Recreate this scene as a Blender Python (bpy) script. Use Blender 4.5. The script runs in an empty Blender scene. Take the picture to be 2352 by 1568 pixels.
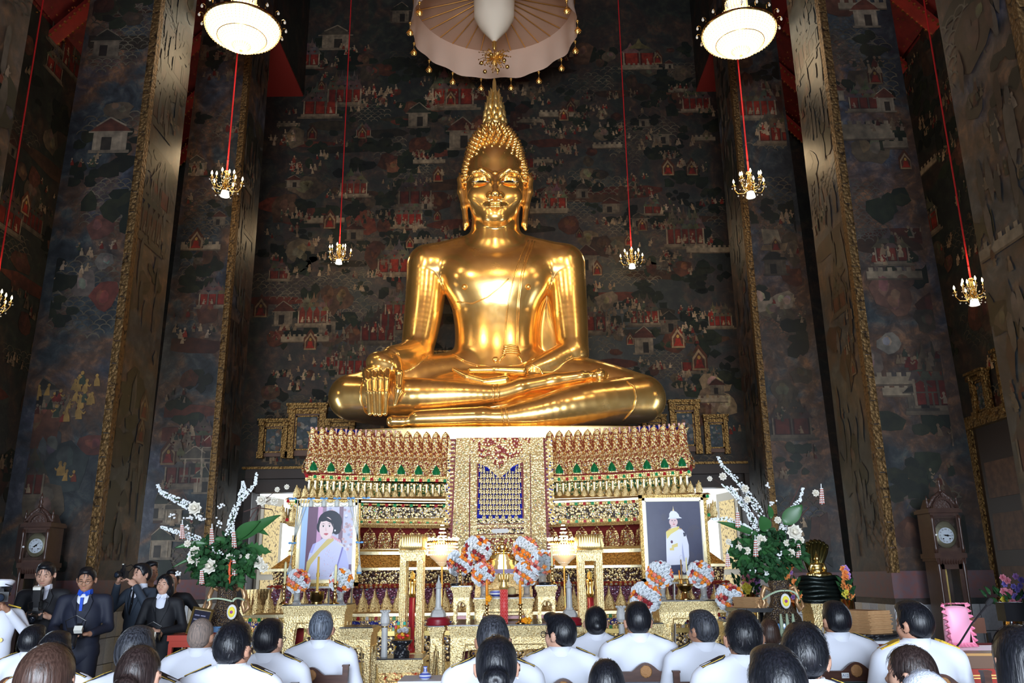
import bpy, bmesh, math, random
import numpy as np
from mathutils import Vector, Matrix, Euler, Quaternion
from mathutils.bvhtree import BVHTree
R = random.Random(7)
C = bpy.context.scene.collection
SC = bpy.context.scene
PI = math.pi

# ---------------------------------------------------------------- camera
FPX, TH, RO, CZ = 1932.0, math.radians(15.65), 0.0115, 1.5
cam = bpy.data.cameras.new('camera'); cam.sensor_width = 36.0; cam.lens = FPX / 2352 * 36
cam.clip_start = 0.05; cam.clip_end = 200
camo = bpy.data.objects.new('camera', cam); C.objects.link(camo)
_cr, _sr, _ct, _st = math.cos(RO), math.sin(RO), math.cos(TH), math.sin(TH)
_right0, _up0, _fwd = Vector((1, 0, 0)), Vector((0, -_st, _ct)), Vector((0, _ct, _st))
_right = _right0 * _cr + _up0 * (-_sr)
_up = _right0 * _sr + _up0 * _cr
mt = Matrix((( _right.x, _up.x, -_fwd.x, 0), (_right.y, _up.y, -_fwd.y, 0), (_right.z, _up.z, -_fwd.z, CZ), (0, 0, 0, 1)))
camo.matrix_world = mt
SC.camera = camo
CAM = Vector((0, 0, CZ))
def ray(u, v):                       # world direction seen at a pixel of the 2352 x 1568 frame
    du, dv = u - 1176, v - 784
    return _right * du - _up * dv + _fwd * FPX
def P(u, v, Y):
    d = ray(u, v); return CAM + d * (Y / d.y)
def PX(u, v, X):
    d = ray(u, v); return CAM + d * (X / d.x)
def PZ(u, v, Z):
    d = ray(u, v); return CAM + d * ((Z - CZ) / d.z)
def ppm(p):                          # pixels per metre at a point
    return FPX / (Vector(p) - CAM).dot(_fwd)

# ---------------------------------------------------------------- world, exposure, daylight
W = bpy.data.worlds.new('world'); SC.world = W; W.use_nodes = True
_n = W.node_tree.nodes['Background']; _n.inputs[0].default_value = (0.86, 0.93, 1.0, 1); _n.inputs[1].default_value = 2.2
SC.view_settings.view_transform = 'Standard'
try: SC.view_settings.look = 'None'
except Exception: pass
SC.view_settings.exposure = 0.0; SC.view_settings.gamma = 1.0
SC.view_settings.use_curve_mapping = False
def area(name, loc, target, sx, sy, power, col, spread=PI):
    l = bpy.data.lights.new(name, 'AREA'); l.shape = 'RECTANGLE'; l.size = sx; l.size_y = sy
    l.energy = power; l.color = col; l.spread = spread
    o = bpy.data.objects.new(name, l); C.objects.link(o); o.location = loc
    o.rotation_euler = (Vector(target) - Vector(loc)).to_track_quat('-Z', 'Y').to_euler()
    return o
def spot(name, loc, target, power, col, size, blend=.6, rad=.25):
    l = bpy.data.lights.new(name, 'SPOT'); l.energy = power; l.color = col; l.spot_size = size; l.spot_blend = blend; l.shadow_soft_size = rad
    o = bpy.data.objects.new(name, l); C.objects.link(o); o.location = loc
    o.rotation_euler = (Vector(target) - Vector(loc)).to_track_quat('-Z', 'Y').to_euler()
    return o
DAY = (0.75, 0.86, 1.0)
# daylight through the three open doors of the entrance wall behind the camera
area('daylight_middle_door', (-.26, -6.6, 2.3), (-.26, 8, 2.0), 4.0, 4.4, 2700, DAY)
area('daylight_left_door', (-5.2, -6.6, 2.2), (-3.5, 8, 2.0), 2.0, 4.0, 450, DAY)
area('daylight_right_door', (4.7, -6.6, 2.2), (3.0, 8, 2.0), 2.0, 4.0, 450, DAY)
# cool fill lights added in both aisles to lighten the pillars, no open doorway
area('added_fill_left_aisle', (-7.9, 12.5, 1.9), (4.3, 11.0, 2.2), 1.6, 3.4, 220, DAY)
area('added_fill_right_aisle', (7.4, 12.5, 1.9), (-4.8, 11.0, 2.2), 1.6, 3.4, 140, DAY)
WARM = (1.0, 0.72, 0.40)
# warm floodlights fixed high on the nave pillars, aimed at the great statue
spot('floodlight_left', (-4.2, 6.9, 9.6), (-.26, 15.0, 6.6), 800, WARM, math.radians(46), .8, .35)
spot('floodlight_right', (3.7, 6.9, 9.6), (-.26, 15.0, 6.6), 800, WARM, math.radians(46), .8, .35)
spot('floodlight_front', (-.26, 4.6, 11.0), (-.26, 15.0, 7.6), 650, WARM, math.radians(50), .9, .5)

# ---------------------------------------------------------------- materials
MATS = {}
def lin(c):
    return tuple((x / 12.92 if x <= .04045 else ((x + .055) / 1.055) ** 2.4) for x in c[:3])
def hexc(h):
    h = h.lstrip('#'); return lin(tuple(int(h[i:i + 2], 16) / 255 for i in (0, 2, 4)))
def newmat(name):
    m = bpy.data.materials.new(name); m.use_nodes = True
    return m, m.node_tree, m.node_tree.nodes['Principled BSDF']
def nd(nt, typ, **kw):
    n = nt.nodes.new(typ)
    for k, v in kw.items():
        if k.startswith('i_'):
            n.inputs[k[2:].replace('_', ' ')].default_value = v
        else: setattr(n, k, v)
    return n
def c4(c): return (c[0], c[1], c[2], 1)
def ramp(nt, fac, stops, interp='LINEAR'):
    r = nt.nodes.new('ShaderNodeValToRGB'); r.color_ramp.interpolation = interp
    e = r.color_ramp.elements
    while len(e) < len(stops): e.new(.5)
    for k, (p, c) in enumerate(stops):
        e[k].position = p; e[k].color = c4(c) if len(c) == 3 else c
    nt.links.new(fac, r.inputs[0]); return r
def M(name, col=(.5, .5, .5), rough=.5, metal=0., noise=None, bump=None, emit=None, trans=0., ior=1.45, spec=.5, sheen=0., coat=0., stretch=None):
    if name in MATS: return MATS[name]
    if isinstance(col, str): col = hexc(col)
    m, nt, b = newmat(name); L = nt.links.new
    b.inputs['Base Color'].default_value = c4(col); b.inputs['Roughness'].default_value = rough
    b.inputs['Metallic'].default_value = metal; b.inputs['IOR'].default_value = ior
    b.inputs['Transmission Weight'].default_value = trans; b.inputs['Specular IOR Level'].default_value = spec
    b.inputs['Sheen Weight'].default_value = sheen; b.inputs['Coat Weight'].default_value = coat
    if emit:
        ec, es = emit; b.inputs['Emission Color'].default_value = c4(hexc(ec) if isinstance(ec, str) else ec); b.inputs['Emission Strength'].default_value = es
    if noise or bump:
        tc = nd(nt, 'ShaderNodeTexCoord'); src = tc.outputs['Object']
        if stretch:
            mp = nd(nt, 'ShaderNodeMapping'); mp.inputs['Scale'].default_value = stretch; L(src, mp.inputs['Vector']); src = mp.outputs[0]
    if noise:
        sc, c2, det = noise
        if isinstance(c2, str): c2 = hexc(c2)
        n = nd(nt, 'ShaderNodeTexNoise', i_Scale=sc, i_Detail=det); L(src, n.inputs['Vector'])
        r = ramp(nt, n.outputs['Fac'], [(.35, col), (.65, c2)]); L(r.outputs[0], b.inputs['Base Color'])
    if bump:
        sc, st = bump
        n = nd(nt, 'ShaderNodeTexNoise', i_Scale=sc, i_Detail=4.); L(src, n.inputs['Vector'])
        bp = nd(nt, 'ShaderNodeBump', i_Strength=st, i_Distance=.01); L(n.outputs['Fac'], bp.inputs['Height']); L(bp.outputs[0], b.inputs['Normal'])
    MATS[name] = m; return m
def Mattr(name, rough=.7, noise=0, metal=0., spec=.3, tint=(1, 1, 1)):
    """colour painted per vertex (flat print, pigment)"""
    if name in MATS: return MATS[name]
    m, nt, b = newmat(name); L = nt.links.new
    a = nd(nt, 'ShaderNodeAttribute', attribute_name='col'); out = a.outputs['Color']
    if noise:
        tc = nd(nt, 'ShaderNodeTexCoord'); n = nd(nt, 'ShaderNodeTexNoise', i_Scale=noise, i_Detail=6.); L(tc.outputs['Object'], n.inputs['Vector'])
        r = ramp(nt, n.outputs['Fac'], [(.3, (.45, .45, .45)), (.7, (1.15, 1.1, 1.05))])
        mx = nd(nt, 'ShaderNodeMix', data_type='RGBA', blend_type='MULTIPLY'); mx.inputs[0].default_value = 1
        L(out, mx.inputs[6]); L(r.outputs[0], mx.inputs[7]); out = mx.outputs[2]
        n = nd(nt, 'ShaderNodeTexNoise', i_Scale=.9, i_Detail=5.); L(tc.outputs['Object'], n.inputs['Vector'])   # soot and age
        r = ramp(nt, n.outputs['Fac'], [(.34, tuple(.3 * k for k in tint)), (.66, tint)])
        m2 = nd(nt, 'ShaderNodeMix', data_type='RGBA', blend_type='MULTIPLY'); m2.inputs[0].default_value = 1
        L(out, m2.inputs[6]); L(r.outputs[0], m2.inputs[7]); out = m2.outputs[2]
    L(out, b.inputs['Base Color']); b.inputs['Roughness'].default_value = rough; b.inputs['Metallic'].default_value = metal
    b.inputs['Specular IOR Level'].default_value = spec
    MATS[name] = m; return m

# ---------------------------------------------------------------- mesh builder
class MB:
    def __init__(s): s.v = []; s.f = []; s.c = []; s.col = None
    def add(s, vs, fs, col=None):
        o = len(s.v); s.v.extend(vs); s.f.extend([tuple(i + o for i in f) for f in fs])
        s.c.extend([col or (1, 1, 1)] * len(vs)); return s
    def box(s, c, d, rz=0, col=None, taper=1., rx=0):
        x, y, z = d[0] / 2, d[1] / 2, d[2] / 2; t = taper
        vs = [(-x, -y, -z), (x, -y, -z), (x, y, -z), (-x, y, -z), (-x * t, -y * t, z), (x * t, -y * t, z), (x * t, y * t, z), (-x * t, y * t, z)]
        if rz or rx:
            m = Euler((rx, 0, rz)).to_matrix(); vs = [tuple(m @ Vector(q)) for q in vs]
        vs = [(q[0] + c[0], q[1] + c[1], q[2] + c[2]) for q in vs]
        return s.add(vs, [(3, 2, 1, 0), (4, 5, 6, 7), (0, 1, 5, 4), (1, 2, 6, 5), (2, 3, 7, 6), (3, 0, 4, 7)], col)
    def box2(s, a, b, col=None):
        return s.box([(a[i] + b[i]) / 2 for i in range(3)], [abs(b[i] - a[i]) for i in range(3)], col=col)
    def lathe(s, prof, c=(0, 0, 0), n=16, axis=None, col=None, cap=True, sx=1, sy=1):
        """prof: (r, z) pairs, bottom to top"""
        vs = []; k = len(prof)
        q = Vector((0, 0, 1)).rotation_difference(Vector(axis)).to_matrix() if axis else None
        for r, z in prof:
            for i in range(n):
                a = 2 * PI * i / n; p = Vector((r * math.cos(a) * sx, r * math.sin(a) * sy, z))
                if q: p = q @ p
                vs.append((p.x + c[0], p.y + c[1], p.z + c[2]))
        fs = [(j * n + i, j * n + (i + 1) % n, (j + 1) * n + (i + 1) % n, (j + 1) * n + i) for j in range(k - 1) for i in range(n)]
        if cap: fs += [tuple(reversed(range(n))), tuple(range((k - 1) * n, k * n))]
        return s.add(vs, fs, col)
    def tube(s, pts, r, n=6, col=None, cap=True):
        """r number or list"""
        pts = [Vector(p) for p in pts]; k = len(pts)
        rs = list(r) if hasattr(r, '__len__') else [r] * k
        vs = []; nrm = None
        for i, p in enumerate(pts):
            t = (pts[min(i + 1, k - 1)] - pts[max(i - 1, 0)])
            if t.length < 1e-9: t = Vector((0, 0, 1))
            t.normalize()
            if nrm is None:
                nrm = t.orthogonal().normalized()
            else:
                nrm = (nrm - t * nrm.dot(t))
                nrm = nrm.normalized() if nrm.length > 1e-6 else t.orthogonal().normalized()
            b = t.cross(nrm)
            for j in range(n):
                a = 2 * PI * j / n; q = p + (nrm * math.cos(a) + b * math.sin(a)) * rs[i]; vs.append(tuple(q))
        fs = [(j * n + i, j * n + (i + 1) % n, (j + 1) * n + (i + 1) % n, (j + 1) * n + i) for j in range(k - 1) for i in range(n)]
        if cap: fs += [tuple(reversed(range(n))), tuple(range((k - 1) * n, k * n))]
        return s.add(vs, fs, col)
    def prism(s, poly, y0, y1, col=None, M4=None):
        """polygon in x,z extruded from y0 to y1 (counter-clockwise seen from -y)"""
        n = len(poly); vs = [(x, y0, z) for x, z in poly] + [(x, y1, z) for x, z in poly]
        if M4: vs = [tuple(M4 @ Vector(q)) for q in vs]
        fs = [tuple(range(n)), tuple(reversed(range(n, 2 * n)))] + [(i + n, (i + 1) % n + n, (i + 1) % n, i) for i in range(n)]
        return s.add(vs, fs, col)
    def ico(s, c, r, sub=1, col=None, sc=(1, 1, 1)):
        v, f = ICO[sub]
        return s.add([(c[0] + q[0] * r * sc[0], c[1] + q[1] * r * sc[1], c[2] + q[2] * r * sc[2]) for q in v], f, col)
    def flat(s, pts, col=None):
        return s.add([tuple(p) for p in pts], [tuple(range(len(pts)))], col)
    def mesh(s, name, smooth=False, colors=False):
        me = bpy.data.meshes.new(name); me.from_pydata(s.v, [], s.f)
        if smooth: me.polygons.foreach_set('use_smooth', [True] * len(me.polygons))
        if colors:
            a = me.color_attributes.new('col', 'FLOAT_COLOR', 'POINT')
            arr = np.ones((len(s.v), 4), np.float32); arr[:, :3] = np.array(s.c, np.float32); a.data.foreach_set('color', arr.ravel())
        me.update(); return me
    def build(s, name, m, parent=None, smooth=False, colors=False, loc=None, kind=None):
        return ob(name, s.mesh(name, smooth, colors), m, parent, loc, kind)
def ob(name, me, m=None, parent=None, loc=None, kind=None):
    if m and not me.materials: me.materials.append(m)
    o = bpy.data.objects.new(name, me); C.objects.link(o)
    if parent: o.parent = parent
    if loc is not None: o.location = loc
    if kind: o['kind'] = kind
    return o
def _icos():
    out = {}
    for sub in (0, 1, 2, 3):
        bm = bmesh.new(); bmesh.ops.create_icosphere(bm, subdivisions=max(1, sub), radius=1) if sub else bmesh.ops.create_cube(bm, size=1.2)
        out[sub] = ([tuple(v.co) for v in bm.verts], [tuple(v.index for v in f.verts) for f in bm.faces]); bm.free()
    return out
ICO = _icos()
def thing(name, label, cat, loc=(0, 0, 0), rz=0, group=None, scale=None):
    o = bpy.data.objects.new(name, None); C.objects.link(o); o.location = loc; o.rotation_euler = (0, 0, rz)
    o.empty_display_size = .1
    if scale: o.scale = (scale,) * 3
    o['label'] = label; o['category'] = cat
    if group: o['group'] = group
    return o
def tag(o, label, cat, group=None):
    o['label'] = label; o['category'] = cat
    if group: o['group'] = group
    return o
def struct(o): o['kind'] = 'structure'; return o
def cp(o, parent=None):
    c = o.copy(); C.objects.link(c)
    if parent: c.parent = parent
    for ch in KIDS(o): cp(ch, c)
    return c
def KIDS(o): return list(o.children)
def dup(o, label, loc, rz=None, group=None):
    c = cp(o); c.location = loc; c['label'] = label
    if rz is not None: c.rotation_euler = (0, 0, rz)
    if group: c['group'] = group
    return c

# ---------------------------------------------------------------- smooth-union solids -> one continuous surface
def surface_nets(F, org, h):
    s = F < 0; nx, ny, nz = F.shape
    cnt = np.zeros((nx - 1, ny - 1, nz - 1), np.int8)
    for a in (0, 1):
        for b in (0, 1):
            for c in (0, 1): cnt += s[a:nx - 1 + a, b:ny - 1 + b, c:nz - 1 + c]
    mask = (cnt > 0) & (cnt < 8); I, J, K = np.nonzero(mask)
    ids = np.full(mask.shape, -1, np.int64); ids[I, J, K] = np.arange(len(I))
    acc = np.zeros((len(I), 3)); num = np.zeros(len(I))
    cor = [(a, b, c) for a in (0, 1) for b in (0, 1) for c in (0, 1)]
    for p in cor:
        for ax in range(3):
            if p[ax]: continue
            q = list(p); q[ax] = 1
            f0 = F[I + p[0], J + p[1], K + p[2]]; f1 = F[I + q[0], J + q[1], K + q[2]]
            x = (f0 < 0) != (f1 < 0); t = np.where(x, f0 / np.where(x, f0 - f1, 1), 0)
            for d in range(3): acc[:, d] += np.where(x, p[d] + (t if d == ax else 0), 0)
            num += x
    loc = acc / num[:, None] + np.stack([I, J, K], 1)
    V = np.array(org) + loc * h
    g = np.gradient(F); N = np.zeros_like(V); li = np.clip(np.round(loc).astype(int), 0, np.array(F.shape) - 1)
    # trilinear gradient
    b0 = np.clip(np.floor(loc).astype(int), 0, np.array(F.shape) - 2); fr = loc - b0
    for d in range(3):
        w = 0
        for a, b, c in cor:
            ww = (fr[:, 0] if a else 1 - fr[:, 0]) * (fr[:, 1] if b else 1 - fr[:, 1]) * (fr[:, 2] if c else 1 - fr[:, 2])
            w = w + ww * g[d][b0[:, 0] + a, b0[:, 1] + b, b0[:, 2] + c]
        N[:, d] = w
    N /= np.maximum(np.linalg.norm(N, axis=1), 1e-9)[:, None]
    Q = []
    for ax in range(3):
        sl0 = [slice(None)] * 3; sl1 = [slice(None)] * 3
        sl0[ax] = slice(0, -1); sl1[ax] = slice(1, None)
        o1, o2 = [(1, 2), (2, 0), (0, 1)][ax]
        for o in (o1, o2): sl0[o] = slice(1, -1); sl1[o] = slice(1, -1)
        a = s[tuple(sl0)]; b = s[tuple(sl1)]
        idx = np.stack(np.nonzero(a != b), 1); sg = a[tuple(idx.T)]
        base = idx.copy(); base[:, o1] += 1; base[:, o2] += 1
        def cell(d1, d2):
            c = base.copy(); c[:, o1] += d1; c[:, o2] += d2; return ids[c[:, 0], c[:, 1], c[:, 2]]
        q = np.stack([cell(-1, -1), cell(0, -1), cell(0, 0), cell(-1, 0)], 1)
        q = np.where(sg[:, None], q, q[:, ::-1]); Q.append(q)
    return V, np.concatenate(Q), N
def rotm(rx, ry, rz): return np.array(Euler((rx, ry, rz)).to_matrix())
def cap(a, b, ra, rb=None, k=.03, op='u', sc=None):
    return dict(t='cap', a=np.array(a, float), b=np.array(b, float), ra=ra, rb=ra if rb is None else rb, k=k, op=op, sc=sc)
def ell(c, r, rot=(0, 0, 0), k=.03, op='u'):
    return dict(t='ell', c=np.array(c, float), r=np.array(r, float), rot=rotm(*rot), k=k, op=op)
def bx(c, r, rot=(0, 0, 0), rd=.01, k=.03, op='u'):
    return dict(t='box', c=np.array(c, float), r=np.array(r, float), rot=rotm(*rot), rd=rd, k=k, op=op)
def chain(pts, rs, k=.03, op='u', sc=None):
    return [cap(pts[i], pts[i + 1], rs[i], rs[i + 1], k, op, sc) for i in range(len(pts) - 1)]
def spl(a, n):
    """Catmull-Rom through the rows of a"""
    a = np.array(a, float); a = a[:, None] if a.ndim == 1 else a; P_ = np.vstack([2 * a[0] - a[1], a, 2 * a[-1] - a[-2]]); out = []
    for i in range(len(a) - 1):
        p0, p1, p2, p3 = P_[i:i + 4]
        for t in np.arange(n) / n: out.append(.5 * (2 * p1 + (p2 - p0) * t + (2 * p0 - 5 * p1 + 4 * p2 - p3) * t * t + (3 * p1 - p0 - 3 * p2 + p3) * t ** 3))
    return np.array(out + [a[-1]])
def schain(pts, rs, k=.03, n=6):
    p, r = spl(pts, n), spl(rs, n)[:, 0]; return [cap(p[i], p[i + 1], r[i], r[i + 1], k if i == 0 else .004) for i in range(len(p) - 1)]
def loft(rows, k=.03):
    """rows of (z, centre x, centre y, half width, half depth)"""
    a = spl(rows, 8); a = a[np.argsort(a[:, 0])]; lo = np.array([(a[:, 1] - a[:, 3]).min(), (a[:, 2] - a[:, 4]).min(), a[0, 0]]); hi = np.array([(a[:, 1] + a[:, 3]).max(), (a[:, 2] + a[:, 4]).max(), a[-1, 0]])
    return dict(t='loft', rows=a, c=(lo + hi) / 2, r=(hi - lo) / 2, rot=np.eye(3), k=k, op='u')
def sdf(prims, h, pad=3):
    lo = np.full(3, 1e9); hi = -lo; bb = []
    for p in prims:
        if p['t'] == 'cap':
            r = max(p['ra'], p['rb']); l = np.minimum(p['a'], p['b']) - r; u = np.maximum(p['a'], p['b']) + r
        else:
            e = np.abs(p['rot']) @ (p['r'] + p.get('rd', 0)); l = p['c'] - e; u = p['c'] + e
        m = p['k'] * 1.5 + h * 2; bb.append((l - m, u + m))
        if p['op'] == 'u': lo = np.minimum(lo, l); hi = np.maximum(hi, u)
    lo -= h * pad; hi += h * pad
    n = np.ceil((hi - lo) / h).astype(int) + 1
    F = np.full(n, 4 * h + .05, np.float32)
    ax = [lo[d] + np.arange(n[d]) * h for d in range(3)]
    for p, (l, u) in zip(prims, bb):
        i0 = np.clip(np.floor((l - lo) / h).astype(int), 0, n); i1 = np.clip(np.ceil((u - lo) / h).astype(int) + 1, 0, n)
        if np.any(i1 <= i0): continue
        X = np.stack(np.meshgrid(*[ax[d][i0[d]:i1[d]] for d in range(3)], indexing='ij'), -1).astype(np.float32)
        if p['t'] == 'cap':
            if p['sc'] is not None:
                s = np.array(p['sc'], float); mid = (p['a'] + p['b']) / 2
                Xs = (X - mid) / s; a = (p['a'] - mid) / s; b = (p['b'] - mid) / s; f = s.min()
            else: Xs, a, b, f = X, p['a'], p['b'], 1.
            ab = b - a; t = np.clip(((Xs - a) @ ab) / max(ab @ ab, 1e-9), 0, 1)
            D = (np.linalg.norm(Xs - (a + t[..., None] * ab), axis=-1) - (p['ra'] + (p['rb'] - p['ra']) * t)) * f
        elif p['t'] == 'loft':
            a = p['rows']; z = X[..., 2]; i_ = [np.interp(z, a[:, 0], a[:, j]) for j in range(1, 5)]; e = np.sqrt(((X[..., 0] - i_[0]) / i_[2]) ** 2 + ((X[..., 1] - i_[1]) / i_[3]) ** 2)
            D = np.maximum((e - 1) * np.minimum(i_[2], i_[3]) * .9, np.maximum(a[0, 0] - z, z - a[-1, 0]))
        elif p['t'] == 'ell':
            Q = (X - p['c']) @ p['rot']; k0 = np.linalg.norm(Q / p['r'], axis=-1); k1 = np.linalg.norm(Q / p['r'] ** 2, axis=-1)
            D = k0 * (k0 - 1) / np.maximum(k1, 1e-6); D = np.where(k0 < 1e-4, -p['r'].min(), D)
        else:
            Q = np.abs((X - p['c']) @ p['rot']) - p['r'] + p['rd']
            D = np.linalg.norm(np.maximum(Q, 0), axis=-1) + np.minimum(Q.max(-1), 0) - p['rd']
        sl = tuple(slice(i0[d], i1[d]) for d in range(3)); A = F[sl]; k = p['k']
        if p['op'] == 'u':
            hh = np.clip(.5 + .5 * (A - D) / k, 0, 1); F[sl] = A * (1 - hh) + D * hh - k * hh * (1 - hh)
        elif p['op'] == 's':
            hh = np.clip(.5 - .5 * (A + D) / k, 0, 1); F[sl] = A * (1 - hh) - D * hh + k * hh * (1 - hh)
        elif p['op'] == 'i':
            F[sl] = np.maximum(A, D)
    return F, lo, h
def blur(F, n=1):
    for _ in range(n):
        for d in range(3):
            G = F.copy(); a = [slice(None)] * 3; b = [slice(None)] * 3; c = [slice(None)] * 3
            a[d] = slice(1, -1); b[d] = slice(0, -2); c[d] = slice(2, None)
            G[tuple(a)] = F[tuple(a)] * .5 + F[tuple(b)] * .25 + F[tuple(c)] * .25; F = G
    return F
def solid(prims, h, name, off=(0, 0, 0), nb=0, colf=None, keep=None):
    F, lo, h = sdf(prims, h)
    if nb: F = blur(F, nb)
    if keep is not None: F = keep(F, lo, h)
    V, Q, N = surface_nets(F, lo, h); V = V - np.array(off)
    me = bpy.data.meshes.new(name); me.vertices.add(len(V)); me.vertices.foreach_set('co', V.astype(np.float32).ravel())
    me.loops.add(len(Q) * 4); me.polygons.add(len(Q))
    me.polygons.foreach_set('loop_start', np.arange(len(Q), dtype=np.int32) * 4)
    try: me.polygons.foreach_set('loop_total', np.full(len(Q), 4, np.int32))
    except Exception: pass
    me.loops.foreach_set('vertex_index', Q.astype(np.int32).ravel())
    me.update(calc_edges=True); me.validate()
    me.polygons.foreach_set('use_smooth', [True] * len(me.polygons))
    try: me.normals_split_custom_set_from_vertices([tuple(x) for x in N])
    except Exception as e: print('normals', e)
    if colf is not None:
        a = me.color_attributes.new('col', 'FLOAT_COLOR', 'POINT'); arr = np.ones((len(V), 4), np.float32); arr[:, :3] = colf(V); a.data.foreach_set('color', arr.ravel())
    return me

# ---------------------------------------------------------------- special materials
def gold_leaf(name, col=(1.0, .66, .25), r0=.13, r1=.30):
    m, nt, b = newmat(name); L = nt.links.new; out = nt.nodes['Material Output']
    tc = nd(nt, 'ShaderNodeTexCoord')
    n = nd(nt, 'ShaderNodeTexNoise', i_Scale=1.6, i_Detail=7., i_Roughness=.62); L(tc.outputs['Object'], n.inputs['Vector'])
    n2 = nd(nt, 'ShaderNodeTexNoise', i_Scale=7., i_Detail=5.); L(tc.outputs['Object'], n2.inputs['Vector'])
    r = ramp(nt, n.outputs['Fac'], [(.3, (r0,) * 3), (.7, (r1,) * 3)]); L(r.outputs[0], b.inputs['Roughness'])
    c = ramp(nt, n2.outputs['Fac'], [(.3, (col[0] * .93, col[1] * .88, col[2] * .72)), (.7, col)])
    L(c.outputs[0], b.inputs['Base Color']); b.inputs['Metallic'].default_value = 1
    b2 = nd(nt, 'ShaderNodeBsdfPrincipled'); L(c.outputs[0], b2.inputs['Base Color']); b2.inputs['Metallic'].default_value = .9; b2.inputs['Roughness'].default_value = .6
    mx = nd(nt, 'ShaderNodeMixShader'); mx.inputs[0].default_value = .2; L(b.outputs[0], mx.inputs[1]); L(b2.outputs[0], mx.inputs[2]); L(mx.outputs[0], out.inputs[0])
    MATS[name] = m; return m
GOLD = gold_leaf('gilded_bronze')
def carved_gold(name, col=(1.0, .77, .37), scale=38, strength=.9, rough=.33, dark=(.32, .14, .03)):
    m, nt, b = newmat(name); L = nt.links.new
    tc = nd(nt, 'ShaderNodeTexCoord')
    v = nd(nt, 'ShaderNodeTexVoronoi', i_Scale=scale, feature='SMOOTH_F1', i_Smoothness=.4); L(tc.outputs['Object'], v.inputs['Vector'])
    w = nd(nt, 'ShaderNodeTexNoise', i_Scale=scale * 1.7, i_Detail=3.); L(tc.outputs['Object'], w.inputs['Vector'])
    ad = nd(nt, 'ShaderNodeMath', operation='ADD'); L(v.outputs['Distance'], ad.inputs[0]); L(w.outputs['Fac'], ad.inputs[1])
    r = ramp(nt, v.outputs['Distance'], [(.0, col), (.55, col), (.85, dark)]); L(r.outputs[0], b.inputs['Base Color'])
    b.inputs['Metallic'].default_value = .85; b.inputs['Roughness'].default_value = rough
    bp = nd(nt, 'ShaderNodeBump', i_Strength=strength, i_Distance=.012, invert=True); L(ad.outputs[0], bp.inputs['Height']); L(bp.outputs[0], b.inputs['Normal'])
    MATS[name] = m; return m
def mosaic(name, scale=16, glass=None, ground=(.20, .02, .015), gold=(1.0, .73, .31), ring=(.26, .55), tilt=.55, rnd=1.):
    """gilt rosettes round small pieces of coloured mirror glass"""
    m, nt, b = newmat(name); L = nt.links.new
    glass = glass or [(0, (.85, .85, .92)), (.3, (.9, .9, .8)), (.42, (.55, .02, .02)), (.56, (.02, .02, .03)), (.74, (.05, .35, .12)), (.82, (.12, .14, .75)), (.9, (.75, .5, .2))]
    tc = nd(nt, 'ShaderNodeTexCoord')
    v = nd(nt, 'ShaderNodeTexVoronoi', i_Scale=scale, i_Randomness=rnd); L(tc.outputs['Object'], v.inputs['Vector'])
    sep = nd(nt, 'ShaderNodeSeparateColor'); L(v.outputs['Color'], sep.inputs[0])
    g = ramp(nt, sep.outputs[0], glass, 'CONSTANT')
    isg = nd(nt, 'ShaderNodeMath', operation='LESS_THAN'); L(v.outputs['Distance'], isg.inputs[0]); isg.inputs[1].default_value = ring[0]
    isr = nd(nt, 'ShaderNodeMath', operation='GREATER_THAN'); L(v.outputs['Distance'], isr.inputs[0]); isr.inputs[1].default_value = ring[1]
    m1 = nd(nt, 'ShaderNodeMix', data_type='RGBA'); m1.inputs[6].default_value = c4(gold); m1.inputs[7].default_value = c4(ground); L(isr.outputs[0], m1.inputs[0])
    m2 = nd(nt, 'ShaderNodeMix', data_type='RGBA'); L(isg.outputs[0], m2.inputs[0]); L(m1.outputs[2], m2.inputs[6]); L(g.outputs[0], m2.inputs[7])
    L(m2.outputs[2], b.inputs['Base Color'])
    mm = nd(nt, 'ShaderNodeMath', operation='MULTIPLY'); L(isr.outputs[0], mm.inputs[0]); mm.inputs[1].default_value = -.5
    ma = nd(nt, 'ShaderNodeMath', operation='ADD'); L(mm.outputs[0], ma.inputs[0]); ma.inputs[1].default_value = .6; L(ma.outputs[0], b.inputs['Metallic'])
    rr = nd(nt, 'ShaderNodeMath', operation='MULTIPLY_ADD'); L(isg.outputs[0], rr.inputs[0]); rr.inputs[1].default_value = -.22; rr.inputs[2].default_value = .36; L(rr.outputs[0], b.inputs['Roughness'])
    # each glass piece is set at its own slight tilt
    geo = nd(nt, 'ShaderNodeNewGeometry')
    sb = nd(nt, 'ShaderNodeVectorMath', operation='SUBTRACT'); L(v.outputs['Color'], sb.inputs[0]); sb.inputs[1].default_value = (.5, .5, .5)
    sc = nd(nt, 'ShaderNodeVectorMath', operation='SCALE'); L(sb.outputs[0], sc.inputs[0]); sc.inputs['Scale'].default_value = tilt
    sc2 = nd(nt, 'ShaderNodeVectorMath', operation='SCALE'); L(sc.outputs[0], sc2.inputs[0]); L(isg.outputs[0], sc2.inputs['Scale'])
    av = nd(nt, 'ShaderNodeVectorMath', operation='ADD'); L(sc2.outputs[0], av.inputs[1])
    bp = nd(nt, 'ShaderNodeBump', i_Strength=.7, i_Distance=.02, invert=True); L(v.outputs['Distance'], bp.inputs['Height']); L(bp.outputs[0], av.inputs[0])
    nn = nd(nt, 'ShaderNodeVectorMath', operation='NORMALIZE'); L(av.outputs[0], nn.inputs[0]); L(nn.outputs[0], b.inputs['Normal'])
    MATS[name] = m; return m
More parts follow.
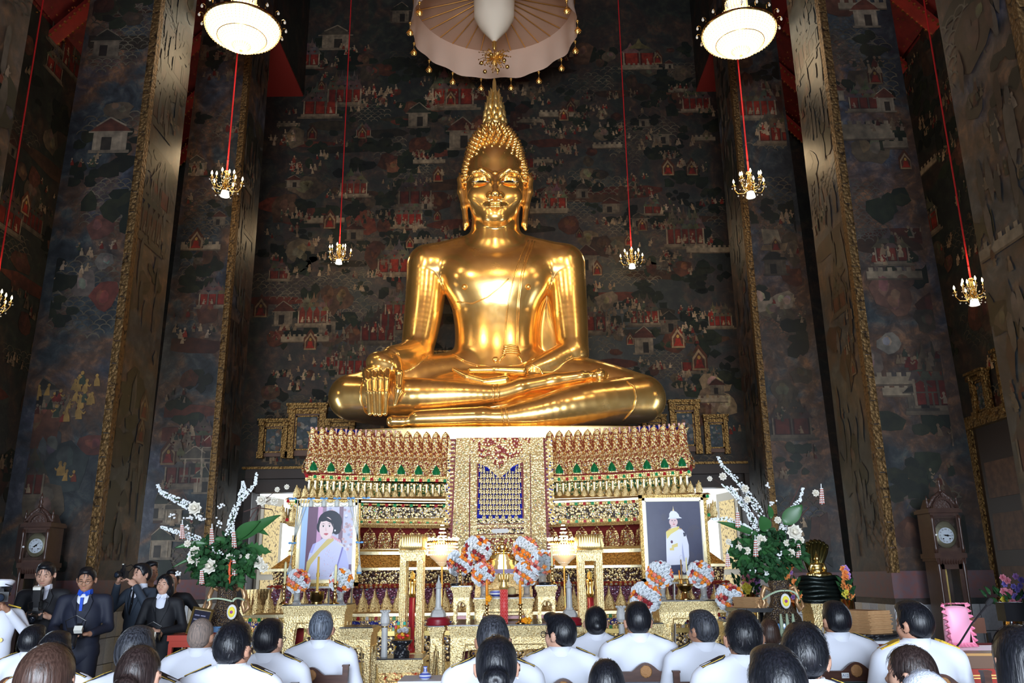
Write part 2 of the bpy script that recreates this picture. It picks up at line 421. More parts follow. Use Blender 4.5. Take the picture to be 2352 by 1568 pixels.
def mural_base(name, tint=1., cool=0., rough=.62):
    m, nt, b = newmat(name); L = nt.links.new
    tc = nd(nt, 'ShaderNodeTexCoord')
    n = nd(nt, 'ShaderNodeTexNoise', i_Scale=.55, i_Detail=8., i_Roughness=.6, i_Distortion=.6); L(tc.outputs['Object'], n.inputs['Vector'])
    n2 = nd(nt, 'ShaderNodeTexNoise', i_Scale=5., i_Detail=6., i_Roughness=.7, i_Distortion=.5); L(tc.outputs['Object'], n2.inputs['Vector'])
    t = tint; k = cool
    a = ramp(nt, n.outputs['Fac'], [(.30, (.010 * t, .011 * t, .008 * t + .004 * k)), (.44, (.020 * t, .025 * t, .015 * t + .008 * k)), (.52, (.055 * t, .028 * t, .015 * t)), (.60, (.022 * t, .026 * t, .019 * t + .01 * k)), (.72, (.05 * t, .045 * t, .034 * t + .02 * k))])
    bb = ramp(nt, n2.outputs['Fac'], [(.36, (.45, .45, .45)), (.52, (1., 1., 1.)), (.62, (2.0, 1.8, 1.5)), (.74, (2.9, 2.6, 2.1))])
    mx = nd(nt, 'ShaderNodeMix', data_type='RGBA', blend_type='MULTIPLY'); mx.inputs[0].default_value = 1; L(a.outputs[0], mx.inputs[6]); L(bb.outputs[0], mx.inputs[7])
    L(mx.outputs[2], b.inputs['Base Color']); b.inputs['Roughness'].default_value = rough; b.inputs['Specular IOR Level'].default_value = .45
    MATS[name] = m; return m
MURAL = mural_base('mural_plaster', .42); MURALP = mural_base('pillar_plaster', .85, 1.3, .46)
PAINTP = Mattr('pillar_pigment', .48, noise=9., tint=(.78, .68, .56), spec=.45); PAINT = Mattr('mural_pigment', .75, noise=9., tint=(.70, .58, .44))
CARVF = carved_gold('carved_gilt_fine', scale=70, strength=.7)
OLDGILT = carved_gold('old_gilt', (.24, .14, .045), 24, .9, .45, (.06, .025, .008))
BRIGHT = M('burnished_gold', (1.0, .84, .50), .30, 1., bump=(30, .15))
MOS = mosaic('mosaic_gold_red'); MOSF = mosaic('mosaic_frieze', 20, ground=(.03, .015, .02))
REDC = M('vermilion_lacquer', (.30, .022, .012), .5, noise=(3, (.20, .016, .01), 4))
REDD = M('dark_red_ceiling', (.16, .012, .008), .55, noise=(6, (.10, .008, .006), 4))

# ---------------------------------------------------------------- painted motifs
CRM = [(.42, .33, .23), (.50, .41, .30), (.36, .27, .19), (.46, .38, .31)]
RDS = [(.30, .035, .02), (.24, .03, .02), (.20, .045, .025)]
GRY = [(.15, .14, .12), (.19, .18, .15), (.12, .115, .10)]
GRN = [(.016, .03, .016), (.012, .022, .014), (.022, .035, .018), (.03, .04, .02)]
RCK = [(.13, .05, .03), (.10, .06, .04), (.16, .07, .045), (.12, .10, .075), (.15, .125, .09)]
class Mural:
    def __init__(s, place, seed, dim=1., fig=1., lim=None):
        s.lim = lim; s.mb = MB(); s.place = place; s.r = random.Random(seed); s.i = 0; s.dim = dim; s.fig = fig; s.k = 1.
    def poly(s, pts, col, lay=0):
        s.i += 1; d = .002 + lay * .0016 + (s.i % 700) * 2e-6; k = s.dim * s.k
        if s.lim:
            pts = [(min(max(x, s.lim[0]), s.lim[1]), z) for x, z in pts]
            if max(p[0] for p in pts) - min(p[0] for p in pts) < .004: return
        s.mb.flat([s.place(x, z, d) for x, z in pts], (col[0] * k, col[1] * k, col[2] * k))
    def blob(s, x, z, rx, rz, col, lay=0, n=9, jit=.25, rot=0):
        p = []
        for i in range(n):
            a = 2 * PI * i / n; q = 1 + s.r.uniform(-jit, jit); X = math.cos(a) * rx * q; Z = math.sin(a) * rz * q
            p.append((x + X * math.cos(rot) - Z * math.sin(rot), z + X * math.sin(rot) + Z * math.cos(rot)))
        s.poly(p, col, lay)
    def rect(s, x, z, w, h, col, lay=0, sk=0): s.poly([(x - w / 2, z), (x + w / 2, z + sk), (x + w / 2, z + h + sk), (x - w / 2, z + h)], col, lay)
    def line(s, pts, w, col, lay=0):
        for (x0, z0), (x1, z1) in zip(pts, pts[1:]):
            dx, dz = x1 - x0, z1 - z0; l = math.hypot(dx, dz) or 1; nx, nz = -dz / l * w / 2, dx / l * w / 2
            s.poly([(x0 - nx, z0 - nz), (x1 - nx, z1 - nz), (x1 + nx, z1 + nz), (x0 + nx, z0 + nz)], col, lay)
    def waves(s, x, z, w, h, sc=.2, col=None, edge=.3):
        nz_ = int(h / (sc * .42)); nx_ = int(w / sc)
        for j in range(nz_):
            for i in range(nx_ + 1):
                a = (i / max(nx_, 1) - .5) * 2; b = (j / max(nz_, 1) - .5) * 2
                if a * a + b * b > 1 + s.r.uniform(-edge, edge): continue
                cx = x - w / 2 + (i + .5 * (j % 2)) * sc + s.r.uniform(-.1, .1) * sc; cz = z - h / 2 + j * sc * .42
                c = col or s.r.choice([(.19, .18, .145), (.15, .145, .12), (.22, .21, .17)])
                s.line([(cx + math.cos(t) * sc * .52, cz + math.sin(t) * sc * .42) for t in (0, .6, 1.2, 1.95, 2.55, PI)], sc * .085, c, 1)
    def tree(s, x, z, r):
        for _ in range(s.r.randint(5, 9)):
            s.blob(x + s.r.gauss(0, r * .5), z + s.r.gauss(0, r * .38), r * s.r.uniform(.25, .5), r * s.r.uniform(.2, .4), s.r.choice(GRN), 2, 8, .3)
    def rock(s, x, z, r, cols=None):
        c = s.r.choice(cols or RCK); h = s.r.uniform(.6, 1.3)
        s.blob(x, z, r, r * h, c, 2, 11, .22)
        for k in range(3): s.blob(x + s.r.uniform(-.3, .3) * r, z + s.r.uniform(-.1, .45) * r * h, r * .3, r * .42 * h, tuple(v * s.r.uniform(1.2, 1.9) for v in c), 3, 7, .3, s.r.uniform(-.5, .5))
    def person(s, x, z, h, col=None, robe=None):
        c = col or s.r.choice(CRM); f = s.r.choice((-1, 1)); c = tuple(v * s.fig for v in c)
        s.poly([(x - .22 * h, z), (x + .24 * h, z), (x + .20 * h + f * .05 * h, z + .38 * h), (x + f * .06 * h + .08 * h, z + .66 * h), (x + f * .06 * h - .09 * h, z + .66 * h), (x - .16 * h, z + .36 * h)], robe or c, 5)
        s.blob(x + f * .08 * h, z + .80 * h, .125 * h, .15 * h, c, 5, 7, .05)
        if s.r.random() < .6: s.line([(x + f * .08 * h, z + .55 * h), (x + f * .30 * h, z + .36 * h), (x + f * .40 * h, z + .52 * h)], .09 * h, c, 6)
    def crowd(s, x, z, n, h=.17, w=.7, gold=False):
        for k in range(n):
            c = (.50, .33, .10) if gold else None
            s.person(x + s.r.uniform(-.5, .5) * w, z + s.r.uniform(-.3, .3) * w * .5, h * s.r.uniform(.8, 1.15), c, s.r.choice([None, None, None, s.r.choice(RDS), (.06, .09, .06)]))
    def niche(s, x, z, h, red=True):
        ol = (.42, .33, .22); b = (.12, .05, .03)
        def arch(k): return [(x - .34 * h * k, z), (x + .34 * h * k, z), (x + .34 * h * k, z + .55 * h * k), (x + .16 * h * k, z + .8 * h * k), (x, z + 1.05 * h * k), (x - .16 * h * k, z + .8 * h * k), (x - .34 * h * k, z + .55 * h * k)]
        s.poly(arch(1.25), (.13, .05, .025), 4); s.poly(arch(1.), ol, 5); s.poly(arch(.82), b, 6)
        s.poly([(x - .3 * h, z + .02 * h), (x + .3 * h, z + .02 * h), (x + .18 * h, z + .16 * h), (x + .12 * h, z + .46 * h), (x - .12 * h, z + .46 * h), (x - .18 * h, z + .16 * h)], (.34, .03, .015), 7)
        s.blob(x, z + .58 * h, .085 * h, .11 * h, (.55, .36, .10), 7, 8, .03); s.rect(x, z - .1 * h, .75 * h, .1 * h, (.40, .28, .17), 6)
    def pavilion(s, x, z, w, doors=3, dk=1.):
        g = tuple(v * dk for v in (.17, .15, .125)); rd = tuple(v * dk for v in s.r.choice([(.34, .04, .02), (.28, .032, .02), (.23, .045, .028)])); cr = tuple(v * dk for v in (.45, .39, .31))
        h = w * .62; s.rect(x, z - .09 * w, w * 1.18, .09 * w, tuple(v * .7 for v in cr), 3); s.rect(x, z - .16 * w, w * 1.4, .07 * w, tuple(v * .5 for v in cr), 3)
        s.rect(x, z, w, h * .72, tuple(v * .35 for v in rd), 3)
        for k in range(doors):
            cx = x + (k - (doors - 1) / 2) * w / doors; s.rect(cx, z + .02 * w, w / doors * .72, h * .68, rd, 4)
            s.poly([(cx - w / doors * .36, z + h * .70), (cx + w / doors * .36, z + h * .70), (cx, z + h * .98)], rd, 4)
        for k in range(doors + 1):
            cx = x + (k - doors / 2) * w / doors; s.rect(cx, z, w * .045, h * .74, cr if k in (0, doors) else g, 5)
        n = doors + s.r.randint(0, 2)
        for row in range(3):
            for k in range(n - row):
                cx = x + (k - (n - row - 1) / 2) * w * 1.1 / n; zz = z + h * (.70 + .26 * row); hh = h * .62
                s.poly([(cx - w * .75 / n, zz), (cx + w * .75 / n, zz), (cx + w * .18 / n, zz + hh * .5), (cx, zz + hh), (cx - w * .18 / n, zz + hh * .5)], tuple(v * s.r.uniform(.6, 1.1) for v in g), 4)
        for k in range(doors):
            if s.r.random() < .5: s.person(x + (k - (doors - 1) / 2) * w / doors, z + .03 * w, .22 * w)
    def house(s, x, z, w, dk=1.):
        cr = tuple(v * dk for v in (.40, .36, .30)); h = w * s.r.uniform(.5, .8); f = s.r.choice((-1, 1)); rf = tuple(v * dk for v in s.r.choice([(.17, .06, .04), (.13, .12, .10), (.06, .075, .06)]))
        s.rect(x, z, w, h, cr, 3); s.rect(x + f * w * .1, z, w * .3, h * .75, tuple(v * .12 for v in cr), 4)
        s.rect(x - f * w * .32, z, w * .07, h, tuple(v * 1.2 for v in cr), 5); s.rect(x + f * w * .42, z, w * .07, h, tuple(v * 1.2 for v in cr), 5)
        s.poly([(x - w * .66, z + h), (x + w * .66, z + h), (x + w * .42, z + h * 1.4), (x - w * .42, z + h * 1.4)], rf, 4); s.rect(x, z + h, w * 1.3, w * .05, cr, 5)
        s.poly([(x - w * .44, z + h * 1.4), (x + w * .44, z + h * 1.4), (x + f * w * .05, z + h * 1.9)], tuple(v * .8 for v in rf), 4); s.line([(x - w * .44, z + h * 1.4), (x + f * w * .05, z + h * 1.9), (x + w * .44, z + h * 1.4)], w * .05, cr, 5)
        s.rect(x, z - w * .1, w * 1.2, w * .1, tuple(v * .7 for v in cr), 4)
    def wall(s, x, z, w, h=.13):
        s.rect(x, z, w, h, (.38, .34, .27), 3); s.rect(x, z - .02, w, .025, (.16, .13, .1), 4)
        for k in range(int(w / .12)): s.rect(x - w / 2 + .06 + k * .12, z + h, .06, .05, (.40, .36, .29), 4)
    def fill(s, W, H, x0, z0, area_per=.42):
        n = int(W * H / area_per)
        for k in range(n):
            x = x0 + s.r.random() * W; z = z0 + s.r.random() * H; t = s.r.random(); s.k = s.r.uniform(.45, 1.15)
            if t < .26: s.tree(x, z, s.r.uniform(.18, .45))
            elif t < .47: s.rock(x, z, s.r.uniform(.10, .30))
            elif t < .54: s.blob(x, z, s.r.uniform(.4, .9), s.r.uniform(.07, .16), s.r.choice([(.13, .04, .025), (.09, .05, .03), (.05, .045, .03)]), 1, 12, .2)
            elif t < .62: s.waves(x, z, s.r.uniform(.8, 1.8), s.r.uniform(.3, .8), s.r.uniform(.14, .2))
            elif t < .90: s.crowd(x, z, s.r.randint(4, 12), s.r.uniform(.11, .17), s.r.uniform(.3, .8))
            elif t < .93: s.pavilion(x, z, s.r.uniform(.4, .85), s.r.choice([2, 3, 4, 5]), .7)
            elif t < .96: s.house(x, z, s.r.uniform(.2, .4), .5)
            elif t < .98: s.niche(x, z, s.r.uniform(.2, .32))
            else: s.wall(x, z, s.r.uniform(.5, 1.1), .1)
        s.k = 1.
    def done(s, parent, name='mural_painting', m=None):
        return s.mb.build(name, m or PAINT, parent, colors=True, kind='stuff')

# ---------------------------------------------------------------- room shell
YB = 18.3; XL, XR = -8.1, 7.6; YF = -8.0
fl = MB().box2((XL - .4, YF, -.3), (XR + .4, YB + 6, 0)).build('floor', M('floor_marble', (.25, .24, .23), .3, noise=(2.5, (.17, .165, .16), 6)), kind='structure')
MB().box2((-3.4, -7.5, .0), (3.0, 8.4, .012)).build('carpet', M('red_carpet', (.25, .012, .012), .95, bump=(220, .3)), fl)
# back wall with two door openings behind the altar
DL = (-5.62, -3.30); DR = (2.72, 4.98); DZ = 3.60
bw = MB()
for a, b in ((XL - .4, DL[0]), (DL[1], DR[0]), (DR[1], XR + .4)): bw.box2((a, YB, 0), (b, YB + .55, DZ))
bw.box2((XL - .4, YB, DZ), (XR + .4, YB + .55, 17))
wb = bw.build('wall_back', MURAL, kind='structure')
mu = Mural(lambda x, z, d: (x, YB - d, z), 3)
def bxz(u, v): p = P(u, v, YB); return p.x, p.z
mu.fill(10.4, 10.4, -5.4, 3.8, .15)
BP = 1 / 101.0
for (u, v, w, n) in [(812, 445, 62, 4), (718, 742, 66, 4), (905, 625, 74, 3), (912, 722, 54, 3), (1575, 560, 86, 5), (1272, 478, 60, 3), (735, 262, 80, 3), (1040, 240, 100, 3), (1655, 748, 52, 4), (938, 516, 62, 4), (835, 312, 34, 2), (700, 150, 70, 3), (1470, 150, 80, 2), (1600, 250, 66, 4), (1500, 490, 40, 2), (640, 640, 44, 2)]:
    x, z = bxz(u, v); mu.pavilion(x, z, w * BP, n)
for (u, v, w) in [(770, 110, 80), (920, 50, 50), (960, 290, 56), (1060, 340, 70), (1480, 290, 30), (1470, 520, 44), (1480, 810, 50), (1350, 620, 52), (650, 745, 50), (1330, 800, 54), (980, 480, 30), (1520, 330, 46)]:
    x, z = bxz(u, v); mu.house(x, z, w * BP * .85, .7)
for (u, v, h) in [(757, 522, 36), (832, 316, 26), (1006, 415, 30), (1476, 528, 28), (1535, 400, 36), (1590, 400, 34), (1558, 795, 40), (1607, 846, 44), (712, 800, 36), (598, 725, 40), (1372, 630, 28), (1035, 240, 34), (1295, 275, 30), (1448, 790, 22)]:
    x, z = bxz(u, v); mu.niche(x, z, h * BP)
for (u, v, w) in [(745, 512, 96), (1640, 580, 130), (1260, 490, 90), (1280, 268, 90), (1470, 160, 90), (700, 785, 110), (1180, 360, 60)]:
    x, z = bxz(u, v); mu.wall(x, z, w * BP)
for (u, v, n, w) in [(700, 380, 9, 90), (752, 362, 8, 60), (690, 500, 10, 90), (1300, 300, 14, 110), (1242, 465, 14, 90), (720, 838, 12, 110), (690, 880, 12, 120), (1610, 560, 10, 90), (870, 215, 12, 90), (1050, 220, 14, 140), (735, 560, 8, 70), (1560, 600, 6, 60), (625, 600, 7, 60), (1500, 840, 7, 60), (905, 640, 9, 70), (1590, 760, 8, 60), (860, 220, 10, 70), (1220, 215, 10, 120), (1370, 665, 6, 40), (1550, 480, 9, 90), (640, 330, 9, 80)]:
    x, z = bxz(u, v); mu.crowd(x, z, n, .16, w * BP)
for (u, v, w, h, sc) in [(660, 655, 180, 60, .2), (790, 650, 150, 60, .2), (840, 720, 110, 110, .2), (900, 800, 110, 60, .2), (880, 545, 120, 110, .19), (915, 470, 60, 60, .17), (905, 350, 80, 100, .17), (950, 400, 110, 60, .17), (850, 260, 90, 60, .16), (1340, 410, 90, 60, .17), (1290, 440, 120, 40, .17), (1330, 480, 90, 90, .16), (1400, 520, 130, 60, .16), (1390, 760, 70, 120, .18), (1440, 640, 130, 50, .18), (1420, 320, 60, 90, .15), (800, 690, 60, 120, .2), (1230, 400, 60, 40, .17)]:
    x, z = bxz(u, v); mu.waves(x, z, w * BP, h * BP, sc)
for (u, v, r, c) in [(832, 510, 36, [(.26, .075, .045)]), (660, 480, 40, None), (705, 430, 45, [(.15, .12, .09)]), (690, 580, 34, [(.22, .19, .14)]), (1350, 400, 22, [(.25, .21, .15)]), (1350, 550, 26, [(.26, .21, .14)]), (1395, 690, 26, [(.22, .19, .15)]), (950, 450, 20, [(.24, .2, .14)]), (905, 380, 22, [(.22, .10, .06)]), (790, 440, 16, None), (1640, 880, 34, [(.32, .26, .18)]), (1665, 930, 26, [(.30, .25, .18)]), (1630, 920, 24, [(.2, .15, .11)]), (760, 780, 26, [(.13, .09, .06)]), (1420, 570, 30, None), (620, 900, 24, None), (730, 990, 20, None)]:
    x, z = bxz(u, v); mu.rock(x, z, r * BP, c)
for (u, v, w, h) in [(990, 350, 90, 20), (700, 500, 120, 30), (640, 470, 80, 30), (930, 280, 60, 12), (1420, 680, 120, 14), (640, 690, 140, 12)]:
    x, z = bxz(u, v); mu.blob(x, z, w * BP * .6, h * BP * .8, (.15, .042, .026), 1, 14, .15)
mu.done(wb)
# side walls, aisle ceilings, nave beams and ceiling
wl = MB().box2((XL - .4, YF, 0), (XL, YB, 11)).build('wall_left', MURAL, kind='structure')
wr = MB().box2((XR, YF, 0), (XR + .4, YB, 11)).build('wall_right', MURAL, kind='structure')
ml = Mural(lambda x, z, d: (XL + d, x, z), 11, 1.15); ml.fill(10, 8.6, 8, 2.2, .30); ml.done(wl)
mr = Mural(lambda x, z, d: (XR - d, x, z), 12, 1.15); mr.fill(10, 7, 8, 4, .30); mr.done(wr)
STAR = M('gilt_star', (.95, .62, .2), .35, 1.)
ZB = 13.0
for sx, side, xw, xi in ((-1, 'left', XL, -5.05), (1, 'right', XR, 4.62)):
    xo = xi + sx * 1.25; zo = ZB - .1
    c = MB(); c.add([(xw - .3 * -sx, YF, 10.9), (xo, YF, zo), (xo, YB, zo), (xw - .3 * -sx, YB, 10.9), (xw, YF, 11.1), (xo, YF, zo + .2), (xo, YB, zo + .2), (xw, YB, 11.1)], [(0, 1, 2, 3), (7, 6, 5, 4), (0, 4, 5, 1), (3, 2, 6, 7)])
    ce = c.build('ceiling', REDD, kind='structure')
    st = MB(); n = 0
    for yy in np.arange(5.3, YB, 1.27):
        bmx = MB(); x0, z0, x1, z1 = xw, 10.88, xo, zo - .02
        q = [(x0, yy - .14, z0), (x1, yy - .14, z1), (x1, yy + .14, z1), (x0, yy + .14, z0)]
        bmx.add(q + [(a, b, cc - .12) for a, b, cc in q], [(0, 1, 2, 3), (7, 6, 5, 4), (4, 5, 1, 0), (5, 6, 2, 1), (6, 7, 3, 2), (7, 4, 0, 3)]); bmx.build('rafter', REDC, ce)
        for k in range(24):
            t = (k + .5) / 24
            for e in (-.14, .14): st.ico((x0 + (x1 - x0) * t, yy + e, z0 + (z1 - z0) * t - .13), .028, 0)
    for k in range(900):
        t = R.random(); yy = R.uniform(5, YB); st.ico((xw + (xo - xw) * t, yy, 10.9 + (zo - 10.9) * t - .02), .016, 0)
    st.build('gilt_stars', STAR, ce, kind='stuff')
    be = MB().box2((xi, YF, ZB), (xi + sx * -.0 + sx * .9, YB, 16.6)).build('trim_1' if sx < 0 else 'trim_2', MURAL, kind='structure')
    MB().box2((xi - .02, YF, ZB - .05), (xi + sx * 3., YB - .002, ZB - .01)).build('soffit', M('soffit_red', (.22, .018, .012), .6), be)
MB().box2((-5.4, YF, 16.4), (5.0, YB + .4, 16.7)).build('ceiling', REDD, kind='structure')
# entrance wall behind the camera, with three doorways
ew = MB()
for a, b in ((XL - .4, -6.3), (-4.1, -2.3), (1.8, 3.6), (5.8, XR + .4)): ew.box2((a, -7.4, 0), (b, -6.9, 4.7))
ew.box2((XL - .4, -7.4, 4.7), (XR + .4, -6.9, 17)); ew.build('wall_front', MURAL, kind='structure')

# ---------------------------------------------------------------- great painted pillars
TILEM = [M('marble_tile_%s' % k, c, .35, noise=(9, c2, 5)) for k, c, c2 in (('white', (.52, .52, .52), (.44, .45, .47)), ('cream', (.50, .46, .38), (.42, .37, .30)), ('grey', (.42, .43, .46), (.35, .36, .39)))]
TILES = [MB().box((0, 0, 0), (.9, .9, .9)).add([], []) for _ in range(1)]
_tme = []
for k in range(3):
    b = MB().box((0, 0, 0), (1, .02, 1)); me = b.mesh('tile'); me.materials.append(TILEM[k]); _tme.append(me)
DADO = M('painted_dado_band', (.13, .05, .045), .36, noise=(14, (.09, .06, .07), 6))
GSTRIP = carved_gold('gilt_strip', (.14, .08, .03), 22, .8, .55, (.03, .018, .01))
PILLARS = [('left', -4.84, 10.0, 'painted pillar on the left, just behind the man with the flash camera'),
           ('left', -4.86, 13.75, 'painted pillar on the left, beside the altar and behind the tall bouquet'),
           ('left', -4.84, 6.15, 'painted pillar cut off by the left edge at the top of the picture'),
           ('right', 4.316, 10.0, 'painted pillar on the right with a marble tile base behind the brown manuscripts'),
           ('right', 4.30, 14.3, 'painted pillar on the right, next to the bright door beside the altar'),
           ('right', 4.316, 6.12, 'painted pillar cut off by the right edge of the picture')]
for pi, (side, xi, yf, lab) in enumerate(PILLARS):
    s = -1 if side == 'left' else 1; wb_, wt, d, H = 1.16, .92, 1.15, 13.1
    t = thing('pillar', lab, 'pillar', (xi, yf, 0)); b = MB()
    b.add([(0, 0, 0), (s * wb_, 0, 0), (s * wb_, d, 0), (0, d, 0), (0, 0, H), (s * wt, 0, H), (s * wt, d, H), (0, d, H)],
          [(3, 2, 1, 0), (4, 5, 6, 7), (0, 1, 5, 4), (1, 2, 6, 5), (2, 3, 7, 6), (3, 0, 4, 7)] if s > 0 else [(0, 1, 2, 3), (7, 6, 5, 4), (4, 5, 1, 0), (5, 6, 2, 1), (6, 7, 3, 2), (7, 4, 0, 3)])
    b.build('shaft', MURALP, t)
    strip = MB()
    for k in range(40):
        z0 = 1.5 + k * (H - 1.6) / 40; strip.box2((s * .005, -.016, z0), (s * .075, 0, z0 + (H - 1.6) / 40 - .012))
    strip.box2((-s * .015, -.022, 1.5), (s * .006, .1, H)); strip.box2((s * .075, -.02, 1.5), (s * .088, 0, H))
    strip.build('gilt_edge_strip', GSTRIP, t)
    MB().box2((s * -.012, -.012, 1.22), (s * (wb_ + .0), d, 1.52)).build('painted_band', DADO, t)
    f = Mural(lambda x, z, dd, s=s: (s * x, -dd - .001, z), 40 + pi, .62, lim=(.09, .93)); f.r = random.Random(40 + pi)
    m = f
    m.fill(.8, 11, .2, 1.6, .16)
    if pi == 0:
        for u, v, w in [(250, 345, 70)]:
            p = P(u, v, yf); m.house(abs(p.x - xi), p.z, .45)
        for u, v, n in [(190, 930, 7), (200, 890, 6), (165, 1100, 5), (110, 915, 5), (160, 960, 5)]:
            p = P(u, v, yf); m.crowd(abs(p.x - xi), p.z, n, .16, .35, True)
        for u, v, w, h in [(250, 470, .9, .9), (300, 60, .9, .8), (250, 130, .9, .5)]:
            p = P(u, v, yf); m.waves(min(.75, abs(p.x - xi)), p.z, w, h, .13)
        for u, v, r, c in [(230, 520, .16, [(.16, .07, .06)]), (190, 650, .15, [(.17, .15, .15)]), (240, 680, .18, [(.22, .06, .045)]), (215, 1020, .2, [(.17, .06, .05)]), (110, 1030, .2, [(.10, .11, .13)]), (150, 1070, .25, [(.05, .075, .09)]), (240, 600, .12, [(.2, .2, .2)])]:
            p = P(u, v, yf); m.rock(min(.95, abs(p.x - xi)), p.z, r, c)
    if pi == 1:
        for u, v, w, n in [(487, 700, 60, 3), (420, 1110, 80, 3)]:
            p = P(u, v, yf); m.pavilion(abs(p.x - xi), p.z, w / 135, n)
        for u, v, w in [(445, 1090, 50), (360, 1190, 46), (420, 1240, 34), (480, 1060, 40), (465, 1130, 40), (365, 1280, 50), (395, 1200, 40), (450, 400, 40)]:
            p = P(u, v, yf); m.house(min(1., abs(p.x - xi)), p.z, w / 135, 1.)
        for u, v, w, h in [(470, 290, .8, .7), (450, 560, .8, 1.5), (440, 640, .7, .7), (400, 720, .5, .5), (480, 450, .8, .4)]:
            p = P(u, v, yf); m.waves(min(.6, abs(p.x - xi)), p.z, w, h, .17, (.17, .155, .13))
    if pi == 3:
        for u, v, w, n in [(2050, 600, 76, 3), (1985, 250, 70, 3)]:
            p = P(u, v, yf); m.pavilion(abs(p.x - xi), p.z, w / 185, n)
        for u, v, w in [(2035, 255, 44), (1925, 230, 30), (1990, 60, 60)]:
            p = P(u, v, yf); m.house(abs(p.x - xi), p.z, w / 185, 1.)
        p = P(1990, 320, yf); m.wall(abs(p.x - xi), p.z, .75, .22); p = P(2055, 640, yf); m.wall(abs(p.x - xi), p.z, .7, .1)
        for u, v, w, h in [(1980, 480, .8, .9), (1950, 100, .8, .9), (2000, 560, .8, .5), (2030, 140, .4, .6)]:
            p = P(u, v, yf); m.waves(min(.6, abs(p.x - xi)), p.z, w, h, .11, (.14, .145, .14))
        for u, v, r, c in [(2060, 690, .2, [(.22, .12, .09)]), (2030, 670, .2, [(.2, .11, .09)]), (2075, 640, .14, [(.17, .1, .08)]), (2040, 790, .14, [(.3, .3, .29)]), (2000, 830, .16, [(.17, .14, .13)])]:
            p = P(u, v, yf); m.rock(min(.95, abs(p.x - xi)), p.z, r, c)
    if pi == 4:
        for u, v, w, h in [(1790, 530, .8, .9), (1800, 480, .8, .5), (1760, 440, .5, .4)]:
            p = P(u, v, yf); m.waves(min(.6, abs(p.x - xi)), p.z, w, h, .13, (.15, .15, .13))
        p = P(1740, 265, yf); m.pavilion(abs(p.x - xi), p.z, .7, 5, .9)
        p = P(1778, 575, yf); m.poly([(abs(p.x - xi) - .25, p.z), (abs(p.x - xi) + .2, p.z - .02), (abs(p.x - xi) + .26, p.z + .14), (abs(p.x - xi) - .2, p.z + .1)], (.34, .26, .17), 5); m.poly([(abs(p.x - xi) - .18, p.z + .12), (abs(p.x - xi) + .15, p.z + .14), (abs(p.x - xi) + .1, p.z + .4), (abs(p.x - xi) - .2, p.z + .42)], (.42, .38, .30), 5)
        for u, v in [(1745, 690), (1800, 690)]:
            p = P(u, v, yf); m.rock(abs(p.x - xi), p.z, .2, [(.36, .32, .27)])
    f.done(t, m=PAINTP)
    g = Mural(lambda x, z, dd, s=s: (-s * dd, x, z), 60 + pi, .5, lim=(.02, 1.14))
    g.fill(.9, 11, .12, 1.6, .20)
    for k in range(60): g.blob(g.r.uniform(.15, 1.0), g.r.uniform(1.7, 12), .05, g.r.uniform(.1, .3), g.r.choice([(.15, .14, .14), (.12, .06, .045), (.2, .18, .16), (.06, .07, .08)]), 5, 8, .3)
    g.done(t, 'side_painting', PAINTP)
    if pi in (0, 3, 1, 4):
        for row in range(4):
            z = .14 + row * .29; off = (row % 2) * .12
            for k in range(5):
                xx = .115 + k * .235
                o = ob('tile', _tme[(k * 2 + row * 3 + pi) % 3], None, t, (s * (xx), -.01, z)); o.scale = (.228, 1, .282)
            for k in range(5):
                yy = .115 + k * .23
                o = ob('tile', _tme[(k + row * 2 + pi) % 3], None, t, (-s * .01, yy, z)); o.rotation_euler = (0, 0, PI / 2); o.scale = (.222, 1, .282)

# ---------------------------------------------------------------- the great seated gilded statue
SB = Vector((-.26, 15.0, 3.75))
st = thing('seated_statue', 'huge gilded seated meditating statue with flame finial on top of the jewelled altar', 'statue', SB)
def q(u, v, Y): return tuple(P(u, v, Y))
prims = []
A = prims.extend
def tr(v, hw, hd, Y, u=1141): p = P(u, v, Y); return (p.z, p.x, Y, hw / ppm(p), hd)
A([loft([tr(905, 128, .66, 15.35), tr(868, 118, .62, 15.35), tr(835, 106, .56, 15.36), tr(800, 98, .52, 15.37), tr(765, 96, .51, 15.37), tr(730, 99, .52, 15.36), tr(695, 106, .55, 15.35), tr(660, 116, .57, 15.34), tr(630, 124, .55, 15.36), tr(600, 118, .50, 15.40), tr(575, 92, .45, 15.42), tr(556, 66, .40, 15.42)], .05),
   cap(q(1090, 563, 15.42), q(985, 604, 15.42), .22, .36, k=.16), cap(q(1188, 563, 15.42), q(1293, 602, 15.42), .22, .36, k=.16), cap(q(1000, 614, 15.4), q(1278, 614, 15.4), .38, .38, k=.14),
   ell(q(1098, 640, 15.16), (.55, .32, .42), k=.35), ell(q(1182, 640, 15.16), (.55, .32, .42), k=.35)])
A([cap(q(1138, 565, 15.35), q(1138, 490, 15.3), .50, .43, k=.16)])
A(schain([q(982, 612, 15.4), q(976, 690, 15.35), q(966, 760, 15.2), q(956, 815, 15.02)], [.40, .375, .335, .285], k=.10))
A(schain([q(1297, 610, 15.4), q(1304, 690, 15.35), q(1311, 760, 15.2), q(1315, 812, 15.05)], [.40, .365, .325, .29], k=.10))
# forearm and hanging hand
A(schain([q(956, 812, 15.0), q(930, 822, 14.7), q(902, 822, 14.4)], [.29, .28, .22], k=.08))
A(schain([q(1315, 812, 15.05), q(1268, 834, 14.85), q(1222, 850, 14.7)], [.285, .24, .165], k=.08))
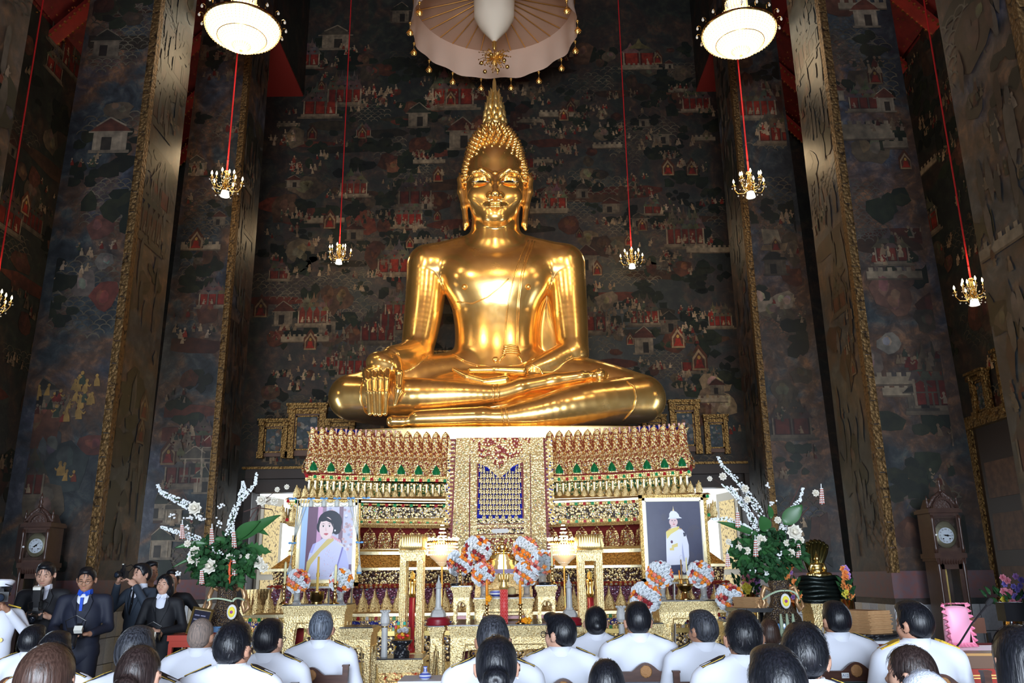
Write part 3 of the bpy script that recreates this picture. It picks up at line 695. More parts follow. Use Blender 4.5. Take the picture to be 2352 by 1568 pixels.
# legs
A(schain([q(1060, 868, 15.3), q(930, 885, 14.95), q(808, 912, 14.62)], [.52, .46, .40], k=.14))
A(schain([q(808, 912, 14.60), q(950, 912, 14.34), q(1060, 908, 14.28), q(1140, 906, 14.30), q(1192, 893, 14.34)], [.405, .345, .26, .185, .165], k=.03))
A(chain([q(1200, 890, 14.36), q(1270, 876, 14.42), q(1335, 866, 14.46)], [.165, .145, .115], k=.07))
A(chain([q(1335, 865, 14.46), q(1362, 862, 14.47), q(1384, 864, 14.47)], [.11, .075, .07], k=.04))
A([ell(q(1376, 862, 14.45), (.13, .15, .13), k=.05)])
A(schain([q(1230, 868, 15.3), q(1360, 885, 14.95), q(1472, 914, 14.66)], [.52, .47, .42], k=.14))
A(schain([q(1474, 916, 14.62), q(1330, 932, 14.26), q(1230, 950, 14.10), q(1160, 958, 14.06), q(1110, 958, 14.04)], [.425, .375, .27, .185, .165], k=.03))
A(schain([q(1110, 957, 14.05), q(1030, 960, 14.02), q(958, 962, 14.0)], [.175, .17, .15], k=.06))
A(chain([q(952, 966, 13.98), q(925, 968, 13.96), q(902, 968, 13.96)], [.085, .09, .11], k=.05))
A([ell(q(1143, 905, 14.95), (2.2, .60, .40), k=.12), ell(q(1143, 955, 14.85), (2.7, .60, .22), k=.06)])
# robe panel hanging behind the arm
A([bx(q(1262, 745, 15.55), (.24, .05, .85), (0, .05, 0), rd=.04, k=.08)])
bodyme = solid(prims, .026, 'body', SB)
body = ob('body', bodyme, GOLD, st)
# the hand hanging over the knee and the hand lying in the lap, each with five separate fingers
prims = []; A = prims.extend
A([cap(q(912, 822, 14.5), q(898, 824, 14.36), .235, .20, k=.05), ell(q(880, 838, 14.22), (.31, .24, .23), (0, .35, 0), k=.08), ell(q(866, 853, 14.10), (.26, .13, .11), k=.06)])
for (u0, v0, u1, v1, u2, v2) in [(841, 858, 846, 900, 850, 950), (857, 854, 859, 900, 862, 951), (873, 853, 872, 900, 873, 952), (889, 855, 887, 900, 885, 950)]:
    A(chain([q(u0, v0, 14.04), q(u0 * .6 + u1 * .4, v0 + 16, 13.95), q(u1, v1, 13.90), q(u2, v2, 13.885)], [.068, .066, .050, .040], k=.012))
A(chain([q(908, 832, 14.2), q(917, 858, 14.04), q(915, 895, 13.93), q(907, 930, 13.88)], [.12, .085, .072, .028], k=.03))
ob('hand', solid(prims, .0125, 'hand', SB), GOLD, st)
prims = []; A = prims.extend
A([cap(q(1240, 846, 14.76), q(1216, 852, 14.68), .185, .150, k=.05), ell(q(1180, 859, 14.68), (.30, .34, .10), (0, .12, 0), k=.07)])
for k, dy in enumerate((0, .15, .30, .44)):
    A(chain([q(1160, 872, 14.42 + dy), q(1112, 878 - k, 14.42 + dy), q(1072, 866 - k, 14.46 + dy), q(1042, 849 - k * 2, 14.5 + dy)], [.095, .078, .070, .032], k=.015))
A(chain([q(1200, 852, 14.42), q(1140, 849, 14.40), q(1081, 850, 14.43)], [.09, .070, .055], k=.02))
ob('hand', solid(prims, .0125, 'hand', SB), GOLD, st)
# head
HB = Vector(q(1137, 430, 15.25)); hp = []
A = hp.extend
def h(u, v, Y): return tuple(P(u, v, Y))
A([ell(h(1137, 400, 15.28), (.585, .66, .74), k=.1), ell(h(1137, 440, 15.18), (.575, .58, .62), k=.1), ell(h(1137, 478, 15.05), (.45, .44, .42), k=.16), ell(h(1137, 503, 14.88), (.24, .22, .17), k=.12)])
A([ell(h(1103, 452, 14.84), (.24, .16, .2), k=.12), ell(h(1171, 452, 14.84), (.24, .16, .2), k=.12)])
A([cap(h(1138, 470, 15.3), h(1138, 545, 15.35), .45, .47, k=.08), cap(h(1138, 538, 15.33), h(1138, 541, 15.33), .475, .475, k=.02), cap(h(1138, 524, 15.31), h(1138, 527, 15.31), .465, .465, k=.02)])
for s in (-1, 1):
    cx = 1137.5
    A(chain([h(cx + s * 64, 414, 14.98), h(cx + s * 50, 396, 14.66), h(cx + s * 32, 390, 14.60), h(cx + s * 14, 402, 14.62), h(cx + s * 5, 414, 14.60)], [.02, .035, .045, .05, .05], k=.07))
    A([ell(h(cx + s * 32, 418, 14.72), (.235, .13, .11), k=.04, op='s'), ell(h(cx + s * 32, 414, 14.76), (.20, .13, .095), k=.03), ell(h(cx + s * 32, 421, 14.76), (.19, .12, .07), k=.03)])
    A([ell(h(cx + s * 11, 449, 14.60), (.065, .085, .055), k=.04)])
    A(chain([h(cx + s * 0, 466, 14.54), h(cx + s * 9, 465, 14.55), h(cx + s * 26, 468, 14.655)], [.032, .034, .012], k=.02))
    A(chain([h(cx + s * 0, 474.5, 14.55), h(cx + s * 10, 474.5, 14.565), h(cx + s * 23, 471, 14.65)], [.038, .034, .012], k=.012))
    # long ears
    A(chain([h(cx + s * 72, 402, 15.35), h(cx + s * 79, 412, 15.32), h(cx + s * 78, 440, 15.28), h(cx + s * 71, 475, 15.22), h(cx + s * 67, 515, 15.15), h(cx + s * 70, 527, 15.12)], [.04, .07, .075, .06, .055, .03], k=.05, sc=None))
    A(chain([h(cx + s * 84, 396, 15.42), h(cx + s * 79, 404, 15.36)], [.015, .04], k=.03))
A(chain([h(1137.5, 408, 14.60), h(1137.5, 430, 14.50), h(1137.5, 445, 14.44)], [.05, .062, .09], k=.06))
A([ell(h(1137.5, 449, 14.46), (.075, .075, .05), k=.04)])

headme = solid(hp, .0155, 'head', SB, nb=1)
head = ob('head', headme, GOLD, st)
# hair: dome, ushnisha and rows of spiral curls
up = []
up += [ell(h(1137, 404, 15.36), (.60, .68, .70), k=.1), ell(h(1136, 352, 15.36), (.50, .58, .46), k=.14), ell(h(1136, 322, 15.36), (.33, .36, .32), k=.12)]
F, lo, hh = sdf(up, .03); hm = solid(up, .03, 'hair_dome', SB, nb=1, keep=lambda F, lo, h_: np.maximum(F, -((lo[1] + np.arange(F.shape[1]) * h_)[None, :, None] - 14.86 + .45 * np.clip((8.95 - (lo[2] + np.arange(F.shape[2]) * h_)[None, None, :]), -3, 3) * -1.2 * 0 - np.clip((9.33 - (lo[2] + np.arange(F.shape[2]) * h_)[None, None, :]) * 1.1, -.3, .36))))
ob('hair_dome', hm, GOLD, st)
cu = MB(); pts = []
for k in range(34):
    t = k / 33; a = t * 2 * PI * 2.4; r = .060 * (1 - t * .86); pts.append((math.cos(a) * r * .55, math.sin(a) * r * .55, t * .088))
cu.lathe([(.055, -.03), (.052, .02), (.034, .055), (.006, .092)], n=7); cu.tube(pts, [.026 * (1 - .7 * i / 33) for i in range(34)], 4)
cme = cu.mesh('hair_curl', True); cme.materials.append(GOLD)
hb = BVHTree.FromPolygons([tuple(v.co) for v in hm.vertices], [tuple(p.vertices) for p in hm.polygons])
rear = MB(); cnt = 0
top = P(1136, 290, 15.36).z - SB.z; low = P(1137, 440, 15.3).z - SB.z
hc = Vector(h(1136.5, 360, 15.36)) - SB
row = 0; z = low
ncurl = 0
while z < top:
    zz = z
    # horizontal ring of rays inwards
    probe = hb.ray_cast(Vector((hc.x + 2, hc.y, zz)), Vector((-1, 0, 0)))
    rad = (probe[0].x - hc.x) if probe[0] else .3
    n = max(6, int(2 * PI * rad / .118))
    for i in range(n):
        a = 2 * PI * (i + .5 * (row % 2)) / n
        d = Vector((math.cos(a), math.sin(a), 0)); hit = hb.ray_cast(hc * 1 + Vector((0, 0, zz - hc.z)) + d * 2, -d)
        if not hit[0]: continue
        nrm = hit[1]; w = hit[0]
        if d.y < -.2 and zz < P(1137, 357, 14.65).z - SB.z + .12 * abs(d.x) - .0:
            if abs(d.x) < .80: continue
        if d.y < -.62 and zz < P(1137, 357, 14.65).z - SB.z: continue
        dirn = (nrm + Vector((0, 0, .1))).normalized(); qq = Vector((0, 0, 1)).rotation_difference(dirn)
        if d.y < .15 and ncurl < 298:
            o = ob('hair_curl', cme, None, st); o.location = w; o.rotation_mode = 'QUATERNION'; o.rotation_quaternion = qq; ncurl += 1
        else:
            rear.lathe([(.055, 0), (.04, .08), (.005, .15)], tuple(w), 6, axis=dirn)
    row += 1; z += .092
if rear.v: rear.build('hair_curls', GOLD, st, True, kind='stuff')
# flame finial
fm = MB(); fb = Vector(h(1136, 290, 15.36)) - SB; tp = P(1135, 181, 15.36).z - SB.z - fb.z
fm.lathe([(.26, -.05), (.24, .06), (.13, .10), (.17, .2), (.13, .34), (.09, .5), (.065, .68), (.05, .78), (.062, .80), (.045, .84), (.036, tp * .93), (.02, tp)], tuple(fb), 12)
for ti, (z0, r0, hgt, n) in enumerate([(.02, .22, .26, 9), (.10, .20, .42, 10), (.26, .17, .42, 9), (.44, .12, .40, 7)]):
    for i in range(n):
        a = 2 * PI * (i + .5 * ti) / n; cx, sy = math.cos(a), math.sin(a)
        fm.tube([tuple(fb + Vector((cx * r, sy * r, z0 + dz))) for r, dz in ((r0 * .5, 0), (r0 * 1.0, hgt * .22), (r0 * .98, hgt * .45), (r0 * .72, hgt * .68), (r0 * .86, hgt * .86), (r0 * 1.02, hgt))], [.03, .055, .05, .04, .022, .004], 6)
fm.build('flame_finial', M('finial_gold', (1.0, .74, .28), .38, .9), st, True)
# details that follow the surface: robe hems, belt, cuffs, nails, inlaid eyes
bvb = BVHTree.FromPolygons([tuple(v.co) for v in bodyme.vertices], [tuple(p.vertices) for p in bodyme.polygons])
bvh = BVHTree.FromPolygons([tuple(v.co) for v in headme.vertices], [tuple(p.vertices) for p in headme.polygons])
def onsurf(bv, u, v, off=.0):
    d = ray(u, v).normalized(); hit = bv.ray_cast(CAM - SB, d)
    return (hit[0] + hit[1] * off) if hit[0] else None
def hem(mb, pts, r, bv=bvb, step=6):
    out = []
    for (a, b), (c, d) in zip(pts, pts[1:]):
        n = max(1, int(math.hypot(c - a, d - b) / step))
        for i in range(n): out.append((a + (c - a) * i / n, b + (d - b) * i / n))
    out.append(pts[-1]); pp = [onsurf(bv, u, v, .004) for u, v in out]; pp = [p for p in pp if p]
    if len(pp) > 1: mb.tube(pp, r, 6)
rm = MB()
for pts in ([(1213, 552), (1196, 590), (1180, 635), (1168, 690), (1162, 740), (1159, 800)], [(1222, 553), (1208, 590), (1196, 635), (1190, 690), (1187, 740), (1187, 800)], [(1228, 555), (1212, 595), (1200, 637), (1193, 690), (1190, 740), (1190, 800)], [(1168, 640), (1148, 660), (1120, 682), (1085, 697), (1050, 693)],
            [(1040, 812), (1062, 826), (1095, 838), (1140, 843), (1190, 839), (1225, 825), (1246, 808)], [(1046, 820), (1070, 834), (1100, 843), (1130, 847)]): hem(rm, pts, .014)
rm.build('robe_hem', GOLD, st, True)
for pts in ([(1132, 884), (1134, 900), (1133, 926)], [(1143, 883), (1146, 900), (1143, 926)], [(1152, 938), (1154, 958), (1160, 982)], [(1162, 936), (1165, 958), (1172, 982)], [(834, 872), (827, 895), (828, 918), (838, 945), (850, 955)], [(1440, 876), (1456, 888), (1462, 912), (1455, 940), (1432, 966)], [(1218, 836), (1238, 845), (1247, 860)]): cf = MB(); hem(cf, pts, .02); cf.build('cuff', GOLD, st, True)
sh = MB()
for k, v in enumerate((797, 802, 807, 812)):
    hem(sh, [(1156 - k, v), (1172, v - 3), (1190 + k * 1.5, v)], .026)
hem(sh, [(1160, 815), (1150, 824), (1147, 832)], .02); hem(sh, [(1188, 815), (1196, 824), (1199, 834)], .02)
sh.build('sash_end', GOLD, st, True)
nl = MB()
for u, v in ((1067, 659), (1213, 659)):
    p = onsurf(bvb, u, v); nl.ico(p, .058, 2)
p = onsurf(bvb, 1138, 826); nl.lathe([(.05, 0), (.055, .02), (.03, .03)], tuple(p), 10, axis=(0, -1, .1)) if p else None
p = onsurf(bvh, 1137, 397)
if p: nl.lathe([(.055, 0), (.05, .02), (.02, .035)], tuple(p), 10, axis=(0, -1, .2))
nl.build('boss', GOLD, st, True)
for s in (-1, 1):
    for nm, hw, h0, mt_, off in (('eye_inlay', 20, 2.9, M('shell_white', (.42, .44, .46), .3), .010), ('pupil', 10, 3.4, M('eye_black', (.004, .004, .004), .7, spec=.1), .02)):
        e = MB(); n = 9; ptop = []; pbot = []
        for i in range(n):
            t = -1 + 2 * i / (n - 1); u = 1137.5 + s * 32 + t * hw + (0 if hw > 15 else -s * 1); v = 416.5 + .8 * t * t - s * t * .2
            w = h0 * (1 - (t * t if hw > 15 else .45 * t * t)); a = onsurf(bvh, u, v - w * .55, off); b = onsurf(bvh, u, v + w * .45, off)
            if a and b: ptop.append(a); pbot.append(b)
        if len(ptop) > 2:
            vs = [tuple(x) for x in ptop + pbot]; k = len(ptop); e.add(vs, [(i, i + k, i + k + 1, i + 1) for i in range(k - 1)]); e.build(nm, mt_, st)
# gilded plinth
pl = MB(); zt = P(1143, 981, 13.95).z; zb = P(1143, 1007, 13.95).z - .01
ring = []
for i in range(96):
    a = 2 * PI * i / 96; ex = .42; cx = math.copysign(abs(math.cos(a)) ** ex, math.cos(a)); sy = math.copysign(abs(math.sin(a)) ** ex, math.sin(a)); ring.append((cx * 2.98, sy * (1.52 + .10 * (1 - (cx) ** 2)) + .45))
vs = []
for z_, s_ in ((zb, .980), (zt - .03, 1.0), (zt - .01, 1.0), (zt, .992)): vs += [(x * s_, (y - .45) * s_ + .45, z_ - SB.z) for x, y in ring]
n = 96; fs = [(j * n + i, j * n + (i + 1) % n, (j + 1) * n + (i + 1) % n, (j + 1) * n + i) for j in range(3) for i in range(n)] + [tuple(range(3 * n, 4 * n))]
pl.add(vs, fs); pl.build('plinth', gold_leaf('plinth_gold', (1.0, .80, .42), .2, .36), st, False)

# ---------------------------------------------------------------- tiered jewelled altar under the statue
AX = -.255
altar = thing('altar', 'tiered gilded altar set with coloured glass, carrying the great seated statue', 'altar', (AX, 15.4, 0))
AL = Vector((AX, 15.4, 0)); YBK = 17.35
def zat(v, Y, u=900): return P(u, v, Y).z
GEMBAND = mosaic('gem_band', 26, [(0, (.6, .03, .03)), (.4, (.03, .35, .12)), (.7, (.8, .8, .8)), (.85, (.02, .02, .02))], ground=(.9, .62, .2), gold=(1., .72, .28), ring=(.2, .6), rnd=.4)
LOTUS = mosaic('lotus_mosaic', 30, [(0, (.9, .9, .9)), (.4, (.55, .03, .02)), (.5, (.03, .03, .03)), (.66, (.9, .85, .6)), (.84, (.05, .3, .12)), (.9, (.3, .3, .8))], ground=(.26, .05, .02), gold=(.95, .66, .25), ring=(.28, .56))
FRIEZE = mosaic('silver_frieze', 27, [(0, (.9, .9, .95)), (.5, (.25, .3, .85)), (.62, (.85, .85, .8)), (.8, (.04, .03, .03)), (.9, (.05, .4, .15))], ground=(.05, .03, .02), ring=(.34, .62))
DKFR = mosaic('dark_frieze', 27, [(0, (.02, .02, .03)), (.35, (.85, .85, .85)), (.55, (.5, .03, .02)), (.66, (.03, .03, .05)), (.82, (.2, .25, .8)), (.92, (.04, .35, .12))], ground=(.05, .015, .01), ring=(.25, .50))
ORFR = mosaic('amber_frieze', 26, [(0, (.05, .02, .01)), (.5, (.7, .3, .04)), (.8, (.5, .05, .02))], ground=(.45, .18, .03), gold=(.95, .50, .12), ring=(.2, .6))
BLFR = mosaic('blue_frieze', 24, [(0, (.04, .06, .65)), (.45, (.8, .8, .85)), (.6, (.03, .05, .4)), (.85, (.5, .03, .03))], ground=(.02, .03, .30), ring=(.3, .55))
PURP = mosaic('purple_mirror', 30, [(0, (.35, .14, .22)), (.3, (.55, .5, .75)), (.45, (.2, .07, .12)), (.7, (.7, .8, .9)), (.8, (.3, .12, .2)), (.93, (.1, .4, .45))], ground=(.16, .05, .08), gold=(.28, .10, .15), ring=(.4, .6), tilt=.8)
MIRR = mosaic('mirror_rosettes', 17, [(0, (.9, .92, 1.)), (.55, (.85, .85, .8)), (.7, (.05, .03, .03)), (.86, (.3, .35, .9))], ground=(.06, .03, .02), ring=(.36, .56), tilt=.7)
REDB = M('altar_red_ground', (.22, .015, .012), .5)
BLUB = M('blue_glass', (.03, .05, .55), .12, .6)
GRNG = M('green_glass', (.02, .25, .08), .12, .5)
def sag(x, w, z):                      # the mouldings sag gently towards the middle
    return .115 * max(0, min(1, (z - 1.6) / .9)) * (min(1, (x / w) ** 2) - .33)
def slab(name, sect, m, parent=altar, nf=1):
    """sect: (half width, front Y, z) top to bottom; rectangular plan with stepped corners"""
    b = MB(); rings = []
    for w, y, z in sect:
        e = .16; f = y; yb = YBK + (13.9 - y) * .25
        ring = [(-w, f + 2 * e), (-w + e, f + 2 * e), (-w + e, f + e), (-w + 2 * e, f + e)] + [((w - 2 * e) * (k / 8 - 1), f) for k in range(17)] + [(w - 2 * e, f + e), (w - e, f + e), (w - e, f + 2 * e), (w, f + 2 * e), (w, yb), (-w, yb)]
        rings.append([(x, yy - 15.4, z + sag(x, w, z)) for x, yy in ring])
    n = len(rings[0]); vs = [p for r in rings for p in r]
    fs = [(j * n + i, (j + 1) * n + i, (j + 1) * n + (i + 1) % n, j * n + (i + 1) % n) for j in range(len(rings) - 1) for i in range(n)]
    fs += [tuple(range(n)), tuple(reversed(range((len(rings) - 1) * n, len(rings) * n)))]
    return b.add(vs, fs).build(name, m, parent)
Z = lambda v, Y: zat(v, Y)
slab('lotus_band', [(3.17, 13.92, Z(998, 13.92)), (3.15, 13.95, Z(1010, 13.95)), (3.15, 13.95, Z(1040, 13.95)), (3.21, 13.88, Z(1070, 13.88)), (3.26, 13.82, Z(1088, 13.82)), (3.24, 13.84, Z(1096, 13.84))], REDB)
slab('blue_cresting', [(3.10, 14.0, Z(991, 14.0)), (3.12, 13.97, Z(1003, 13.97))], BLUB)
slab('gem_band', [(3.22, 13.80, Z(1095, 13.80)), (3.22, 13.80, Z(1107, 13.80))], GEMBAND)
slab('baluster_band', [(3.12, 13.94, Z(1106, 13.94)), (3.08, 13.98, Z(1125, 13.98)), (3.2, 13.86, Z(1150, 13.86))], mosaic('green_mosaic', 24, [(0, (.03, .3, .1)), (.5, (.8, .8, .8)), (.7, (.02, .12, .05))], ground=(.02, .1, .04), ring=(.3, .55)))
slab('ledge', [(3.42, 13.55, Z(1146, 13.55)), (3.46, 13.52, Z(1150, 13.52)), (3.46, 13.52, Z(1155, 13.52))], BRIGHT)
slab('gem_band', [(3.43, 13.57, Z(1154, 13.57)), (3.43, 13.57, Z(1162, 13.57))], GEMBAND)
slab('frieze', [(3.40, 13.62, Z(1161, 13.62)), (3.40, 13.62, Z(1196, 13.62))], FRIEZE)
slab('gem_band', [(3.43, 13.57, Z(1195, 13.57)), (3.43, 13.57, Z(1204, 13.57))], GEMBAND)
slab('ledge', [(3.45, 13.54, Z(1203, 13.54)), (3.40, 13.60, Z(1211, 13.6))], CARVF)
slab('recess', [(3.16, 13.95, Z(1210, 13.95)), (3.06, 14.02, Z(1235, 14.02)), (3.20, 13.90, Z(1264, 13.9))], REDB)
slab('ledge', [(3.34, 13.56, Z(1261, 13.56)), (3.37, 13.52, Z(1266, 13.52)), (3.37, 13.52, Z(1274, 13.52))], BRIGHT)
slab('sloping_band', [(3.34, 13.54, Z(1273, 13.54)), (3.58, 13.30, Z(1304, 13.30))], ORFR)
slab('fillet', [(3.62, 13.26, Z(1303, 13.26)), (3.62, 13.26, Z(1309, 13.26))], BRIGHT)
slab('frieze', [(3.55, 13.34, Z(1308, 13.34)), (3.52, 13.38, Z(1341, 13.38))], DKFR)
slab('jewel_rope', [(3.58, 13.30, Z(1340, 13.30)), (3.60, 13.27, Z(1345, 13.27)), (3.58, 13.30, Z(1350, 13.3))], mosaic('rope_jewels', 14, [(0, (.9, .9, .9)), (.6, (.8, .78, .7)), (.8, (.5, .02, .02))], ground=(.25, .02, .02), gold=(.8, .5, .15), ring=(.4, .5), rnd=.2))
slab('mirror_slope', [(3.52, 13.40, Z(1349, 13.40)), (3.66, 13.22, Z(1412, 13.22))], PURP)
slab('ledge', [(3.86, 12.93, Z(1404, 12.93)), (3.90, 12.90, Z(1408, 12.9)), (3.90, 12.90, Z(1415, 12.9))], BRIGHT)
slab('gem_band', [(3.86, 12.94, Z(1414, 12.94)), (3.86, 12.94, Z(1425, 12.94))], GEMBAND)
slab('frieze', [(3.84, 12.98, Z(1424, 12.98)), (3.84, 12.98, Z(1441, 12.98))], BLFR)
slab('gem_band', [(3.86, 12.94, Z(1440, 12.94)), (3.86, 12.94, Z(1450, 12.94))], GEMBAND)
slab('ledge', [(3.90, 12.90, Z(1449, 12.9)), (3.90, 12.90, Z(1460, 12.9))], M('pale_gilt', (.85, .66, .25), .4, .8))
slab('frieze', [(3.86, 12.96, Z(1459, 12.96)), (3.86, 12.96, Z(1522, 12.96))], MIRR)
slab('base_step', [(3.96, 12.84, Z(1521, 12.84)), (3.96, 12.84, 0)], M('altar_base_gilt', (.75, .5, .17), .45, .7, bump=(25, .6)))

# petals, balusters and leaf-shaped crests, each a piece of its own
def leafmesh(name, prof, th, m, curve=0., mats=None, core=None):
    """symmetrical leaf: prof = (z, half width); bulging front at -y"""
    b = MB(); rows = []
    for i, (z, w) in enumerate(prof):
        t = i / (len(prof) - 1); cy = curve * (t * t)
        rows.append([(-w, cy, z), (-w * .55, cy - th * .75, z), (0, cy - th, z), (w * .55, cy - th * .75, z), (w, cy, z)])
    vs = [p for r in rows for p in r]; fs = [(j * 5 + i, j * 5 + i + 1, (j + 1) * 5 + i + 1, (j + 1) * 5 + i) for j in range(len(rows) - 1) for i in range(4)]
    b.add(vs, fs); me = b.mesh(name, True); me.materials.append(m)
    if core:
        pass
    return me
def row(me, name, n, w, y, z, parent=altar, sides=3, sc=(1, 1, 1), skip=None, tilt=0, ends=True):
    """n pieces along the front, the same pitch along both sides"""
    p = 2 * w / n; out = []
    for i in range(n):
        x = -w + (i + .5) * p
        if skip and skip(x): continue
        o = ob(name, me, None, parent, (x, y - 15.4, z + sag(x, w, z))); o.scale = sc; o.rotation_euler = (tilt, 0, 0); out.append(o)
    for s in (-1, 1):
        for k in range(sides):
            o = ob(name, me, None, parent, (s * (w + .02), y - 15.4 + .35 + k * p, z + sag(w, w, z))); o.scale = sc; o.rotation_euler = (tilt, 0, -s * -PI / 2); out.append(o)
    return out
inpend = lambda x: abs(x) < .80
zt, zb = Z(997, 13.9), Z(1092, 13.8)
hgt = zt - zb
b = MB(); prof = [(0, .080, .0), (.06, .084, -.10), (.2, .085, -.12), (.45, .083, -.04), (.7, .081, .01), (.9, .079, .0), (1.0, .052, -.03), (1.06, .008, -.06)]
rows_ = [[(-w, y, t * hgt), (-w * .6, y - .035, t * hgt), (0, y - .05, t * hgt), (w * .6, y - .035, t * hgt), (w, y, t * hgt)] for t, w, y in prof]
b.add([p for r in rows_ for p in r], [(j * 5 + i, j * 5 + i + 1, (j + 1) * 5 + i + 1, (j + 1) * 5 + i) for j in range(7) for i in range(4)])
lp = b.mesh('lotus_petal', True); lp.materials.append(LOTUS)
row(lp, 'lotus_petal', 40, 3.14, 13.88, zb, skip=inpend, sides=8)
sp = leafmesh('petal_tip', [(0, .06), (.05, .062), (.11, .035), (.15, .004)], .03, GRNG); spg = leafmesh('petal_tip', [(0, .12), (.1, .115), (.19, .07), (.26, .004)], .02, LOTUS)
for o in row(spg, 'base_petal', 22, 3.14, 13.74, zb - .0, skip=inpend): pass
for o in row(sp, 'base_petal_gem', 22, 3.14, 13.715, zb + .02, skip=inpend): pass
# blue glass pendants and pearls along the top edge
bl = MB().lathe([(.004, -.07), (.016, -.04), (.012, 0), (.02, .03), (.02, .05)], n=6).mesh('top_bead', True); bl.materials.append(M('pearl_pink', (.8, .45, .4), .2))
row(bl, 'top_bead', 76, 3.15, 13.90, Z(995, 13.9), skip=inpend)
bal = MB().lathe([(.03, 0), (.045, .03), (.022, .06), (.03, .14), (.022, .22), (.035, .26), (.03, .28)], n=7).mesh('baluster', True); bal.materials.append(BRIGHT)
row(bal, 'baluster', 62, 3.14, 13.88, Z(1148, 13.88), skip=inpend)
KR = leafmesh('crest_leaf', [(0, .05), (.03, .062), (.06, .052), (.075, .058), (.11, .038), (.125, .042), (.155, .02), (.2, .003)], .03, CARVF)
row(KR, 'crest_leaf', 50, 3.3, 13.66, Z(1150, 13.66), skip=inpend)
AR = MB()
for s_, y in ((1., 0), (.78, -.02), (.5, -.035)):
    pts = [(-.10 * s_, y, 0), (-.10 * s_, y, .16 * s_), (-.07 * s_, y, .25 * s_), (0, y, .33 * s_), (.07 * s_, y, .25 * s_), (.10 * s_, y, .16 * s_), (.10 * s_, y, 0)]
    AR.tube(pts, .016, 5)
AR.box((0, .0, .13), (.17, .03, .26)); arm_ = AR.mesh('arched_petal', False); arm_.materials.append(LOTUS)
row(arm_, 'arched_petal', 26, 3.16, 13.84, Z(1262, 13.84), skip=lambda x: abs(x) < .72)
KR2 = leafmesh('crest_leaf', [(0, .075), (.04, .098), (.09, .078), (.11, .088), (.17, .058), (.19, .064), (.24, .03), (.36, .003)], .045, CARVF)
row(KR2, 'tall_crest_leaf', 44, 3.82, 13.03, Z(1409, 13.03), sides=9)
KR3 = leafmesh('crest_leaf', [(0, .05), (.05, .065), (.1, .05), (.13, .055), (.18, .03), (.26, .003)], .03, CARVF)
row(KR3, 'corner_crest_leaf', 42, 3.5, 13.56, Z(1206, 13.6) + .02, skip=lambda x: abs(x) < 3.0, sides=6)
row(KR3, 'upper_crest_leaf', 40, 3.3, 13.64, Z(1266, 13.6), skip=lambda x: abs(x) < 2.9, sides=6)
# gems along the gilt bands
GM = [M('gem_red', (.45, .015, .02), .15), M('gem_green', (.02, .30, .10), .15), M('gem_white', (.85, .85, .85), .1)]
gb = []
for k in range(3):
    me = MB().box((0, 0, 0), (.05, .02, .05), taper=.8).mesh('gem'); me.materials.append(GM[k]); gb.append(me)
n = 0
for v, Y, w in ((1101, 13.79, 3.18), (1158, 13.56, 3.4), (1199.5, 13.56, 3.4), (1419.5, 12.93, 3.82), (1445, 12.93, 3.82)):
    N = int(2 * w / .13)
    for i in range(N):
        x = -w + (i + .5) * 2 * w / N
        if abs(x) < .82 and v < 1250: continue
        o = ob('gem', gb[[0, 1, 1, 0, 2][i % 5] if v > 1400 else i % 2], None, altar, (x, Y - 15.4, Z(v, Y) + sag(x, w, Z(v, Y)))); n += 1
        if n > 290: break
# hanging cloth of gilt and blue glass down the middle of the front
pend = MB(); YP = 13.50; YQ = 13.36
def pe(u, v): 
    t = (v - 1005) / 265; Y = YP + (YQ - YP) * t; p = P(u, v, Y); return (p.x - AX, p.y - 15.4, p.z)
def pslab(name, poly, m, d=.03, par=altar, th=.05):
    b = MB(); f = [Vector(pe(u, v)) + Vector((0, -d, 0)) for u, v in poly]; k = [p + Vector((0, th + d, 0)) for p in f]; n = len(poly)
    b.add([tuple(p) for p in f + k], [tuple(reversed(range(n))), tuple(range(n, 2 * n))] + [(i, (i + 1) % n, (i + 1) % n + n, i + n) for i in range(n)])
    o = b.build(name, m, par); return o
hc = pslab('hanging_cloth', [(1047, 1006), (1250, 1004), (1256, 1120), (1262, 1262), (1240, 1278), (1150, 1282), (1060, 1280), (1032, 1264), (1040, 1120)], REDB, 0, th=.30)
LOT2 = mosaic('cloth_mosaic', 24, ground=(.28, .03, .02), gold=(1., .72, .30)); LAT = mosaic('cloth_border', 30, ground=(.65, .42, .16), gold=(1., .78, .38), ring=(.22, .62))
pslab('upper_panel', [(1060, 1006), (1238, 1005), (1198, 1045), (1175, 1050), (1147, 1075), (1120, 1054), (1098, 1048)], LOT2, .04, hc)
pslab('blue_panel', [(1100, 1066), (1128, 1076), (1148, 1094), (1168, 1076), (1194, 1064), (1198, 1120), (1200, 1190), (1096, 1191), (1099, 1120)], M('cobalt_glass', (.012, .02, .28), .12, .5, noise=(30, (.03, .05, .7), 2)), .03, hc)
for us in ([(1098, 1010), (1096, 1070), (1095, 1270), (1080, 1270), (1081, 1070), (1080, 1020)], [(1080, 1008), (1078, 1070), (1077, 1278), (1038, 1268), (1044, 1120), (1048, 1008)], [(1199, 1010), (1202, 1070), (1204, 1270), (1219, 1270), (1217, 1070), (1216, 1020)], [(1218, 1006), (1219, 1070), (1221, 1278), (1256, 1266), (1251, 1120), (1247, 1006)]): pslab('cloth_border', us, LAT, .05, hc)
pslab('cloth_border', [(1062, 1008), (1100, 1050), (1122, 1056), (1147, 1078), (1172, 1054), (1198, 1047), (1236, 1006), (1248, 1006), (1204, 1060), (1178, 1072), (1148, 1100), (1120, 1074), (1096, 1064), (1050, 1010)], LAT, .07, hc)
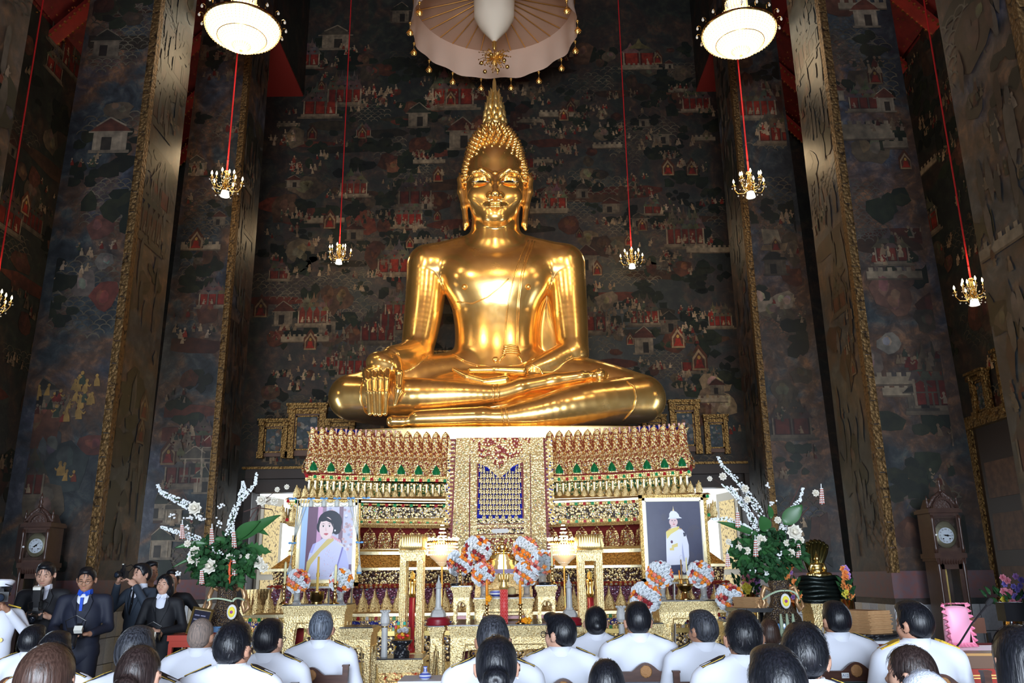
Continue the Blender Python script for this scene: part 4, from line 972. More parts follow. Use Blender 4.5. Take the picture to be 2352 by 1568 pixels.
for i, (v0, v1, m_) in enumerate(((1191, 1203, FRIEZE), (1205, 1212, LAT), (1214, 1226, FRIEZE), (1228, 1236, LAT))): pslab('cloth_band', [(1095, v0), (1203, v0 - 1), (1204, v1 - 1), (1094, v1)], m_, .05, hc)
pslab('lower_panel', [(1092, 1237), (1206, 1236), (1208, 1272), (1150, 1280), (1090, 1274)], LOT2, .04, hc)
pp = MB(); c = [pe(1127, 1219), pe(1132, 1215), pe(1165, 1214), pe(1171, 1219), pe(1165, 1224), pe(1132, 1224)]; pp.flat([(x, y - .065, z) for x, y, z in reversed(c)]); pp.build('name_plate', M('plate_grey', (.30, .28, .26), .4, .5), hc)
# gilt flower lattice on the blue panel
fl_ = MB()
for a in range(4):
    t = a * PI / 2 + PI / 4; fl_.ico((.022 * math.cos(t), -.008, .022 * math.sin(t)), .022, 1, sc=(1, .4, 1))
for k in range(5): fl_.ico((0, -.01, .05 + .018 * k), .022 - .003 * k, 1, sc=(1.1, .5, 1))
fl_.ico((-.04, -.006, .055), .016, 1, sc=(1, .5, 1)); fl_.ico((.04, -.006, .055), .016, 1, sc=(1, .5, 1)); fl_.ico((0, -.012, 0), .014, 1)
fm_ = fl_.mesh('gilt_flower', True); fm_.materials.append(BRIGHT)
for r in range(10):
    for cidx in range(7):
        u = 1105 + cidx * 14.6 + (7.3 if r % 2 else 0); v = 1080 + r * 12.2
        if u > 1198 or (v < 1100 and abs(u - 1148) < (1100 - v) * 1.3 + 8): continue
        p = pe(u, v); ob('gilt_flower', fm_, None, hc, (p[0], p[1] - .045, p[2]))
# red fringe teeth along both edges of the cloth and the jewelled side straps
ft = MB().box((0, 0, 0), (.07, .03, .028), col=None).mesh('fringe_tooth'); ft.materials.append(REDC)
for s in (0, 1):
    for k in range(26):
        u = (1041 - k * .25, 1251 + k * .33)[s]; p = pe(u, 1012 + k * 9.6); ob('fringe_tooth', ft, None, hc, (p[0], p[1] - .03, p[2]))
BLG = mosaic('blue_strap', 22, [(0, (.04, .05, .6)), (.5, (.03, .03, .1)), (.8, (.7, .7, .8))], ground=(.7, .45, .14), ring=(.3, .6))
pslab('side_strap', [(1030, 1010), (1046, 1010), (1040, 1190), (1030, 1206), (1014, 1204), (1022, 1180)], BLG, .0, altar, .22)
pslab('side_strap', [(1252, 1008), (1268, 1008), (1274, 1180), (1284, 1200), (1268, 1206), (1258, 1190)], BLG, .0, altar, .22)

# ---------------------------------------------------------------- gilded offering tables in front of the altar
TOPB = M('table_top_black', (.02, .02, .025), .2); REDL = M('red_lacquer', (.28, .014, .018), .3); TGOLD = carved_gold('table_gilt', (1.0, .80, .42), 58, .5, .40, (.72, .48, .17)); TGOLD2 = carved_gold('table_gilt_red', (1.0, .72, .30), 40, .9, .38, (.45, .05, .02))
TBRIGHT = carved_gold('table_gilt_plain', (.95, .78, .42), 90, .5, .42, (.5, .3, .08))
def moo(label, u0, u1, vt, Y, depth, z0=0., group=None, mat=None, arch=True, thick=1.):
    a, b_ = P(u0, vt, Y), P(u1, vt, Y); w = b_.x - a.x; zt = (a.z + b_.z) / 2; H = zt - z0; cx = (a.x + b_.x) / 2
    t = thing('offering_table', label, 'table', (cx, Y + depth / 2, z0), 0, group); mat = mat or TGOLD; d = depth / 2; k = thick
    MB().box((0, 0, H - .006), (w - .02, depth - .02, .012)).build('table_top', TOPB, t)
    c = MB()
    for z, dz, e in ((H - .03, .036, .0), (H - .062, .03, -.03), (H - .10, .05, -.05)): c.box((0, 0, z), (w + e, depth + e, dz))
    c.build('cornice', TBRIGHT, t)
    lw = min(.13, w * .17) * k; ap = min(.13, H * .22); zc = H - .125
    ww = w - .06
    def apron(W, dd, rot, nm):
        # apron with a lobed arch, legs that narrow and turn out at the foot
        x0, x1 = -W / 2, W / 2; n = 9
        inner = []
        for i in range(n + 1):
            tt = i / n; x = x1 - lw - (W - 2 * lw) * tt; inner.append((x, zc - ap - .012 * math.cos(tt * PI * 6) + (.04 if abs(tt - .5) < .06 else 0)))
        poly = [(x0 + .02, .0), (x0 + lw * .95, 0), (x0 + lw * .62, H * .16), (x0 + lw * .85, H * .42), (x0 + lw, zc - ap - .03)] + list(reversed(inner)) + [(x1 - lw, zc - ap - .03), (x1 - lw * .85, H * .42), (x1 - lw * .62, H * .16), (x1 - lw * .95, 0), (x1 - .02, 0), (x1 - .005, H * .1), (x1 - .02, H * .3), (x1, zc), (x0, zc), (x0 + .02, H * .3), (x0 + .005, H * .1)]
        b = MB(); M4 = Matrix.Rotation(rot, 4, 'Z'); vs = []
        n_ = len(poly)
        f = [M4 @ Vector((x, -dd, z)) for x, z in poly]; g = [M4 @ Vector((x, -dd + .035, z)) for x, z in poly]
        b.add([tuple(p) for p in f], [tuple(range(n_))]); b.add([tuple(p) for p in f + g], [(i + n_, (i + 1) % n_ + n_, (i + 1) % n_, i) for i in range(n_)])
        o = b.build(nm, mat, t)
        rb = MB(); rb.add([tuple(p) for p in g], [tuple(reversed(range(n_)))]); rb.build('red_lining', REDL, o)
        bd = MB(); M3 = [M4 @ Vector((x, -dd - .006, z)) for x, z in ((x0 + lw * .85, H * .45), (x0 + lw + .03, zc - ap * .55), (x1 - lw - .03, zc - ap * .55), (x1 - lw * .85, H * .45))]; bd.tube([tuple(p) for p in M3], .010, 5); bd.build('bead_moulding', TBRIGHT, o)
    apron(ww, d - .03, 0, 'front_apron'); apron(depth - .06, ww / 2, PI / 2, 'side_apron'); apron(depth - .06, ww / 2, -PI / 2, 'side_apron'); apron(ww, d - .03, PI, 'back_apron')
    r = MB(); r.box((0, 0, H * .14), (ww - .02, .03, .035)); r.build('stretcher', REDL, t)
    return t, zt
TG = 'gilded tables set out before the altar'
T1, z1 = moo('tall gilded table under the portrait of the woman in white', 646, 797, 1388, 9.9, .55, group=TG)
T2, z2 = moo('lower gilded table with black top, right of the grey-haired man', 777, 857, 1440, 9.25, .5, group=TG)
T3, z3 = moo('low gilded table carrying the black pedestal bowl with two bottles', 862, 972, 1512, 8.3, .45, group=TG, mat=TGOLD2)
T4, z4 = moo('narrow gilded stand under the pale stone pillar with a red base, left of the middle', 982, 1022, 1437, 9.35, .30, group=TG)
T5, z5 = moo('long gilded table in the middle carrying smaller tables and the red candle', 1028, 1288, 1434, 9.4, 1.25, group=TG)
T6, z6 = moo('gilded table on the long table, behind the red candle', 1086, 1228, 1372, 10.05, .45, z5, TG)
T7, z7 = moo('small tall gilded table with the pale candle, left end of the long table', 1035, 1084, 1345, 9.75, .30, z5, TG)
T8, z8 = moo('small tall gilded table with the empty glass dome, right end of the long table', 1229, 1281, 1343, 9.75, .30, z5, TG)
T9, z9 = moo('gilded stand behind the middle table under the little gold seated figure', 1086, 1226, 1316, 11.0, .55, 0, TG)
T10, z10 = moo('narrow gilded stand under the pale stone pillar, right of the man in glasses', 1296, 1338, 1437, 9.35, .30, group=TG)
T11, z11 = moo('tall gilded table under the portrait of the man in a helmet', 1508, 1654, 1378, 9.9, .55, group=TG)
T12, z12 = moo('lower gilded table left of the table below the helmet portrait', 1440, 1526, 1430, 9.25, .5, group=TG)
T13, z13 = moo('low gilded table hidden behind the seated row, carrying the short stone pillar on the right', 1378, 1480, 1505, 8.5, .45, group=TG, mat=TGOLD2)
T14, z14 = moo('gilded stand under the dark figure sheltered by a serpent hood', 1862, 1958, 1383, 9.85, .45, group=TG)

# ---------------------------------------------------------------- things on the tables
BRASS = M('brass', (.85, .58, .20), .22, 1.); WAXY = M('pale_yellow_wax', (.85, .78, .42), .4); WAXO = M('orange_wax', (.85, .28, .02), .4); WAXR = M('red_wax', (.62, .03, .03), .45)
CRYS = M('cut_crystal', (.92, .95, .97), .06, 0, trans=.85, ior=1.5, bump=(55, .9)); GLASS = M('clear_glass', (.97, .99, .99), .02, 0, trans=1., ior=1.05)
STONE = M('pale_stone', (.52, .52, .50), .5, noise=(12, (.44, .44, .43), 4)); BLK = M('black_lacquer', (.012, .012, .014), .25); INLAY = mosaic('pearl_inlay', 26, [(0, (.6, .65, .68)), (.5, (.15, .18, .2))], ground=(.012, .012, .015), gold=(.02, .02, .025), ring=(.22, .24))
def px(n, p): return n / ppm(p)
def at(u, v, Y, z=None):
    p = P(u, v, Y)
    if z is not None: p.z = z
    return p
def candlestick(label, u, Y, z, vtop, vst, m, group=None, wpx=9):
    p = at(u, 1300, Y, z); top = P(u, vtop, Y).z - z; s = max(P(u, vst, Y).z - z, .05)
    t = thing('candlestick', label, 'candlestick', p, 0, group)
    MB().lathe([(.055, 0), (.058, .008), (.03, .02), (.016, .035), (.02, s * .3), (.012, s * .4), (.026, s * .48), (.014, s * .55), (.012, s * .75), (.024, s * .82), (.013, s * .88), (.03, s * .96), (.03, s)], n=14).build('stem', BRASS, t, True)
    r = px(wpx, p) / 2
    MB().lathe([(r, s), (r, top - .02), (r * .6, top), (.001, top + .003)], n=10).build('candle', m, t, True)
    return t
candlestick('brass candlestick with pale candle, left end of the table under the woman portrait', 656, 10.0, z1, 1290, 1340, WAXY, 'candlesticks', 6)
candlestick('brass candlestick with pale candle, right of the brass incense bowl', 772, 10.0, z1, 1296, 1338, WAXY, 'candlesticks', 6)
candlestick('brass candlestick with pale candle, left end of the long table', 1057, 9.85, z7, 1257, 1303, WAXY, 'candlesticks', 5)
candlestick('brass candlestick with pale candle beside the empty glass dome', 1268, 9.85, z8, 1256, 1299, WAXY, 'candlesticks', 5)
candlestick('brass candlestick with orange candle, left of the big red candle', 1118, 9.55, z5, 1332, 1388, WAXO, 'candlesticks', 6)
candlestick('brass candlestick with orange candle, right of the big red candle', 1194, 9.55, z5, 1332, 1386, WAXO, 'candlesticks', 6)
# brass incense bowl with a tall bundle of sticks
p = at(727, 1388, 10.12, z1); t = thing('incense_bowl', 'brass incense bowl with a tall bundle of sticks under the woman portrait', 'incense bowl', p)
MB().lathe([(.06, 0), (.065, .012), (.058, .03), (.078, .045), (.082, .13), (.088, .14), (.083, .14), (.075, .10), (.07, .06)], n=20, cap=False).build('bowl', BRASS, t, True)
b = MB()
for k in range(8): a = k * PI / 4; b.tube([(.010 * math.cos(a), .010 * math.sin(a), .03), (.007 * math.cos(a), .007 * math.sin(a), P(727, 1278, 10.12).z - z1)], .006, 5)
b.lathe([(.02, .30), (.02, .345)], n=8); b.build('stick_bundle', M('incense_gold', (.62, .42, .10), .5, .4), t)
# footed gold bowl on the right table
p = at(1575, 1378, 10.1, z11); t = thing('offering_bowl', 'footed gold bowl holding little candles under the helmet portrait', 'bowl', p)
MB().lathe([(.065, 0), (.068, .01), (.05, .025), (.045, .07), (.03, .085), (.06, .105), (.095, .15), (.10, .175), (.096, .178), (.085, .15)], n=20, cap=False).build('bowl', BRASS, t, True)
for x, h_, m_ in ((-.028, .24, M('incense_brown', (.30, .16, .05), .7)), (.035, .26, WAXY), (-.055, .12, WAXO)):
    MB().lathe([(.018, .14), (.014, .22), (.010, .23)], (x, 0, 0), 8).build('holder', BRASS, t); MB().lathe([(.008, .2), (.008, .2 + h_), (.002, .21 + h_)], (x, 0, 0), 7).build('candle', m_, t)
# crystal vases with balls of roses and carnations
FC = [M('petal_white', (.84, .87, .90), .6), M('petal_orange', (.90, .30, .03), .55), M('petal_coral', (.86, .28, .20), .55), M('petal_red', (.35, .03, .04), .55)]
def rose():
    b = MB()
    for r, n, w, lift in ((.006, 3, .013, .016), (.013, 5, .016, .010), (.021, 6, .018, .003)):
        for i in range(n):
            a = 2 * PI * i / n + r * 90; c, s = math.cos(a), math.sin(a)
            q0 = (c * r * .4, s * r * .4, lift - .012); q1 = (c * r - s * w * .6, s * r + c * w * .6, lift); q2 = (c * r * 1.25, s * r * 1.25, lift + .010); q3 = (c * r + s * w * .6, s * r - c * w * .6, lift)
            b.add([q0, q1, q2, q3], [(0, 3, 2, 1)])
    b.ico((0, 0, .004), .017, 1, sc=(1, 1, .9)); return b
def carn():
    b = MB(); rr = random.Random(5)
    for k in range(30):
        a = k * 2.4; h_ = rr.uniform(.2, 1.2); c, s = math.cos(a) * math.sin(h_), math.sin(a) * math.sin(h_); d = Vector((c, s, math.cos(h_))); o = d.orthogonal() * .012; pt = d * .026
        b.add([tuple(d * .008), tuple(pt + o), tuple(pt * 1.1), tuple(pt - o)], [(0, 1, 2, 3)])
    b.ico((0, 0, 0), .02, 1, sc=(1, 1, .7)); return b
FME = []
for k in range(4):
    me = (carn() if k == 0 else rose()).mesh('flower', False); me.materials.append(FC[k]); FME.append(me)
LEAFD = M('flower_ball_foliage', (.34, .40, .32), .7); GYPS = M('baby_breath', (.72, .76, .78), .7)
def flower_ball(label, u, v, d, Y, group='balls of orange and white flowers'):
    c = P(u, v, Y); r = px(d, c) / 2; rr = random.Random(int(u * 7 + v)); t = thing('flower_ball', label, 'flowers', c, 0, group)
    MB().ico((0, 0, 0), r * .86, 2).build('foliage', LEAFD, t, True)
    g = MB()
    for k in range(130):
        d_ = Vector((rr.gauss(0, 1), rr.gauss(0, 1), rr.gauss(0, 1))).normalized(); g.ico(tuple(d_ * r * rr.uniform(.96, 1.1)), .0055, 0)
    g.build('baby_breath', GYPS, t, kind='stuff')
    n = 84
    for i in range(n):
        zz = 1 - 2 * (i + .5) / n; a = i * 2.39996; q_ = math.sqrt(1 - zz * zz); d_ = Vector((q_ * math.cos(a), q_ * math.sin(a), zz))
        cl = math.sin(d_.x * 3 + rr.random() * 1.2 + d_.z * 4); k = 0 if cl > .25 or rr.random() < .2 else rr.choice([1, 1, 1, 2, 2, 3])
        o = ob('flower', FME[k], None, t, d_ * r * .93); o.rotation_mode = 'QUATERNION'; o.rotation_quaternion = Vector((0, 0, 1)).rotation_difference(d_); s = r / .125 * rr.uniform(.95, 1.2); o.scale = (s, s, s)
    return t, c, r
def crystal_vase(label, u, Y, z, vtop, wpx=18):
    p = at(u, 1300, Y, z); h_ = P(u, vtop, Y).z - z; r = px(wpx, p) / 2; t = thing('crystal_vase', label, 'vase', p, 0, 'cut crystal vases')
    MB().lathe([(r * .95, 0), (r, .01), (r * .75, h_ * .25), (r * .7, h_ * .5), (r * .9, h_ * .85), (r * 1.1, h_), (r * .98, h_), (r * .78, h_ * .85), (r * .6, h_ * .5), (r * .6, .03), (.001, .025)], n=16, cap=False).build('glass_body', CRYS, t, False)
for (u, v, d, Y, z, where) in [(685, 1334, 50, 10.15, z1, 'left of the brass incense bowl'), (784, 1333, 50, 10.15, z1, 'right end of the table under the woman portrait'), (1097, 1262, 58, 11.15, z9, 'left of the little gold seated figure'), (1056, 1292, 54, 9.95, z7, 'behind the pale candle on the small left table'),
                           (1110, 1318, 50, 10.25, z6, 'left rear of the big red candle'), (1207, 1261, 54, 11.15, z9, 'right of the little gold seated figure'), (1246, 1291, 52, 9.98, z8, 'behind the empty glass dome'), (1208, 1316, 53, 10.25, z6, 'right rear of the big red candle'),
                           (1515, 1320, 57, 10.1, z11, 'left of the footed gold bowl'), (1609, 1318, 55, 10.1, z11, 'right of the footed gold bowl'), (1483, 1372, 64, 9.5, z12, 'low, left of the table below the helmet portrait'), (1676, 1372, 58, 9.6, None, 'beside the small stack of manuscripts')]:
    t, c, r = flower_ball('ball of orange, coral and white flowers ' + where, u, v, d, Y)
    if z is None:
        z = P(1680, 1425, 9.6).z
        s_, _z = moo('small gilded stand under the flowers beside the small stack of manuscripts', 1660, 1704, 1425, 9.45, .32, group=TG); z = _z
    crystal_vase('cut crystal vase under the flowers ' + where, u + (3 if u > 1400 else 1), Y, z, v + d * .42, 19)
# big red candle with gold lotus top
p = at(1158, 1440, 9.7, z5); t = thing('altar_candle', 'big red candle with patterned shaft and gold lotus top in the middle', 'candle', p); r = px(18, p) / 2; h0 = P(1158, 1353, 9.7).z - z5; h1 = P(1158, 1317, 9.7).z - z5
MB().lathe([(r, 0), (r, h0)], n=18).build('candle_shaft', WAXR, t, True)
b = MB()
for k in range(9):
    zc = h0 * (k + .5) / 9
    for a in range(5):
        an = -PI / 2 + (a - 2) * .62; b.tube([(r * 1.005 * math.cos(an + e * .28), r * 1.005 * math.sin(an + e * .28), zc + f * h0 / 20) for e, f in ((0, -1), (1, 0), (0, 1), (-1, 0), (0, -1))], .0022, 4)
b.build('lattice_relief', M('red_wax_pale', (.78, .22, .2), .5), t)
b = MB(); b.lathe([(r * 1.05, h0 - .002), (r * 1.35, h0 + .03), (r * 1.1, h0 + .06), (r * 1.2, h0 + .1), (r * 1.1, h1 - .05)], n=16)
for k in range(10):
    a = 2 * PI * k / 10; b.tube([(r * q_ * math.cos(a), r * q_ * math.sin(a), zz) for q_, zz in ((1.0, h0 + .08), (1.15, (h0 + h1) / 2 + .03), (1.3, h1 - .01), (1.5, h1 + .005))], [.014, .016, .012, .003], 5)
b.build('lotus_top', M('lotus_gold', (.95, .66, .24), .35, .8), t, True)
MB().tube([(0, 0, h1 - .05), (.002, 0, P(1156, 1262, 9.7).z - z5)], .008, 6).build('wick_thread', M('yellow_thread', (.80, .55, .05), .7), t)
# marigolds, bowl and tray on the tables
MAR = M('marigold', (.90, .36, .01), .7)
for u, v, Y, z, w in ((1126, 1370, 9.62, z5, 'left of the red candle'), (1206, 1426, 9.55, z5, 'right of the red candle on the table'), (1214, 1426, 9.58, z5, 'rightmost beside the brass candlestick with orange candle')):
    c = P(u, v, Y); c.z = max(c.z, z + .03) if v > 1400 else c.z; b = MB(); rr = random.Random(u)
    for k in range(5): a = 2 * PI * k / 5; b.ico((.022 * math.cos(a), rr.uniform(-.012, .012), .022 * math.sin(a)), .02, 1)
    b.ico((0, -.01, 0), .016, 1)
    if v < 1400: c = P(1122, 1374, 9.55 - .02)
    o = b.build('marigold', MAR, None, True, loc=c); tag(o, 'orange marigold bloom ' + w, 'flower', 'marigold blooms')
PORC = Mattr('porcelain_paint', .15, 0, 0, .5)
p = at(1140, 1371, 10.12, z6 + .004); t = thing('porcelain_bowl', 'small blue and white porcelain bowl left of the red candle', 'bowl', p); b = MB()
for (r0, za, r1, zb_, c) in ((.035, 0, .05, .012, (.6, .62, .7)), (.05, .012, .075, .03, (.07, .1, .5)), (.075, .03, .08, .05, (.75, .77, .82)), (.08, .05, .07, .065, (.1, .13, .55)), (.07, .065, .03, .078, (.75, .77, .82))): b.lathe([(r0, za), (r1, zb_)], n=18, cap=zb_ > .07, col=c)
b.build('bowl', PORC, t, True, True)
p = at(1175, 1371, 10.12, z6 + .004); t = thing('offering_tray', 'dark tray with a yellow cloth bundle right of the red candle', 'tray', p); MB().lathe([(.05, 0), (.1, .02), (.105, .03), (.09, .022)], n=18, cap=False).build('tray', M('dark_wood', (.05, .012, .01), .35), t, True)
MB().ico((0, 0, .065), .055, 2, sc=(1, .8, 1)).build('cloth_bundle', M('straw_cloth', (.62, .48, .22), .8, bump=(80, .5)), t, True)
# glass domes on black bases
for u, Y, z, l in ((1049, 9.88, z7, 'clear glass dome on a black base at the left end of the long table'), (1252, 9.86, z8, 'clear glass dome on a black base at the right end of the long table')):
    p = at(u, 1340, Y, z); h_ = P(u, 1270, Y).z - z; r = px(28, p) / 2; t = thing('glass_dome', l, 'glass dome', p, 0, 'glass domes')
    MB().lathe([(r * .9, 0), (r * 1.12, .012), (r * 1.12, .022), (r, .03)], n=20).build('base', BLK, t, True)
    MB().lathe([(r, .03), (r, h_ * .78), (r * .92, h_ * .88), (r * .6, h_ * .97), (.001, h_)], n=24, cap=False).build('glass', GLASS, t, True)
# small gold seated figure on a stepped throne
def seated_fig(parent, s, m, z, nm='figure'):
    pr = [ell((0, 0, z + .36 * s), (.22 * s, .15 * s, .17 * s), k=.05 * s), ell((0, -.02 * s, z + .52 * s), (.26 * s, .14 * s, .14 * s), k=.06 * s), ell((0, 0, z + .28 * s), (.24 * s, .18 * s, .12 * s), k=.05 * s),
          cap((0, 0, z + .6 * s), (0, 0, z + .72 * s), .075 * s, .07 * s, k=.03 * s), ell((0, -.01 * s, z + .82 * s), (.12 * s, .125 * s, .155 * s), k=.02 * s), ell((0, 0, z + .98 * s), (.06 * s, .06 * s, .07 * s), k=.04 * s), cap((0, 0, z + 1.0 * s), (0, 0, z + 1.24 * s), .035 * s, .006 * s, k=.02 * s)]
    for k in (-1, 1):
        pr += [ell((k * .125 * s, 0, z + .80 * s), (.02 * s, .03 * s, .075 * s), k=.015 * s)]
        pr += chain([(k * .27 * s, 0, z + .54 * s), (k * .33 * s, -.01 * s, z + .36 * s), (k * .28 * s, -.10 * s, z + .22 * s)], [.085 * s, .07 * s, .06 * s], .03 * s)
    pr += chain([(.28 * s, -.10 * s, z + .22 * s), (.05 * s, -.20 * s, z + .20 * s)], [.06 * s, .05 * s], .03 * s) + chain([(-.28 * s, -.10 * s, z + .22 * s), (-.30 * s, -.24 * s, z + .17 * s), (-.28 * s, -.27 * s, z + .05 * s)], [.06 * s, .05 * s, .025 * s], .03 * s)
    pr += chain([(-.18 * s, .0, z + .14 * s), (-.45 * s, -.12 * s, z + .11 * s), (.02 * s, -.22 * s, z + .12 * s), (.25 * s, -.2 * s, z + .13 * s)], [.13 * s, .11 * s, .08 * s, .06 * s], .04 * s) + chain([(.18 * s, 0, z + .14 * s), (.45 * s, -.12 * s, z + .10 * s), (-.05 * s, -.24 * s, z + .06 * s)], [.13 * s, .11 * s, .06 * s], .04 * s)
    return ob(nm, solid(pr, .022 * s, nm), m, parent)
SMG = M('small_statue_gold', (1., .74, .32), .22, 1.)
p = at(1154, 1316, 11.25, z9); hb_ = P(1154, 1273, 11.25).z - z9; t = thing('seated_figurine', 'little gold seated figure on a stepped throne in the middle before the altar', 'statuette', p)
b = MB()
for k, (w, z0_, z1_) in enumerate(((.36, .05, .09), (.33, .09, .105), (.30, .105, .15), (.33, .15, .165), (.27, .165, .205), (.24, .205, .22), (.22, .22, hb_))): b.lathe([(w * .62, z0_), (w * .62, z1_)], n=24, sy=.6)
b.build('throne', SMG, t); MB().box((0, 0, .025), (.44, .30, .05)).build('cushion', M('lilac_cloth', (.30, .26, .45), .7), t)
sc_ = (P(1154, 1236, 11.25).z - P(1154, 1273, 11.25).z) / 1.0; seated_fig(t, sc_, SMG, hb_)
# tall gilt cases with a red candle behind glass
for (u0, u1, ucap, lab) in ((919, 972, 943, 'tall gilt candle case with lotus capital, left of the middle tables'), (1327, 1383, 1353, 'tall gilt candle case with lotus capital, right of the middle tables')):
    Y = 10.35; a = P(u0, 1268, Y); b_ = P(u1, 1268, Y); w = b_.x - a.x; H = a.z; cx = (a.x + b_.x) / 2; t = thing('candle_case', lab, 'candle case', (cx, Y + w / 2, 0), 0, 'gilt candle cases')
    pw = w * .27; zb_ = P(u0, 1500, Y).z
    MB().box((0, 0, zb_ / 2), (w * 1.15, w * 1.15, zb_)).build('plinth', TGOLD, t)
    for sx in (-1, 1):
        for sy in (-1, 1):
            o = MB().box((sx * (w / 2 - pw / 2), sy * (w / 2 - pw / 2), (H + zb_) / 2), (pw, pw, H - zb_ - .002)).build('post', TGOLD, t)
            bm_ = MB()
            for e in (-.3, 0, .3): bm_.box((sx * (w / 2 - pw / 2) + e * pw, sy * (w / 2 - pw / 2) + sy * pw * .5, (H + zb_) / 2), (.012, .014, H - zb_ - .24))
            bm_.build('reed_moulding', TBRIGHT, o)
    MB().box((0, 0, H - .05), (w * .97, w * .97, .10)).build('header', TGOLD, t)
    MB().box((0, 0, H + .012), (w * 1.12, w * 1.12, .03)).build('fillet', TBRIGHT, t)
    hc_ = P(ucap, 1230, Y).z - H; b = MB()
    for r_ in range(2):
        for k in range(34):
            aa = 2 * PI * (k + .5 * r_) / 34; c_, s_ = math.cos(aa), math.sin(aa); sq = 1 / max(abs(c_), abs(s_)) ** .6; q_ = w * .46 * sq
            b.tube([(c_ * q_ * f_, s_ * q_ * f_, H + .02 + hc_ * g_) for f_, g_ in ((1., 0), (1.12, .3), (1.04, .6 + .2 * r_), (1.2, .85 + .15 * r_))], [.03, .034, .026, .005], 5)
    b.box((0, 0, H + hc_ * .4), (w * .9, w * .9, hc_ * .75)); b.build('lotus_capital', M('lotus_capital_gilt', (1., .74, .30), .4, .9), t, True)
    rc = w * .13; zr = P(ucap, 1372, Y).z; zl = P(ucap, 1330, Y).z
    c = MB().lathe([(rc * 1.3, zb_), (rc * 1.3, zb_ + .04), (rc, zb_ + .05), (rc, zr)], n=14).build('candle', M('case_candle_red', (.35, .015, .03), .3), t, True)
    MB().lathe([(rc * 1.05, zr), (rc * 1.25, zr + .05), (rc * .95, zr + .1), (rc * 1.2, zl - .05), (rc * 1.35, zl), (rc * .6, zl)], n=14).build('lotus_top', BRASS, t, True)
    MB().lathe([(.001, zl + .1), (rc * .8, zl + .06), (rc * .9, zl + .03), (rc * .6, zl)], n=12).build('bulb', M('amber_bulb', (.8, .5, .1), .2), t, True)
    MB().box((0, -w / 2 + .012, (zb_ + H) / 2), (w - 2 * pw, .004, H - zb_ - .1)).build('glass_pane', GLASS, t)
# standing crystal lamps
LAMP = M('lamp_crystal_lit', (.55, .40, .24), .15, emit=((1.0, .80, .5), .28)); LAMPC = M('lamp_crystal', (1, .93, .85), .05, trans=.6, ior=1.4, emit=((1., .86, .66), .9))
for u, lab in ((1015, 'lit crystal standing lamp left of the middle tables'), (1296, 'lit crystal standing lamp right of the middle tables')):
    Y = 10.8; p = P(u, 1310, Y); t = thing('standing_lamp', lab, 'lamp', (p.x, p.y, 0), 0, 'crystal standing lamps'); zs = P(u, 1300, Y).z
    MB().lathe([(.14, 0), (.14, .02), (.03, .05), (.016, .08), (.014, zs)], n=12).build('pole', BRASS, t, True)
    R0 = px(72, p) / 2; z5_, z6_ = P(u, 1270, Y).z, P(u, 1240, Y).z
    core = MB().lathe([(.03, zs), (R0 * .45, zs + .06), (R0 * .75, z5_ - .05), (R0 * .9, z5_), (R0 * .86, z5_ + .10)], n=20, cap=False).build('shade', LAMP, t, True)
    g = MB()
    for ring, (rr_, zz) in enumerate(((.18, zs + .02), (.34, zs + .05), (.5, zs + .09), (.66, zs + .13), (.8, zs + .17), (.93, z5_ - .02), (1., z5_ + .03), (1., z5_ + .07), (.98, z5_ + .11), (.95, z5_ + .15))):
        n = int(12 + 26 * rr_)
        for k in range(n): a = 2 * PI * k / n; g.ico((R0 * rr_ * math.cos(a), R0 * rr_ * math.sin(a), zz), .011, 0)
    for k in range(16):
        a = 2 * PI * k / 16
        for j in range(5): g.ico((R0 * .3 * (1 - j * .18) * math.cos(a), R0 * .3 * (1 - j * .18) * math.sin(a), z5_ + .16 + j * .045), .012, 0)
    g.build('crystal_beads', LAMPC, core, kind='stuff')
    cr = MB().lathe([(R0 * .97, z5_ + .12), (R0 * 1.02, z5_ + .135), (R0 * .97, z5_ + .15)], n=24, cap=False)
    for k in range(18): a = 2 * PI * k / 18; cr.ico((R0 * math.cos(a), R0 * math.sin(a), z5_ + .17), .02, 0, sc=(1, 1, 1.6))
    cr.build('crown_rim', BRASS, t)
    L = bpy.data.lights.new('lamp_glow', 'POINT'); L.energy = 9; L.color = (1, .72, .42); L.shadow_soft_size = .1; lo_ = bpy.data.objects.new('lamp_glow', L); C.objects.link(lo_); lo_.parent = t; lo_.location = (0, -.28, z5_ + .05)
